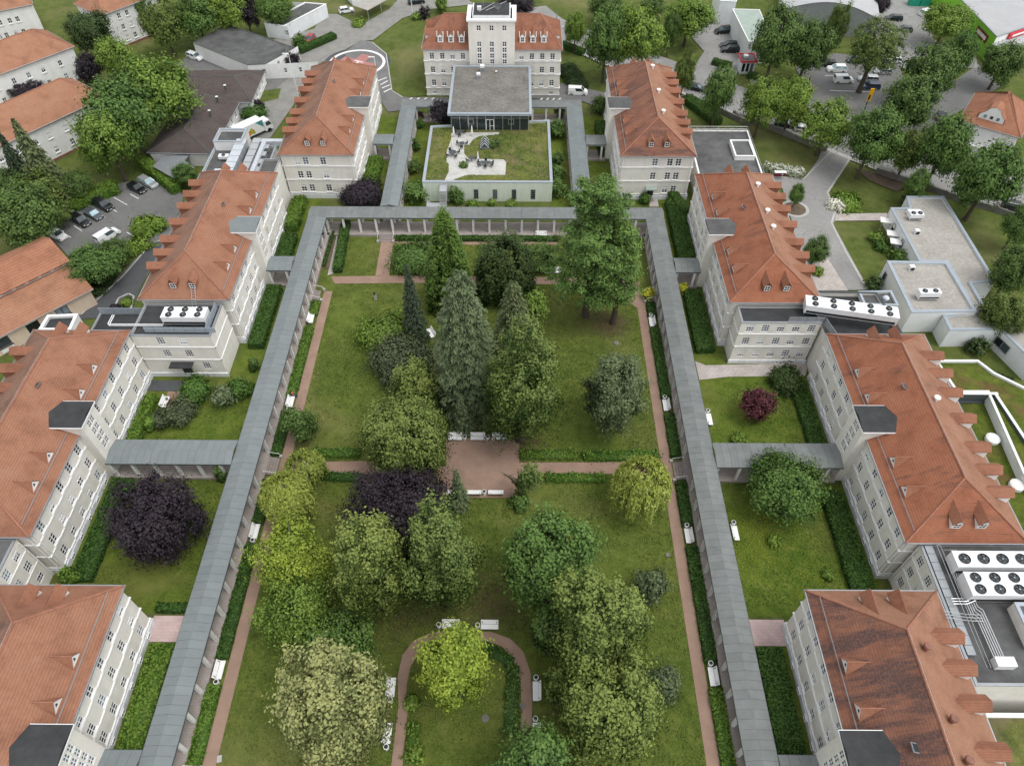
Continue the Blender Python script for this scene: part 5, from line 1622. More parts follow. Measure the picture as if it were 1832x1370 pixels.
def bin_(label, x, y):
    t = thing('litter_bin', label, 'bin', (x, y, 0), 'white litter bins beside the benches')
    MB().lathe((x, y, 0), [(.24, 0), (.30, .72), (.30, .80), (.22, .80)], 14).build('drum', 'bench_white', t)
    MB().lathe((x, y, .785), [(.225, 0), (.225, .03), (0.01, .03)], 14).build('opening', 'dark_metal', t)
    return t
BENCH = [
 ('white bench on the left path just below the far steps', (-34.03, 85.11), 0.0, None),
 ('white bench with the person in red beside the round bush', (-33.76, 67.35), 0.0, (1, 'bin behind the bench with the person in red')),
 ('white bench on the left path under the yellow sparse tree', (-33.95, 45.64), 0.0, (1, 'bin at the bench under the yellow sparse tree')),
 ('white bench on the left path nearest the viewer', (-33.82, 27.87), 0.0, (1, 'bin at the nearest bench on the left path')),
 ('farthest white bench on the right path', (22.56, 84.72), PI, (-1, 'bin at the farthest bench on the right path')),
 ('white bench on the right path level with the round grey tree', (22.59, 67.10), PI, (-1, 'bin on the right path level with the round grey tree')),
 ('white bench on the right path below the weeping willow', (22.68, 45.38), PI, (-1, 'bin on the right path below the weeping willow')),
 ('white bench on the right path nearest the viewer', (22.76, 27.51), PI, (-1, 'bin at the nearest bench on the right path')),
 ('white bench beside the red maple courtyard wall', (28.70, 64.51), 0.0, (-1, 'bin at the red maple courtyard bench')),
 ('white bench beside the wildflower lawn on the right', (28.92, 45.83), 0.0, (-1, 'bin at the wildflower lawn bench')),
 ('white bench against the hedge under the cross walkway', (4.68, 107.35), -PI / 2, None),
 ('white bench against the bushes left of the thuja', (-18.06, 97.00), -PI / 2, None),
 ('white bench on the far path left of the big pine', (6.96, 97.18), -PI / 2, (-1, 'bin left of the bench by the big pine')),
 ('white bench sideways under the thuja trunk', (-14.53, 91.38), PI, None),
 ('white bench turned askew behind the slim spruce', (-13.87, 81.89), PI + .5, None),
 ('left of three white benches along the top of the sandy square', (-8.70, 60.89), -PI / 2, (1, 'left bin between the three benches of the sandy square')),
 ('middle of three white benches along the top of the sandy square', (-5.38, 60.91), -PI / 2, (1, 'right bin between the three benches of the sandy square')),
 ('right of three white benches half under the tall lime', (-2.29, 60.94), -PI / 2, None),
 ('white bench at the bottom of the sandy square half behind the purple tree', (-8.32, 51.69), PI / 2, None),
 ('white bench below the sandy square behind the small grey conifer', (-5.57, 51.71), PI / 2, (1, 'bin between the two lower benches of the sandy square')),
 ('white bench at the lower right corner of the sandy square', (-2.58, 51.73), PI / 2, None),
 ('white bench at the top of the arched path left of its crown', (-7.57, 33.25), -PI / 2, (-1, 'bin at the left bench on top of the arched path')),
 ('white bench at the top of the arched path right of its crown', (-2.92, 33.21), -PI / 2, (-1, 'bin at the right bench on top of the arched path')),
 ('upper white bench on the left leg of the arched path', (-13.82, 26.08), 0.0, (1, 'bin at the upper bench left of the arched path')),
 ('lower white bench on the left leg of the arched path', (-13.69, 21.24), 0.0, (1, 'bin at the lower bench left of the arched path')),
 ('upper white bench on the right leg of the arched path', (2.55, 25.77), PI, (-1, 'bin at the upper bench right of the arched path')),
 ('lower white bench on the right leg of the arched path', (2.42, 21.35), PI, (-1, 'bin at the lower bench right of the arched path')),
 ('white bench in the left courtyard by the dark bushes', (-52.68, 67.21), 0.0, None),
]
for lab, q, a, b in BENCH:
    bench(lab, q[0], q[1], a)
    if b:
        s_, bl = b
        # along the bench: to the facing-person's right for +1
        dx, dy = math.sin(a) * 1.42, -math.cos(a) * 1.42
        k = s_ if abs(math.cos(a)) > .5 else (-s_ if a < 0 else s_)
        bx, by = (q[0], q[1] - 1.42 * s_) if abs(math.cos(a)) > .5 else (q[0] + 1.42 * s_, q[1])
        bin_(bl, bx, by)
# small sign plates, post and manhole covers in the lawn
sg = thing('garden_plaque', 'small grey slab lying in the lawn beside the left path', 'slab', (*(-31.54, 18.67), 0))
MB().obox((-31.54, 18.67), .5, .7, .02, .1, .2).build('slab_face', 'concrete', sg)
bu = thing('stone_figure', 'small dark bust on a pale plinth in the far left lawn', 'statue', (*(-24.03, 90.22), 0))
q = (-24.03, 90.22)
MB().box(q[0] - .22, q[0] + .22, q[1] - .22, q[1] + .22, 0, 1.1).build('pedestal', 'concrete', bu)
MB().lathe((*q, 1.1), [(.18, 0), (.26, .18), (.1, .3), (.15, .42), (.14, .56), (.04, .66)], 10).build('bust', 'dark_metal', bu)
for lab, q, r_ in (('round manhole cover in the lawn inside the arched path', (-3.14, 22.94), .42), ('round manhole cover on the arched path', (1.01, 24.26), .35), ('small drain cover in the right lawn', (16.35, 80.13), .45), ('small drain cover near the right path below the willow', (19.76, 42.82), .3)):
    m_ = thing('manhole_cover', lab, 'manhole cover', (q[0], q[1], 0))
    MB().lathe((*q, .0), [(r_, .0), (r_, .16), (0.01, .165)], 18).build('cover', 'wall_concrete', m_)

# ------------------------------------------------------------------ hedges and borders
def hx(lab, o0, o1, y0, y1, h, **kw):
    """clipped hedge in a box of offsets from the axis"""
    c = (o0 + o1) / 2
    return hedge(lab, (AX + c, y0), (AX + c, y1), abs(o1 - o0), h, **kw)
for s_, nm in ((-1, 'left'), (1, 'right')):
    segs = ((86.1, 89.3, 'beyond its first bench'), (68.5, 83.1, 'between first and second bench'), (57.8, 65.4, 'between second bench and steps'), (46.9, 53.6, 'between steps and third bench'), (29.2, 43.8, 'between third and fourth bench'), (17.6, 26.2, 'below the nearest bench'))
    for i, (ya_, yb_, w_) in enumerate(segs):
        if yb_ - ya_ < 1: continue
        hx('low hedge strip along the %s walkway %s' % (nm, w_), s_ * 27.75, s_ * 29.2, ya_, yb_, .62 + .05 * (i % 2), sp='hedge_light' if (i in (0, 1, 5) and s_ < 0) or i == 5 else 'hedge')
hedge('clipped hedge along the front of the cross walkway', ((-22.32, 107.74)[0], 106.3), ((7.70, 107.95)[0], 106.3), 1.0, .8)
hedge('clipped hedge right of the big pine under the cross walkway', (S(1, 21.0), 106.0), (S(1, 28.0), 106.0), 1.4, 1.1)
hedge('tall dark hedge beside the far left lawn', (-32.06, 110.36), (-31.56, 96.89), 1.5, 1.5)
hx('wide hedge along the second left wing', -37.3, -34.9, 78.5, 92.5, 1.3)
hx('hedge along the second left wing behind its stair tower', -37.6, -35.0, 98.6, 106.5, 1.5)
hx('leafy hedge in the corner of the left back wing', -37.6, -35.4, 108.5, 117.5, 1.8, sp='hedge_light', dens=.9, wob=.14)
hx('wide hedge along the second right wing', 34.4, 37.3, 78.0, 91.8, 1.2)
hx('hedge along the second right wing behind its stair tower', 34.6, 37.7, 98.6, 117.5, 1.5)
hx('hedge strip along the third left wing under the purple tree', -49.9, -47.2, 38.6, 53.5, .9)
hx('hedge along the third left wing beside the courtyard bench', -50.2, -48.6, 58.6, 68.0, 1.2, sp='hedge_light', wob=.16)
hx('hedge along the third right wing beside the wildflower lawn', 47.2, 50.0, 37.5, 52.0, 1.1)
hx('hedge along the third right wing beside the red maple', 47.7, 50.0, 58.2, 71.5, 1.0)
hx('broad leafy hedge along the near left wing', -36.9, -34.2, 19.2, 30.6, 1.2, sp='hedge_light', wob=.12)
hx('broad hedge along the near right wing', 33.8, 36.8, 19.0, 30.6, 1.2)
hedge('low hedge above the pink paving on the left', (S(-1, 38.0), 35.2), (S(-1, 32.8), 35.2), 1.0, .9)
hx('hedge along the left back wing beside the walkway', -25.0, -22.2, 118.5, 131.5, 1.7, sp='hedge_light', wob=.1)
hedge('hedge rows of the garden bed left of the tall dark hedge', (-34.33, 98.62), (-34.21, 108.38), .5, .5, dens=.8)
# perennial borders along the middle path
BORD = [('flowery border above the middle path on the left', (-28.64, 58.22), (-22.11, 58.27), 1.4, 'hedge_light'), ('border above the middle path right of the sandy square', (0.80, 58.15), (8.83, 58.20), 1.5, 'bright'), ('border above the middle path near the right walkway', (9.74, 57.93), (20.45, 58.14), 1.5, 'hedge_light'),
        ('dark border below the middle path on the left', (-26.79, 54.39), (-20.59, 54.03), 1.3, 'hedge'), ('border below the middle path right of the sandy square', (4.31, 54.34), (12.48, 54.26), 1.3, 'hedge_light'),
        ('planted strip in the far lawn between thuja and path corner', (-22.21, 104.03), (-15.46, 104.17), .8, 'hedge_light'), ('planted strip in the far lawn right of the thuja', (-7.05, 104.14), (5.47, 104.22), .8, 'bright'),
        ('wild border along the inside of the arch, left leg', (-11.00, 18.74), (-10.90, 22.34), 1.3, 'bright'), ('wild border along the inside of the arch, right leg', (-0.33, 21.25), (-0.02, 28.62), 1.4, 'maple'), ('wild border along the inside of the arch, upper right', (-0.21, 28.99), (-3.50, 30.87), 1.2, 'hedge')]
for lab, a, b, w, sp in BORD:
    hedge(lab, a, b, w, .32 if 'strip' in lab else .5, sp=sp, name='flower_border', cat='flower border', wob=.22, dens=.85, leaf=.15)

# ------------------------------------------------------------------ uneven meadow growth on the lawns
def inside(px, py, poly):
    r = np.zeros(len(px), bool)
    n = len(poly)
    for i in range(n):
        x0, y0 = poly[i]; x1, y1 = poly[(i + 1) % n]
        c = ((y0 > py) != (y1 > py))
        with np.errstate(divide='ignore', invalid='ignore'):
            r ^= c & (px < (x1 - x0) * (py - y0) / (y1 - y0 + 1e-12) + x0)
    return r
def meadow(name, label, x0, x1, y0, y1, n, sp='meadow', size=.11, patch=0.0, seed=1, z=.02, poly=None, excl=None):
    rng = np.random.default_rng(seed)
    px = x0 + (x1 - x0) * rng.random(n); py = y0 + (y1 - y0) * rng.random(n)
    w = np.sin(px * .31 + seed) * np.cos(py * .27 + 2 * seed) + .6 * np.sin(px * .9 + py * .7) * np.sin(py * 1.1 - seed) + .35 * rng.normal(size=n)
    ok = w > patch
    for q in PATHS: ok &= ~inside(px, py, q)
    if poly is not None: ok &= inside(px, py, poly)
    if excl is not None: ok &= ~inside(px, py, excl) & ((py < 136.6) | (np.abs(px - AX) > 8.8))
    px, py, w = px[ok], py[ok], w[ok]; m = len(px)
    c = np.stack([px, py, z + .05 + .09 * rng.random(m)], 1)
    nn = np.stack([rng.normal(size=m) * .7, rng.normal(size=m) * .7, .5 + .5 * rng.random(m)], 1)
    me = leaf_mesh(c, nn, size, np.clip(.45 + .22 * np.sin(px * .2 + py * .13) + .3 * (rng.random(m) - .5), 0, 1), 'leaf_' + sp, rng=rng)
    o = link_mesh(name, me)
    return tag(o, label, None, None, 'stuff')
meadow('lawn_grass', 'uneven grass growth on the park lawn', AX - 26.1, AX + 26.1, 12, 106, 90000, patch=-.35)
meadow('lawn_grass', 'uneven grass growth in the left courtyards', AX - 47, AX - 32.8, 36, 70, 12000, seed=3, patch=-.2)
meadow('lawn_grass', 'uneven grass growth in the right courtyards', AX + 32.8, AX + 47, 36, 72, 14000, seed=5, patch=-.2, sp='hedge_light', size=.10)
meadow('wildflowers', 'yellow wildflowers in the right courtyard lawn', AX + 33.5, AX + 46.5, 37, 50, 7000, seed=8, patch=.4, sp='gold', size=.075, z=.12)

meadow('roof_plants', 'patchy green sedum on the hall roof', S(-1, 11.8), S(1, 11.8), 119.2, 139.5, 9000, seed=12, patch=.1, sp='hedge_light', size=.12, z=4.12, excl=ter)
meadow('roof_plants', 'yellow sedum patches on the hall roof', S(-1, 11.8), S(1, 11.8), 119.2, 139.5, 5000, seed=15, patch=.55, sp='gold', size=.09, z=4.12, excl=ter)
meadow('roof_plants', 'brown dry patches on the hall roof', S(-1, 11.8), S(1, 11.8), 119.2, 139.5, 5000, seed=19, patch=.5, sp='redmap', size=.09, z=4.11, excl=ter)

def litter(label, q, r, n, seed):
    rng = np.random.default_rng(seed)
    p = rng.normal(size=(n, 2)) * r * .55
    c = np.stack([q[0] + p[:, 0], q[1] + p[:, 1], .03 + .05 * rng.random(n)], 1)
    nn = np.stack([rng.normal(size=n) * .3, rng.normal(size=n) * .3, np.ones(n)], 1)
    return tag(link_mesh('leaf_litter', leaf_mesh(c, nn, .10, rng.random(n), 'leaf_litter', rng=rng)), label, None, None, 'stuff')
for i, (lab, q, r) in enumerate((('brown needles under the large pine', (12.86, 85.58), 4.5), ('brown needles under the smaller pine', (16.32, 84.55), 2.5), ('fallen leaves under the blue spruce', (-6.98, 65.83), 4.5), ('fallen leaves under the two full limes', (-12.93, 35.02), 5.0), ('fallen leaves under the tall lime', (0.71, 59.57), 4.0), ('fallen leaves under the big pale limes', (8.95, 25.69), 5.0), ('fallen leaves under the large pale lime', (-14.52, 54.72), 3.5), ('fallen leaves above the arched path', (-2.71, 35.44), 4.0))):
    litter(lab, q, r, 1700, 30 + i)

# ------------------------------------------------------------------ trees of the park
def cone_tree(lab, sp, X, Y, r, h, shape='cone', name='thuja_tree', leaf=.2, dens=1.0):
    sd = nseed()
    return plant(name, 'tree', lab, X, Y, crown_dense(sd, r, h, sp, leaf, shape, dens), trunk_mesh(sd, h * .8, .25, []))
def pine_tree(lab, X, Y, r, h, zlow, sp='pine', plates=26):
    sd = nseed()
    cm, cen = crown_pine(sd, r, h, sp, zlow=zlow, plates=plates)
    rg = random.Random(sd)
    return plant('pine_tree', 'tree', lab, X, Y, cm, trunk_mesh(sd, h * .97, .2 + .012 * h, [tuple(cen[i] * np.array([.9, .9, 1])) for i in rg.sample(range(len(cen)), 16)]))
def willow(lab, X, Y, r, rz, zc, strands=300):
    sd = nseed()
    return plant('weeping_willow', 'tree', lab, X, Y, crown_willow(sd, r, rz, zc, 'willow', strands=strands), trunk_mesh(sd, zc + rz * .5, .28, [(r * .5 * math.cos(k), r * .5 * math.sin(k), zc + rz * .4) for k in range(6)], 'bark_pale'))

cone_tree('tall dark green thuja cone on the far path', 'thuja', -11.15, 89.73, 3.76, 18.30)
cone_tree('broad dark yew dome right of the thuja', 'yew', -1.70, 91.19, 4.70, 11.00, shape='dome', name='yew_tree', leaf=.19)
conifer('tall grey blue spruce in the middle of the park', 'spruce', -7.05, 67.32, 6.31, 26.30, leaf=.22, ragged=.4, power=.45, dens=1.2)
conifer('olive spruce behind the tall lime right of the blue spruce', 'spruce2', -0.35, 74.55, 5.05, 18.60, leaf=.22, ragged=.4, power=.65)
conifer('slim dark spruce left of the blue spruce', 'fir', -15.92, 80.24, 2.71, 16.30, leaf=.22, ragged=.5)
pine_tree('large bright pine at the right end of the cross walkway', 11.69, 86.36, 8.14, 25.70, .22, plates=46)
pine_tree('smaller leaning pine between the big pine and the right path', 16.16, 84.81, 3.91, 19.80, .28, plates=28)
tree('tall lime with pale hanging foliage right of the blue spruce', 'lime2', 0.76, 60.99, 5.34, 11.27, 11.87, droop=1.3, taper=.25)
tree('narrow pale lime above the large pale lime left of centre', 'lime', -14.14, 65.74, 3.68, 4.05, 6.05, droop=.8, taper=.3)
tree('large pale lime left of the sandy square', 'lime', -14.83, 55.90, 5.95, 5.95, 7.15, droop=.9)
tree('small light maple behind the olive spruce', 'bright', 3.08, 80.24, 1.91, 5.20, 6.70)
shrub('low light green acacia in the far left lawn', 'bright', -20.79, 81.06, 4.15, 2.2, dens=.5)
shrub('dark brown green juniper mass below the slim spruce', 'juniper', -17.33, 74.09, 4.50, 3.0)
tree('round grey green tree alone in the right lawn', 'olive', 13.67, 63.35, 4.50, 7.14, 7.94, dens=1.1)
tree('wide dark purple beech left of the sandy square', 'purple', -14.36, 45.21, 6.81, 5.54, 6.34, name='copper_beech', leaf=.17, dens=.75)
willow('yellow green weeping willow beside the right path', 16.42, 49.86, 4.35, 4.35, 4.95)
willow('upper yellow green weeping willow beside the left path', -28.51, 53.74, 2.88, 2.43, 3.03, 170)
willow('lower yellow green weeping willow beside the left path', -29.39, 48.22, 3.76, 3.76, 4.36, 260)
tree('small round dark tree over the bench with the person in red', 'dark', -30.53, 60.71, 2.61, 3.15, 3.55)
tree('sparse yellow tree with pale bare limbs left of the limes', 'yellow', -26.31, 39.35, 4.79, 3.90, 6.40, dens=.6, bark='bark_pale', lobes=.4)
tree('light green loose tree below the sparse yellow tree', 'bright', -24.92, 33.01, 4.35, 3.96, 5.46, dens=.75, lobes=.35)
tree('left of the two full limes in the middle foreground', 'lime', -15.78, 35.44, 4.31, 10.38, 11.38, droop=.9)
tree('right of the two full limes in the middle foreground', 'lime2', -8.11, 36.30, 4.74, 9.83, 10.83, droop=.9)
tree('deep green bushy tree above the palest lime', 'maple', -19.22, 29.83, 3.78, 3.94, 4.44)
tree('bright green maple right of the full limes', 'maple', 4.01, 36.31, 5.27, 8.94, 10.14, leaf=.19)
tree('dark maple crown in the shade below the bright maple', 'dark', 4.06, 30.37, 2.11, 5.63, 6.43)
tree('big pale lime on the right foreground, upper crown', 'lime', 8.38, 28.51, 4.92, 11.82, 12.82, droop=.9, dens=.85)
tree('big pale lime on the right foreground, lowest crown', 'lime', 9.41, 21.86, 5.52, 7.77, 8.77, droop=.9)
tree('small lime at the left rim of the big pale limes', 'lime2', 5.02, 24.68, 1.79, 4.94, 5.54, droop=.8)
tree('palest cream green lime at the bottom left', 'pale', -17.36, 20.43, 5.20, 10.51, 11.31, droop=.8, dens=.85)
tree('yellow green maple inside the arched path', 'yellow', -6.08, 25.36, 3.82, 7.71, 9.21, dens=.8, lobes=.4)
tree('green tree cut off by the bottom edge of the picture', 'maple', 1.71, 15.68, 3.74, 7.79, 8.39)
shrub('upper grey green shrub right of the big limes', 'olive', 16.71, 37.72, 2.05, 3.0)
shrub('lower grey green shrub right of the big limes', 'olive', 16.34, 26.07, 2.13, 3.0)
conifer('small blue spruce above the sandy square benches', 'spruce', -7.65, 62.51, 2.08, 8.50, leaf=.2, ragged=.5)
conifer('small grey conifer below the sandy square', 'spruce', -7.46, 49.95, 1.77, 8.80, leaf=.2, ragged=.5)
shrub('leafy bush around the bench left of the thuja', 'maple', -18.03, 99.39, 3.79, 2.0)
shrub('dark rounded bush left of the big pine bench', 'dark', 4.46, 98.96, 2.77, 2.6)
shrub('bush under the sparse bare tree on the sandy square', 'maple', 0.70, 50.27, 1.51, 1.1)
shrub('golden shrub at the far right walkway', 'gold', 22.79, 91.01, 1.05, 1.2)
shrub('golden shrub between right walkway and stair tower', 'gold', 28.96, 92.48, 0.87, 1.2)
shrub('light leaved clump inside the arch on the left', 'bright', -11.36, 24.56, 0.88, .8)
shrub('light clump at the bottom of the left arch border', 'bright', -10.38, 19.32, 0.84, .8)
# half dead tree on the sandy square
sd = nseed()
_x, _y = (0.71, 50.96)
lim = [(-2.2, .6, 5.6), (-1.6, -.4, 6.8), (1.2, .3, 5.9), (.2, .2, 7.2), (1.9, -.3, 4.6), (-.4, .8, 6.2), (-2.6, .2, 6.6)]
rng_ = np.random.default_rng(sd)
cen_ = np.array([(1.4, .2, 5.2), (.6, .1, 4.4), (1.9, .3, 6.2), (.9, -.3, 6.3), (1.5, -.4, 4.2), (.2, .0, 3.8), (1.1, .4, 7.0), (.5, -.3, 5.4), (2.2, 0, 5.4)])
p_, n_, t_ = clumps_to_leaves(rng_, cen_, np.full(len(cen_), .8), 110, .2, 'lime2')
plant('broadleaf_tree', 'tree', 'half dead tree with bare grey limbs on the sandy square', _x, _y, leaf_mesh(p_, n_, .2, t_, 'leaf_lime2', rng=rng_), trunk_mesh(sd, 5.0, .34, lim, 'bark', spread=1.4))

# courtyards
tree('big dark purple tree filling the left courtyard', 'purple', -44.74, 44.68, 5.84, 5.48, 6.08, name='copper_beech', leaf=.17, dens=.8, lobes=.28)
tree('red leaved maple in the right courtyard', 'redmap', 35.35, 65.27, 2.68, 2.86, 3.36, leaf=.2, dens=.75)
shrub('round dark bush beside the red leaved maple', 'deep', 41.63, 71.76, 2.49, 1.7)
tree('full green tree at the right side walkway', 'maple', 35.70, 49.96, 5.51, 3.80, 5.00, leaf=.18)
for lab, sp, a, h in (('leafy hedge bush left of the courtyard conifer', 'hedge', (-48.27, 69.00, 2.54), 1.8), ('bluish conifer bush in the left courtyard', 'spruce', (-43.76, 67.44, 1.76), 2.2), ('green bush right of the courtyard conifer', 'hedge', (-41.76, 69.21, 2.04), 1.8),
                      ('dark arching shrub below the courtyard bench', 'juniper', (-49.51, 64.72, 2.48), 1.8), ('small dark shrub beside the left courtyard wall', 'juniper', (-51.91, 63.52, 1.64), 1.3), ('light shrub at the left side walkway', 'hedge_light', (-53.16, 62.52, 0.82), 1.5),
                      ('small ivy bush at the corner of the left side walkway', 'dark', (-40.53, 53.86, 0.77), 1.8), ('bush at the foot of the third left wing', 'hedge_light', (-55.63, 39.17, 1.26), 1.2),
                      ('small flowering shrub in the right wildflower lawn', 'bright', (33.65, 44.65, 0.87), .7), ('yellow green clump at the right of the wildflower lawn', 'bright', (39.54, 40.16, 0.70), .6), ('low bright clump above the right side walkway', 'bright', (32.23, 61.13, 1.05), .7),
                      ('dark purple dome of a shrub beside the left back wing', 'purple', (-30.07, 118.20, 4.04), 2.4), ('green shrub in the left foundation bed at the park corner', 'dark', (-40.88, 74.23, 0.88), 1.5)):
    shrub(lab, sp, *a, h)
# garden between the back walkways and the hall
tree('dark purple tree between left back walkway and glass pavilion', 'purple', -16.10, 145.43, 2.92, 2.92, 3.32, name='copper_beech', leaf=.18)
for i, (lab, sp, a, h) in enumerate((('small dark red shrub at the corner of the left back walkway', 'redmap', (-21.51, 148.63, 0.87), 1.2), ('round green bush at the left back walkway', 'hedge', (-21.22, 145.37, 0.86), 1.2), ('green bush by the top of the hall wall, left', 'hedge', (-21.35, 136.40, 1.07), 1.5),
    ('loose green shrub left of the hall near the middle', 'dark', (-20.78, 128.15, 1.37), 2.0), ('large leafy shrub at the left front corner of the hall', 'maple', (-19.50, 118.67, 2.40), 2.6), ('bright bush beside the outside stair', 'maple', (-11.73, 117.97, 1.64), 2.2),
    ('low light green plant in front of the hall windows', 'bright', (-4.75, 117.20, 0.66), .7), ('low green plant in front of the hall', 'hedge_light', (-8.55, 116.62, 1.31), .7), ('low mixed plant in front of the hall right part', 'bright', (-1.04, 117.20, 0.98), .6),
    ('topmost round bush right of the hall', 'maple', (9.57, 149.50, 1.25), 1.8), ('large round bush right of the pavilion corner', 'maple', (8.66, 141.49, 1.69), 2.4), ('round bush right of the hall, third from the top', 'dark', (8.43, 130.60, 1.38), 1.9), ('round bush right of the hall, fourth from the top', 'maple', (8.42, 126.44, 1.48), 1.8),
    ('large bush at the right front corner of the hall', 'maple', (8.51, 120.31, 1.65), 2.4), ('clipped bush left of the entrance door path', 'hedge', (25.09, 118.13, 1.20), 1.4), ('leafy tall shrub behind the right back walkway', 'dark', (18.69, 152.03, 1.89), 2.6))):
    shrub(lab, sp, *a, h)
shrub('round dark bush on the planted roof beside the roof light', 'dark', *((-4.30, 131.26)), 1.15, 1.0, z=4.1)
shrub('small bush in the terrace bed on the planted roof', 'maple', *((-10.39, 123.87)), .7, .6, z=4.1)
hx('clipped hedge along the right back wing beside the walkway', 22.8, 25.0, 133.5, 146.0, 1.5)
hedge('dark hedge at the foot of the right back wing, front right', (30.29, 120.41), (32.59, 113.09), 1.8, 1.8, sp='hedge')

# ------------------------------------------------------------------ surroundings: paved ground
ground('car_park', [(-88.13, 114.80), (-84.27, 119.61), (-79.37, 124.07), (-71.81, 125.26), (-65.82, 119.74), (-64.40, 107.92), (-65.32, 94.29), (-65.04, 86.15), (-73.51, 85.31), (-71.92, 90.49), (-70.23, 95.97), (-67.58, 104.55), (-70.65, 106.43), (-74.52, 101.26), (-81.34, 101.22), (-87.79, 107.28), (-89.06, 113.24)], 'asphalt_mid')
ground('road', [(-73.36, 84.93), (-65.18, 85.76), (-65.32, 96.00), (-65.25, 105.75), (-67.44, 105.03), (-69.48, 94.68), (-72.26, 88.47)], 'asphalt_dark')
ground('road', [(-58.25, 138.63), (-53.41, 140.60), (-51.24, 154.34), (-49.82, 173.02), (-45.85, 178.16), (-40.52, 186.67), (-37.21, 187.16), (-30.98, 200.22), (-23.93, 205.92), (-11.93, 209.17), (-16.89, 216.80), (-32.60, 215.57), (-35.17, 205.84), (-41.81, 195.68), (-49.05, 202.64), (-52.61, 202.61), (-53.63, 193.65), (-64.86, 186.04), (-56.02, 179.83), (-58.44, 157.97), (-61.99, 147.90), (-62.85, 141.84), (-62.37, 137.33)], 'sett_road')
ground('yard', [(-83.69, 173.62), (-81.93, 181.41), (-66.36, 172.08), (-61.81, 168.02), (-78.92, 167.10)], 'asphalt_mid')
ground('yard', [(-58.44, 157.97), (-65.67, 165.60), (-66.26, 167.99), (-61.14, 168.03), (-56.30, 171.32), (-55.67, 178.09), (-53.11, 171.34)], 'asphalt_mid')
ground('lawn', [(-66.05, 160.93), (-59.52, 160.98), (-55.73, 162.16), (-55.25, 157.25), (-60.02, 155.00)], 'grass_ground')
ground('lawn', [(-37.45, 185.78), (-30.82, 198.72), (-25.69, 202.80), (-22.90, 182.72), (-20.93, 158.98), (-26.56, 158.19), (-30.13, 162.72), (-31.65, 172.32), (-33.38, 179.99)], 'grass_ground')
hc = (S(-1, 34.0), 174.6)
ground('helipad', [(hc[0] + 8.3 * math.cos(k * PI / 24), hc[1] + 8.3 * math.sin(k * PI / 24)) for k in range(48)], 'asphalt_dark')
ground('road', [(-40.59, 187.13), (-37.30, 186.24), (-32.97, 179.99), (-31.25, 172.32), (-29.56, 161.19), (-26.56, 158.19), (-15.93, 158.27), (-15.69, 154.59), (-29.20, 151.63), (-33.40, 161.16), (-43.67, 179.92)], 'asphalt_mid')
rings = 48
_gz[0] += .004
rg_ = MB().ring([(hc[0] + 7.0 * math.cos(k * 2 * PI / rings), hc[1] + 7.0 * math.sin(k * 2 * PI / rings)) for k in range(rings)], [(hc[0] + 6.3 * math.cos(k * 2 * PI / rings), hc[1] + 6.3 * math.sin(k * 2 * PI / rings)) for k in range(rings)], .05, _gz[0] + .09)
tag(rg_.build('helipad_ring', 'marking_white'), 'white painted landing ring behind the left back wing', 'road marking')
th_ = math.atan2((-35.71, 173.29)[1] - (-39.24, 174.95)[1], (-35.71, 173.29)[0] - (-39.24, 174.95)[0])
def rot2(pts, c, a): return [(c[0] + x * math.cos(a) - y * math.sin(a), c[1] + x * math.sin(a) + y * math.cos(a)) for x, y in pts]
cr = rot2([(-1.5, -4.6), (1.5, -4.6), (1.5, -1.5), (4.6, -1.5), (4.6, 1.5), (1.5, 1.5), (1.5, 4.6), (-1.5, 4.6), (-1.5, 1.5), (-4.6, 1.5), (-4.6, -1.5), (-1.5, -1.5)], hc, th_)
tag(MB().poly([(x, y, _gz[0] + .08) for x, y in cr]).build('helipad_cross', 'heli_red'), 'red painted cross in the middle of the landing ring', 'road marking')
hm = thing('helipad_letter', 'white painted H on the red landing cross', 'road marking', (hc[0], hc[1], 0))
for bx in ((-1.05, -.65, -1.3, 1.3), (.65, 1.05, -1.3, 1.3), (-.65, .65, -.2, .2)):
    MB().poly([(x, y, _gz[0] + .09) for x, y in rot2([(bx[0], bx[2]), (bx[1], bx[2]), (bx[1], bx[3]), (bx[0], bx[3])], hc, th_ + PI / 2)]).build('letter_stroke', 'marking_white', hm)
# zebra strokes at the helipad
zb = thing('hatched_marking', 'white hatched road marking beside the landing ring', 'road marking', (*(-31.09, 162.71), 0))
for a, b in (((-33.57, 165.43), (-31.39, 167.43)), ((-32.40, 163.87), (-30.88, 165.84)), ((-31.82, 162.32), (-30.19, 163.88)), ((-31.20, 160.42), (-29.67, 162.11))):
    d = Vector((b[0] - a[0], b[1] - a[1])); an = math.atan2(d.y, d.x)
    MB().obox(((a[0] + b[0]) / 2, (a[1] + b[1]) / 2), d.length, .32, 0, _gz[0] + .02, an).build('stroke', 'marking_white', zb)
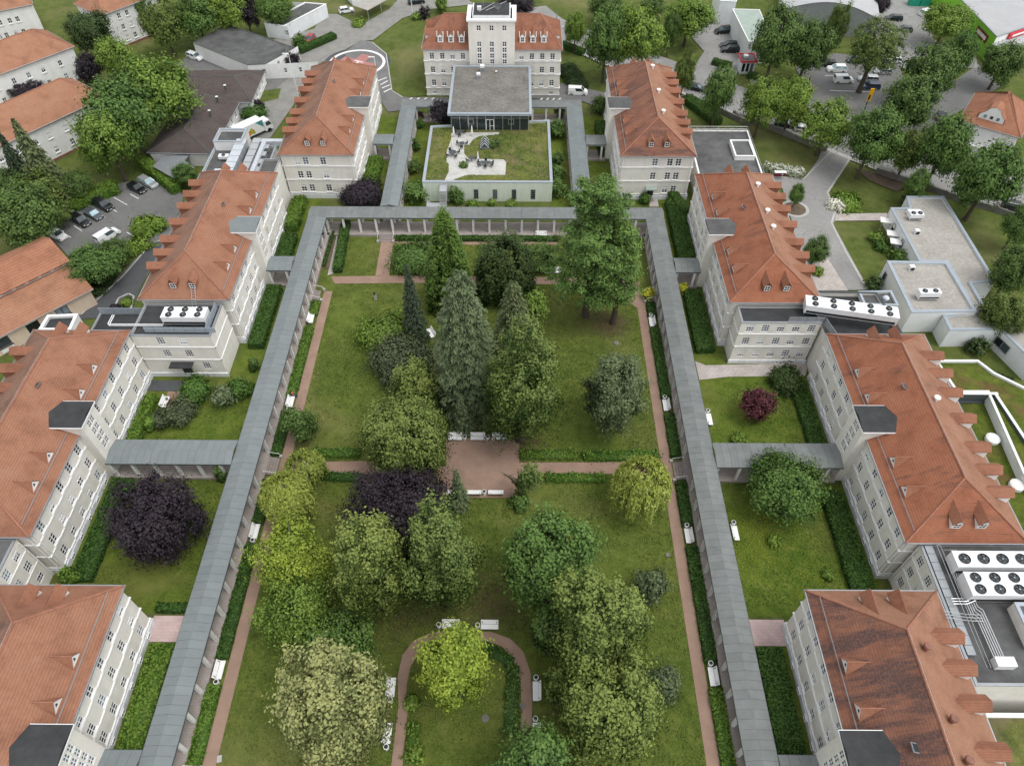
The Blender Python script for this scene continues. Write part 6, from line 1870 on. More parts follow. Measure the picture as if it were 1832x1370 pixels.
# right hand streets and yards
ground('road', [(12.11, 200.02), (19.96, 192.25), (34.00, 180.46), (43.83, 172.44), (55.19, 161.78), (56.25, 168.85), (65.74, 159.59), (76.29, 149.22), (82.94, 140.91), (93.14, 132.87), (103.22, 126.49), (111.03, 120.98), (103.94, 106.72), (97.39, 113.54), (87.84, 119.47), (75.11, 129.76), (56.30, 146.34), (49.05, 151.82), (39.28, 160.53), (22.01, 174.37), (11.56, 185.67), (2.00, 206.10), (7.89, 208.25)], 'asphalt_light')
ground('car_park', [(68.30, 173.02), (80.08, 180.78), (94.26, 176.56), (92.73, 165.14), (104.61, 166.79), (113.83, 175.01), (116.04, 165.30), (97.52, 150.41), (88.82, 141.60), (82.94, 140.91), (76.29, 149.22), (68.21, 157.37)], 'asphalt_mid')
ground('car_park', [(98.17, 206.78), (107.19, 217.67), (116.50, 217.74), (107.78, 189.10), (110.13, 181.00), (115.48, 181.03), (113.14, 173.34), (94.84, 172.38), (91.60, 180.87), (90.04, 197.58)], 'asphalt_light')
ground('yard', [(45.27, 189.59), (55.04, 206.47), (59.94, 208.62), (56.99, 176.30), (52.71, 168.82), (45.73, 164.81), (42.97, 172.02), (47.31, 181.43)], 'asphalt_light')
ground('driveway', [(66.69, 140.80), (71.72, 136.39), (65.69, 127.37), (62.13, 121.73), (62.12, 114.83), (60.17, 111.26), (61.29, 93.08), (51.89, 92.80), (52.31, 108.26), (53.28, 122.75), (51.70, 124.41), (52.35, 127.28), (58.39, 126.17), (63.27, 133.26)], 'asphalt_light')
ground('footpath', [(61.72, 114.55), (71.57, 114.88), (70.81, 112.58), (60.79, 112.36)], 'pale_paving')
ground('forecourt', [(56.27, 102.64), (57.55, 92.84), (52.17, 92.80), (51.51, 96.82)], 'pale_paving')
ground('footpath', [(69.90, 130.32), (76.36, 127.45), (79.37, 124.62), (75.80, 121.82), (71.49, 125.70)], 'soil_brown')
ground('road', [(10.71, 165.05), (21.00, 160.37), (20.38, 152.33), (14.91, 156.75), (3.30, 157.68), (2.67, 160.24)], 'asphalt_mid')
ground('pavement', [(11.49, 183.86), (22.71, 173.12), (39.49, 159.40), (51.47, 147.33), (48.78, 150.41), (56.00, 144.99), (74.77, 128.71), (87.52, 118.67), (96.93, 112.53), (97.39, 113.54), (87.90, 119.63), (75.15, 129.88), (56.33, 146.48), (49.08, 151.96), (39.30, 160.68), (22.81, 174.37), (11.56, 185.67)], 'concrete')
# kerbs: real steps
def kerb(lab, pts, w=.25, h=.13, mat='concrete'):
    t = thing('kerb', lab, 'kerb', (pts[0][0], pts[0][1], 0))
    for a, b in zip(pts[:-1], pts[1:]):
        d = Vector((b[0] - a[0], b[1] - a[1]))
        MB().obox(((a[0] + b[0]) / 2, (a[1] + b[1]) / 2), d.length, w, 0, h + _gz[0] * .1 + .05, math.atan2(d.y, d.x)).build('kerb_stone', mat, t)
kerb('pale kerb along the inner bend of the right driveway', [(71.62, 136.08), (65.61, 127.08), (61.90, 121.45), (61.94, 115.86), (60.00, 111.76), (60.27, 103.13), (61.00, 93.49)], .4)
kerb('pale kerb along the outer edge of the right driveway', [(68.97, 138.89), (58.39, 126.17), (53.88, 126.71)], .3)
kerb('kerb of the dark road left of the second left wing', [(-73.00, 86.09), (-71.35, 90.49), (-69.36, 95.97), (-67.36, 104.79), (-65.32, 105.99)], .25)
kerb('kerb around the lawn behind the landing ring', [(-37.24, 185.78), (-32.92, 179.55), (-31.35, 171.49), (-29.37, 161.19), (-26.56, 158.19)], .25)
kerb('kerb round the planted island at the bottom of the dark left road', [(-68.08, 87.70), (-68.12, 90.11), (-66.84, 91.26), (-65.68, 90.53), (-65.04, 86.93)], .3)
isl = (54.08, 116.06)
pi_ = thing('planted_island', 'round planted island with pale kerb on the right driveway', 'island', (isl[0], isl[1], 0))
MB().lathe((*isl, 0), [(2.7, 0), (2.7, .22), (2.1, .22), (2.1, .1)], 24).build('kerb_ring', 'concrete', pi_)
MB().lathe((*isl, 0), [(2.1, 0), (2.1, .2), (1.0, .3), (.01, .32)], 20).build('soil', 'soil_brown', pi_)
# road edge wall with posts
wl = thing('boundary_wall', 'long low concrete wall with piers between street and hospital lawn', 'wall', (*(74.73, 128.59), 0))
WP = [(39.00, 158.65), (43.89, 153.92), (51.26, 146.31), (48.78, 150.41), (55.93, 144.66), (62.04, 139.16), (65.48, 136.35)]
WP2 = [(73.39, 128.58), (76.08, 126.58), (82.50, 122.42), (87.95, 118.14), (92.59, 115.56), (96.82, 112.28), (101.84, 108.62)]
for pts in (WP, WP2):
    for a, b in zip(pts[:-1], pts[1:]):
        d = Vector((b[0] - a[0], b[1] - a[1]))
        if d.length < .3: continue
        MB().obox(((a[0] + b[0]) / 2, (a[1] + b[1]) / 2), d.length - .5, .35, 0, 1.25, math.atan2(d.y, d.x)).build('wall_panel', 'wall_concrete', wl)
        MB().obox((b[0], b[1]), .5, .5, 0, 1.45, math.atan2(d.y, d.x)).build('pier', 'wall_concrete', wl)

# ------------------------------------------------------------------ neighbouring buildings
def house(label, A, B, depth, ze, zr, inset_, wallmat, tile, cols, sills, ww=.95, wh=1.3, ov=.45, name='house', cat='house', group=None, end_cols=(), ends=(5.0, 5.0), plinth=None, wr=2, wc=2):
    """hipped house: A-B its long front seen from outside, left to right"""
    a = Vector(A); b = Vector(B); d = (b - a).normalized(); n = Vector((d.y, -d.x)); L = (b - a).length
    c = a - n * depth; e = b - n * depth
    mid = (a + b + c + e) / 4
    t = thing(name, label, cat, (mid.x, mid.y, 0), group)
    wm = MB(); pend = []
    ops = [(x * L, ww, z, wh) for x in cols for z in sills]
    for p, o in wall(wm, (a.x, a.y), (n.x, n.y), L, 0, ze, ops): pend.append((p, (n.x, n.y), o))
    ops = [(x * depth, ww, z, wh) for x in end_cols for z in sills]
    for p, o in wall(wm, (b.x, b.y), (d.x, d.y), depth, 0, ze, ops): pend.append((p, (d.x, d.y), o))
    wall(wm, (e.x, e.y), (-n.x, -n.y), L, 0, ze, [])
    for p, o in wall(wm, (c.x, c.y), (-d.x, -d.y), depth, 0, ze, ops): pend.append((p, (-d.x, -d.y), o))
    wm.build('wall', wallmat, t)
    for p, nn, o in pend: put_window(t, p, nn, o[1], o[3], cols=wc, rows=wr)
    o_ = ov
    FL = a + n * o_ - d * o_; FR = b + n * o_ + d * o_; BR = e - n * o_ + d * o_; BL = c - n * o_ - d * o_
    rf = MB()
    ra, rb = hip_roof(rf, FL, FR, BR, BL, ze, zr, ends[0], ends[1])
    r = rf.build('roof', tile, t)
    segs = [(ra, rb)]
    for q, s_ in ((FL, ra), (BL, ra), (FR, rb), (BR, rb)): segs.append(((q.x, q.y, ze), s_))
    ridge_caps(r, segs, 'ridge_tile' if 'brown' not in tile else 'felt_grey', .11)
    g = MB()
    for p, q in ((FL, FR), (FR, BR), (BL, FL)): g.tube((p.x, p.y, ze - .06), (q.x, q.y, ze - .06), .09, n=6)
    g.build('gutter', 'zinc', r)
    if plinth: MB().obox((mid.x, mid.y), L + .16, depth + .16, 0, .5, math.atan2(d.y, d.x)).build('plinth', plinth, t)
    return t, r, a, b, n, d
GH = 'white apartment houses with orange roofs at the upper left'
H1 = house('nearest white apartment house with orange roof behind the left trees', (-108.87, 114.27), (-87.59, 144.28), 12.0, 7.6, 11.6, 1, 'plaster_white', 'tile_house', (.10, .22, .34, .44, .54, .62, .72, .82, .92), (1.4, 4.5), group=GH, end_cols=(.3, .7), plinth='copper')
H2 = house('second white apartment house with orange roof, purple shrubs at its foot', (-125.29, 140.65), (-103.71, 167.03), 12.0, 7.6, 11.4, 1, 'plaster_white', 'tile_house', (.1, .22, .34, .45, .56, .66, .76, .88), (1.4, 4.5), group=GH, end_cols=(.3, .7), plinth='copper')
H3 = house('third white apartment house at the top left with orange roof cut by the frame', (-101.83, 180.79), (-92.03, 193.31), 11.0, 8.8, 12.4, 1, 'plaster_white', 'tile_house', (.28, .42, .66, .84), (1.2, 3.9, 6.6), group=GH, end_cols=(.3, .7), plinth='copper')
H4 = house('white apartment house in the top left picture corner', (-141.79, 177.42), (-122.79, 189.19), 11.0, 8.0, 11.6, 1, 'plaster_white', 'tile_house', (.55, .62, .72, .8), (1.5, 4.6), group=GH, plinth='copper')
for (t_, r_, a, b, n, d), ks in ((H1, ((.80, .45), (.57, .47), (.42, .5))), (H2, ((.76, .5), (.55, .5)))):
    L = (b - a).length
    for k, m_ in ks:
        p = a + d * (L * k) - n * 2.2
        zz = 7.6 + 2.65 * (4.0 / 6.45)
        MB().obox((p.x, p.y), .8, 1.0, zz - 1.1, zz - .55, math.atan2(d.y, d.x)).build('roof_hatch', 'zinc', r_)
# flat grey building
flat_block('long low white building with flat grey roof beyond the left yard', [(-79.76, 177.43), (-74.16, 187.81), (-54.25, 175.01), (-59.51, 166.65), (-63.65, 166.22)], 3.8, 'plaster_white', 'felt_grey', 'felt_grey', .12, .2,
           wins=((1, [(4.0, .9, 1.5, 1.4, 2, 2), (7.5, .9, 1.5, 1.4, 2, 2), (10.5, .9, 1.5, 1.4, 2, 2)]), (2, [(3, .9, 1.4, 1.3, 1, 2), (5.6, .9, 1.4, 1.3, 1, 2), (8.2, .9, 1.4, 1.3, 1, 2), (10.6, .9, 1.4, 1.3, 1, 2)]), (0, [(3.5, .8, 1.4, 1.2, 1, 2), (8.5, .8, 1.4, 1.2, 1, 2), (12.0, .8, 1.4, 1.2, 1, 2), (16.0, .8, 1.4, 1.2, 1, 2)])))
flat_block('white container like building with grey roof at the top', [(-64.91, 188.91), (-56.95, 201.54), (-51.00, 200.55), (-59.52, 187.25)], 3.6, 'warehouse_white', 'felt_grey', 'trim_white', .3, .3,
           wins=((1, [(5.0, 1.2, 1.3, 1.3, 2, 2), (9.0, 1.2, 1.3, 1.3, 2, 2)]), (3, [(6.0, 1.2, 1.3, 1.3, 2, 2)])))
cp = thing('carport', 'carport with pale corrugated roof at the top left of centre', 'carport', (*(-40.12, 205.81), 0))
q4 = [(-44.18, 201.54), (-38.84, 209.50), (-34.09, 207.38), (-39.81, 198.51)]
MB().prism(q4, 2.7, 2.85, True).build('roof', 'gravel_pale', cp)
for p in q4 + [((q4[2][0] + q4[3][0]) / 2, (q4[2][1] + q4[3][1]) / 2)]: MB().tube((*p, 0), (*p, 2.7), .07, n=5).build('post', 'steel', cp)
MB().prism([(-49.12, 214.35), (-45.68, 208.40), (-40.16, 216.64), (-43.74, 222.32)], 0, 3.6).build('rear_shed', 'warehouse_white', cp)
# brown roofed pavilion
HB = house('long low pavilion with dark brown roof beside the truck yard', (-62.60, 129.92), (-61.99, 149.14), 12.5, 3.2, 5.4, 1, 'plaster_white', 'tile_brown', (.15, .3, .45, .6, .75, .9), (1.2,), ww=.9, wh=1.3, ends=(5.5, .5))
HB2 = house('cross wing of the brown roofed pavilion under the trees', (-76.40, 150.10), (-59.33, 150.43), 14.0, 3.2, 5.4, 1, 'plaster_white', 'tile_brown', (.9,), (1.2,), ww=.9, wh=1.3, ends=(1.0, 5.0), end_cols=(.2, .4, .6, .8))
for lab, q in (('small white chimney on the pavilion ridge', (-65.19, 147.51)), ('thin roof vent near the end of the pavilion ridge', (-65.18, 141.73)), ('grey chimney where the pavilion roofs meet', (-64.74, 152.49))):
    c_ = thing('chimney', lab, 'chimney', (q[0], q[1], 5.0))
    MB().box(q[0] - .2, q[0] + .2, q[1] - .2, q[1] + .2, 4.8, 5.8).build('stack', 'felt_grey', c_)
    MB().box(q[0] - .25, q[0] + .25, q[1] - .25, q[1] + .25, 5.8, 5.9).build('cap', 'unit_white', c_)
sh = thing('shed_roof', 'pale corrugated shelter roof behind the clipped light hedge', 'shelter', (*(-70.77, 130.52), 0))
MB().prism([(-72.05, 129.16), (-66.85, 130.50), (-67.32, 127.83), (-64.54, 125.36), (-67.67, 121.74), (-73.10, 125.76)], 2.6, 2.75, True).build('roof', 'zinc', sh)
for q in ((-69.30, 133.55), (-66.85, 128.77), (-69.57, 125.56), (-74.46, 129.30)): MB().tube((*q, 0), (*q, 2.6), .08, n=5).build('post', 'dark_metal', sh)
# peach building with two tier tile roof
pb = thing('low_clinic_building', 'peach building with two tier orange tile roof at the left edge', 'building', (*(-86.22, 94.14), 0))
fr = [Vector((-86.46, 72.11)), Vector((-71.12, 88.62))]
d = (fr[1] - fr[0]).normalized(); n = Vector((d.y, -d.x)); L = (fr[1] - fr[0]).length
wm = MB()
ops = [(L - k, 2.0, 1.2, 1.7) for k in (5.2, 10.0, 14.8, 19.6)]
res = wall(wm, tuple(fr[0]), (n.x, n.y), L, 0, 3.6, ops)
bk = [p - n * 16 for p in fr]
wall(wm, tuple(fr[1]), (d.x, d.y), 16, 0, 3.6, []); wall(wm, tuple(bk[1]), (-n.x, -n.y), L, 0, 3.6, []); wall(wm, tuple(bk[0]), (-d.x, -d.y), 16, 0, 3.6, [])
wm.build('wall', 'plaster_peach', pb)
for p, o in res: put_window(pb, p, (n.x, n.y), 2.0, 1.7, cols=2, rows=1, frame='dark_metal')
for p, o in res:
    MB().obox((p[0] + n.x * .05, p[1] + n.y * .05), 2.0, .07, .25, 1.1, math.atan2(d.y, d.x)).build('window_panel', 'trim_white', pb)
o1 = .5
def V3(p, z): return (p.x, p.y, z)
lo = MB()
A, B = fr[0] + n * o1 - d * o1, fr[1] + n * o1 + d * o1
C, D = B - n * 6.2, A - n * 6.2
lo.poly([V3(A, 3.6), V3(B, 3.6), V3(C, 5.6), V3(D, 5.6)]); lo.poly([V3(A, 3.45), V3(B, 3.45), V3(B, 3.6), V3(A, 3.6)]); lo.poly([V3(B, 3.45), V3(C, 5.45), V3(C, 5.6), V3(B, 3.6)])
lo.build('lower_roof', 'tile_house', pb)
cl = MB(); cl.poly([V3(D - n * .05, 5.4), V3(C - n * .05, 5.4), V3(C - n * .05, 6.3), V3(D - n * .05, 6.3)]); cl.poly([V3(fr[1] - n * 5.8, 3.6), V3(fr[1] - n * 16, 3.6), V3(fr[1] - n * 16, 5.2), V3(fr[1] - n * 11, 7.6), V3(fr[1] - n * 6.2, 6.2)])
cl.build('clerestory', 'plaster_white', pb)
for k in range(14):
    p = C - d * (2.0 + k * 2.1) - n * .02
    MB().obox((p.x, p.y), 1.5, .05, 5.75, 6.15, math.atan2(d.y, d.x)).build('clerestory_window', 'glass_window', pb)
up = MB()
E1, F1 = D + n * .45, C + n * .45 
R1, R2 = A - n * 11.4, B - n * 11.4
G1, G2 = A - n * 17, B - n * 17
up.poly([V3(E1, 6.3), V3(F1, 6.3), V3(R2, 7.9), V3(R1, 7.9)]); up.poly([V3(R1, 7.9), V3(R2, 7.9), V3(G2, 5.4), V3(G1, 5.4)]); up.poly([V3(E1, 6.15), V3(F1, 6.15), V3(F1, 6.3), V3(E1, 6.3)])
up.build('upper_roof', 'tile_villa', pb)
ridge_caps(pb, [(V3(R1, 7.92), V3(R2, 7.92))])
MB().tube(V3(A, 3.5), V3(B, 3.5), .09).build('gutter', 'zinc', pb)

# modern white flat building on the right
MW = 'white flat roofed clinic blocks on the right'
def wn(*c): return [(k, .9, 1.2, 1.5, 1, 1, 'dark_metal') for k in c]
flat_block('long white clinic block with pale gravel roof beside the street wall', [(73.84, 115.09), (80.88, 115.14), (80.56, 91.29), (76.28, 90.69), (76.14, 83.35), (78.41, 83.18), (82.13, 79.92), (78.77, 72.67), (76.50, 79.95), (68.50, 79.82), (68.59, 83.11), (74.08, 84.09), (74.22, 96.13), (69.56, 96.39), (69.66, 111.50), (73.15, 111.52)], 3.9, 'warehouse_white', 'gravel_pale', 'coping_blue', .35, .45, group=MW)
flat_block('raised white clinic block with pale gravel roof in the middle', [(63.48, 95.57), (73.64, 95.30), (73.76, 83.36), (63.30, 83.03)], 4.6, 'warehouse_white', 'gravel_pale', 'coping_blue', .35, .5, group=MW)
for lab, c, lx, rz in (('white twin fan unit on the raised clinic roof', (66.92, 86.54), 3.4, 0.02), ('white twin fan unit at the far end of the long clinic roof', (72.96, 108.42), 2.4, 0.0)):
    fan_unit(lab, c, lx, 1.2, 4.25 if lx > 3 else 3.55, 5.9 if lx > 3 else 4.9, 2, 1, rz, .36)
for lab, c in (('small slanted grey panel box on the long clinic roof', (73.37, 110.05)), ('small white box with dark grille on the long clinic roof', (71.93, 104.29)), ('small vent box on the raised clinic roof', (66.99, 93.71))):
    zb_ = 4.25 if 'raised' in lab else 3.55
    v_ = thing('roof_vent', lab, 'vent', (c[0], c[1], zb_))
    w_ = 2.4 if 'panel' in lab else .8
    MB().box(c[0] - w_ / 2, c[0] + w_ / 2, c[1] - .4, c[1] + .4, zb_, zb_ + .8).build('vent_body', 'unit_white', v_)
    MB().box(c[0] - w_ / 2 + .08, c[0] + w_ / 2 - .08, c[1] - .43, c[1] - .401, zb_ + .1, zb_ + .7).build('grille', 'dark_metal', v_)
# dark windows on the white block's left faces
def face_windows(lab, P0, P1, zs, k, w=1.0, h=1.6):
    a, b = Vector(P0), Vector(P1)
    d = (b - a).normalized(); n = Vector((d.y, -d.x))
    t = thing('window_row', lab, 'windows', (a.x, a.y, 0))
    for f in k:
        p = a.lerp(b, f) + n * .17
        put_window(t, (p.x, p.y, zs), (n.x, n.y), w, h, cols=1, rows=1, sill=False, frame='zinc')
face_windows('two dark windows in the white clinic wall above the awnings', (69.66, 111.50), (69.56, 96.39), 1.4, (.25, .55))
face_windows('single dark window in the raised clinic block', (63.48, 95.57), (63.30, 83.03), 1.6, (.12,))
face_windows('two dark windows in the white clinic wall facing the planted roof', (76.50, 79.95), (78.77, 72.67), 1.2, (.12, .3), 1.5)
for lab, q in (('upper pale awning on the white clinic wall', (68.84, 109.84)), ('lower pale awning on the white clinic wall', (68.80, 105.98)), ('lowest white bin box beside the clinic wall', (68.62, 103.65))):
    a_ = thing('awning', lab, 'awning', (q[0], q[1], 0))
    MB().obox(q, 1.9, 1.6, 2.2, 2.32, -.25).build('awning_sheet', 'canvas_white', a_)
    for dx in (-.8, .8): MB().tube((q[0] + dx, q[1] - .6, 0), (q[0] + dx, q[1] - .6, 2.2), .05, n=5).build('awning_post', 'steel', a_)
# planted roofs at the right edge
flat_block('planted flat roof with white parapet right of the long wing', [(63.72, 73.31), (70.16, 73.35), (71.58, 70.89), (78.23, 65.02), (69.36, 46.60), (67.90, 52.99), (69.01, 67.09), (64.49, 67.06)], 4.0, 'warehouse_white', 'sedum_green', 'trim_white', .4, .3, name='planted_roof_building')
flat_block('sunken planted courtyard roof with white rim and round domes', [(S(1, 64.9), 41.0), (S(1, 77.0), 41.0), (S(1, 75.2), 66.4), (S(1, 64.9), 66.4)], 2.6, 'coping_dark', 'sedum_green', 'coping_dark', .3, .2, name='planted_roof_building')
rim = thing('parapet_wall', 'dark inner wall with white top round the sunken planted roof', 'wall', (S(1, 75), 55, 0))
MB().box(S(1, 64.9), S(1, 75.6), 66.5, 66.9, 2.6, 4.05).build('rim_wall', 'coping_dark', rim)
for a, b in (((S(1, 75.2), 66.4), (S(1, 77.4), 41.0)),):
    dd = Vector((b[0] - a[0], b[1] - a[1]))
    MB().obox(((a[0] + b[0]) / 2 + .2, (a[1] + b[1]) / 2), dd.length, .4, 2.6, 4.05, math.atan2(dd.y, dd.x)).build('rim_wall', 'coping_dark', rim)
    MB().obox(((a[0] + b[0]) / 2 + .25, (a[1] + b[1]) / 2), dd.length + .4, .4, 4.05, 4.15, math.atan2(dd.y, dd.x)).build('rim_top', 'trim_white', rim)
MB().box(S(1, 64.9), S(1, 75.8), 66.5, 66.9, 4.06, 4.16).build('rim_top', 'trim_white', rim)
for lab, q in (('upper white dome light on the sunken planted roof', (67.19, 59.59)), ('lower white dome light at the right picture edge', (67.20, 51.97))):
    d_ = thing('dome_light', lab, 'skylight', (q[0], q[1], 2.4), 'white dome lights on the sunken planted roof')
    MB().lathe((*q, 2.4), [(.95, 0), (.95, .5), (.9, .5)], 20).build('dome_kerb', 'unit_white', d_)
    MB().lathe((*q, 2.9), [(.92, 0), (.8, .1), (.5, .18), (.1, .21)], 20).build('dome', 'canvas_white', d_, smooth=True)
flat_block('brown and green planted roof at the bottom right edge', [(S(1, 53.0), 5), (S(1, 75), 5), (S(1, 75), 22.6), (S(1, 53.0), 22.6)], 4.6, 'plaster_white', 'sedum', 'trim_white', .4, .4, name='planted_roof_building')
# villa
VA, VB = (90.99, 136.38), (99.90, 130.12)
V_ = house('white villa with orange hipped roof and curved gable dormer at the right edge', VA, VB, 13.0, 7.4, 12.2, 1, 'plaster_white', 'tile_villa', (.16, .28, .60, .74), (4.6,), ww=.85, wh=1.9, ends=(6.2, 6.2), end_cols=(.2, .5), wc=1, wr=1)
t_, r_, a, b, n, d = V_
L = (b - a).length
for k in (.15, .28, .58, .72):
    p = a + d * (L * k)
    put_window(t_, (p.x + n.x * .16, p.y + n.y * .16, 1.0), (n.x, n.y), .85, 1.8, cols=1, rows=1)
MB().obox(((a + b) / 2 + n * .5 - d * 1.5).to_tuple(), L * .75, 1.0, 3.3, 3.5, math.atan2(d.y, d.x)).build('porch_roof', 'trim_white', t_)
gp = a + d * (L * .44) - n * .9
gd = MB()
def gq(s_, z, back=0.0): 
    q = gp + d * s_ - n * back
    return (q.x, q.y, z)
prof = [(-2.4, 8.3), (2.4, 8.3), (2.3, 9.2), (1.5, 9.9), (1.0, 10.7), (0, 11.1), (-1.0, 10.7), (-1.5, 9.9), (-2.3, 9.2)]
gd.poly([gq(x, z) for x, z in prof])
g_o = gd.build('curved_gable', 'plaster_white', r_)
gs = MB()
for (x0, z0), (x1, z1) in zip(prof[1:], prof[2:] + prof[:1]):
    bk0 = max(.2, (z0 - 8.1) * 1.25); bk1 = max(.2, (z1 - 8.1) * 1.25)
    gs.poly([gq(x0 * 1.05, z0 + .05, -.1), gq(x1 * 1.05, z1 + .05, -.1), gq(x1 * 1.05, z1 + .05, bk1), gq(x0 * 1.05, z0 + .05, bk0)])
gs.build('gable_roof', 'tile_villa', r_)
for x in (-1.2, 0, 1.2):
    q = gp + d * x + n * .06
    MB().obox((q.x, q.y), .55, .06, 8.7, 9.3, math.atan2(d.y, d.x)).build('gable_window', 'glass_window', r_)
# warehouse, curved hall, supermarket
wh = flat_block('white warehouse with pale green roof at the top right of centre', [(55.56, 193.63), (62.41, 193.19), (61.81, 175.73), (56.00, 175.25)], 5.5, 'warehouse_white', 'roof_mint', 'trim_white', .1, .15)
flat_block('pale block with a loading bay behind the white warehouse', [(53.25, 206.21), (58.51, 206.25), (57.13, 196.89), (52.97, 197.36)], 6.0, 'warehouse_white', 'roof_pale', 'trim_white', .2, .2)
hl = thing('curved_roof_hall', 'hall with broad pale vaulted roof at the top right', 'building', (*(86.48, 206.69), 0))
A = Vector((68.71, 194.45)); B = Vector((92.06, 188.35)); dd = (B - A).normalized(); nn = Vector((-dd.y, dd.x)); LL = (B - A).length
vm = MB(); NS = 14
arc = [(LL * k / NS, 5.0 + 3.0 * math.sin(PI * k / NS)) for k in range(NS + 1)]
for (s0, z0), (s1, z1) in zip(arc[:-1], arc[1:]):
    p0, p1 = A + dd * s0, A + dd * s1
    vm.poly([V3(p0, z0), V3(p1, z1), V3(p1 + nn * 45, z1), V3(p0 + nn * 45, z0)])
vm.build('vault_roof', 'roof_pale', hl)
ge = MB().poly([V3(A + nn * .2, 0), V3(B + nn * .2, 0)] + [V3(A + dd * s_ + nn * .2, z) for s_, z in arc[::-1]])
ge.build('gable_wall', 'zinc', hl)
for e in (A, B): MB().poly([V3(e, 0), V3(e + nn * 45, 0), V3(e + nn * 45, 5), V3(e, 5)]).build('side_wall', 'warehouse_white', hl)
sm = thing('supermarket', 'supermarket with bright green side wall and pale roof at the top right corner', 'building', (*(133.68, 207.03), 0))
sp = [(116.17, 176.91), (116.06, 193.82), (115.64, 220.09), (156.46, 238.98), (151.36, 196.55)]
MB().poly([(p[0], p[1], 5.6) for p in (sp if area(sp) > 0 else sp[::-1])]).build('roof', 'roof_pale', sm)
for i in range(len(sp)):
    a_, b_ = sp[i], sp[(i + 1) % len(sp)]
    MB().poly([(a_[0], a_[1], 0), (b_[0], b_[1], 0), (b_[0], b_[1], 6.0), (a_[0], a_[1], 6.0)]).build('wall', 'sign_green' if i in (0, 1) else ('roof_pale' if i < 4 else 'plaster_white'), sm)
MB().ring(inset(sp, -.1), inset(sp, .3), 5.95, 6.15).build('roof_edge', 'zinc', sm)
e0, e1 = Vector(sp[0]), Vector(sp[4])
dv = (e1 - e0).normalized(); nv = Vector((dv.y, -dv.x))
if nv.y > 0: nv = -nv
MB().obox(tuple((e0 + dv * 11 + nv * .3)), 13.0, .5, 4.7, 5.9, math.atan2(dv.y, dv.x)).build('sign_band', 'sign_red', sm)
MB().obox(tuple((e0 + dv * 11 + nv * .58)), 11.0, .05, 5.0, 5.5, math.atan2(dv.y, dv.x)).build('sign_panel', 'trim_white', sm)
MB().obox(tuple((e0 + dv * 12 + nv * 1.6)), 26.0, 3.0, 4.2, 4.5, math.atan2(dv.y, dv.x)).build('canopy', 'roof_pale', sm)
f0, f1 = Vector(sp[0]), Vector(sp[1]); df = (f1 - f0).normalized(); nf = Vector((-df.y, df.x))
if nf.x > 0: nf = -nf
MB().obox(tuple(f0 + df * 6.0 + nf * .12), 6.0, .12, 3.0, 4.8, math.atan2(df.y, df.x)).build('poster', 'sign_dark_red', sm)
MB().obox(tuple(f0 + df * 6.0 + nf * .2), 4.8, .06, 3.5, 4.3, math.atan2(df.y, df.x)).build('poster_lettering', 'canvas_white', sm)
# kiosk
ks = thing('street_kiosk', 'small white kiosk with red roof edge beside the street', 'kiosk', (*(55.76, 171.28), 0))
q = (55.64, 171.28)
MB().box(q[0] - 1.7, q[0] + 1.7, q[1] - 1.2, q[1] + 2.4, 0, 3.0).build('body', 'warehouse_white', ks)
MB().box(q[0] - 1.95, q[0] + 1.95, q[1] - 1.45, q[1] + 2.65, 3.0, 3.1).build('roof', 'felt_grey', ks)
MB().ring([(q[0] - 2, q[1] - 1.5), (q[0] + 2, q[1] - 1.5), (q[0] + 2, q[1] + 2.7), (q[0] - 2, q[1] + 2.7)], [(q[0] - 1.8, q[1] - 1.3), (q[0] + 1.8, q[1] - 1.3), (q[0] + 1.8, q[1] + 2.5), (q[0] - 1.8, q[1] + 2.5)], 2.9, 3.3).build('roof_edge', 'sign_red', ks)
for k in range(3): MB().box(q[0] - 1.4 + k * 1.0, q[0] - .75 + k * 1.0, q[1] - 1.24, q[1] - 1.201, .6, 2.6).build('kiosk_window', 'glass_window', ks)
MB().box(q[0] - .9, q[0] + .1, q[1] + .4, q[1] + 1.6, 3.1, 3.6).build('roof_box', 'unit_white', ks)
# yellow hoarding sign and other street furniture
ys = thing('advertising_sign', 'yellow sign board on a dark pole in the right car park', 'sign', (*(78.21, 151.67), 0))
q = (78.21, 151.67)
MB().tube((*q, 0), (q[0], q[1], 3.2), .12, n=6).build('pole', 'dark_metal', ys)
MB().box(q[0] - .35, q[0] + .5, q[1] - .12, q[1] + .12, 3.2, 6.0).build('board', 'sign_yellow', ys)
MB().box(q[0] - .25, q[0] + .15, q[1] - .16, q[1] - .121, 3.5, 4.6).build('board_print', 'dark_metal', ys)
gate = thing('driveway_barrier', 'white barrier post at the mouth of the right driveway', 'barrier', (*(67.21, 134.51), 0))
q = (67.21, 134.51)
MB().tube((*q, 0), (*q, 3.0), .07, n=6).build('post', 'unit_white', gate)
ib = thing('info_board', 'dark red information board at the right wing corner', 'sign', (*(53.25, 126.14), 0))
q = (53.25, 126.14)
for dx in (-.8, .8): MB().tube((q[0] + dx, q[1], 0), (q[0] + dx, q[1], 1.2), .05, n=5).build('post', 'steel', ib)
MB().box(q[0] - 1.1, q[0] + 1.1, q[1] - .06, q[1] + .06, .7, 1.7).build('board', 'sign_dark_red', ib)
MB().box(q[0] - 1.2, q[0] + 1.2, q[1] - .4, q[1] + .4, 1.72, 1.8).build('board_roof', 'canvas_white', ib)
MB().box(q[0] + .45, q[0] + .55, q[1] - .075, q[1] - .062, .95, 1.45).build('sign_cross', 'canvas_white', ib)
MB().box(q[0] + .3, q[0] + .7, q[1] - .09, q[1] - .076, 1.15, 1.25).build('sign_cross', 'canvas_white', ib)
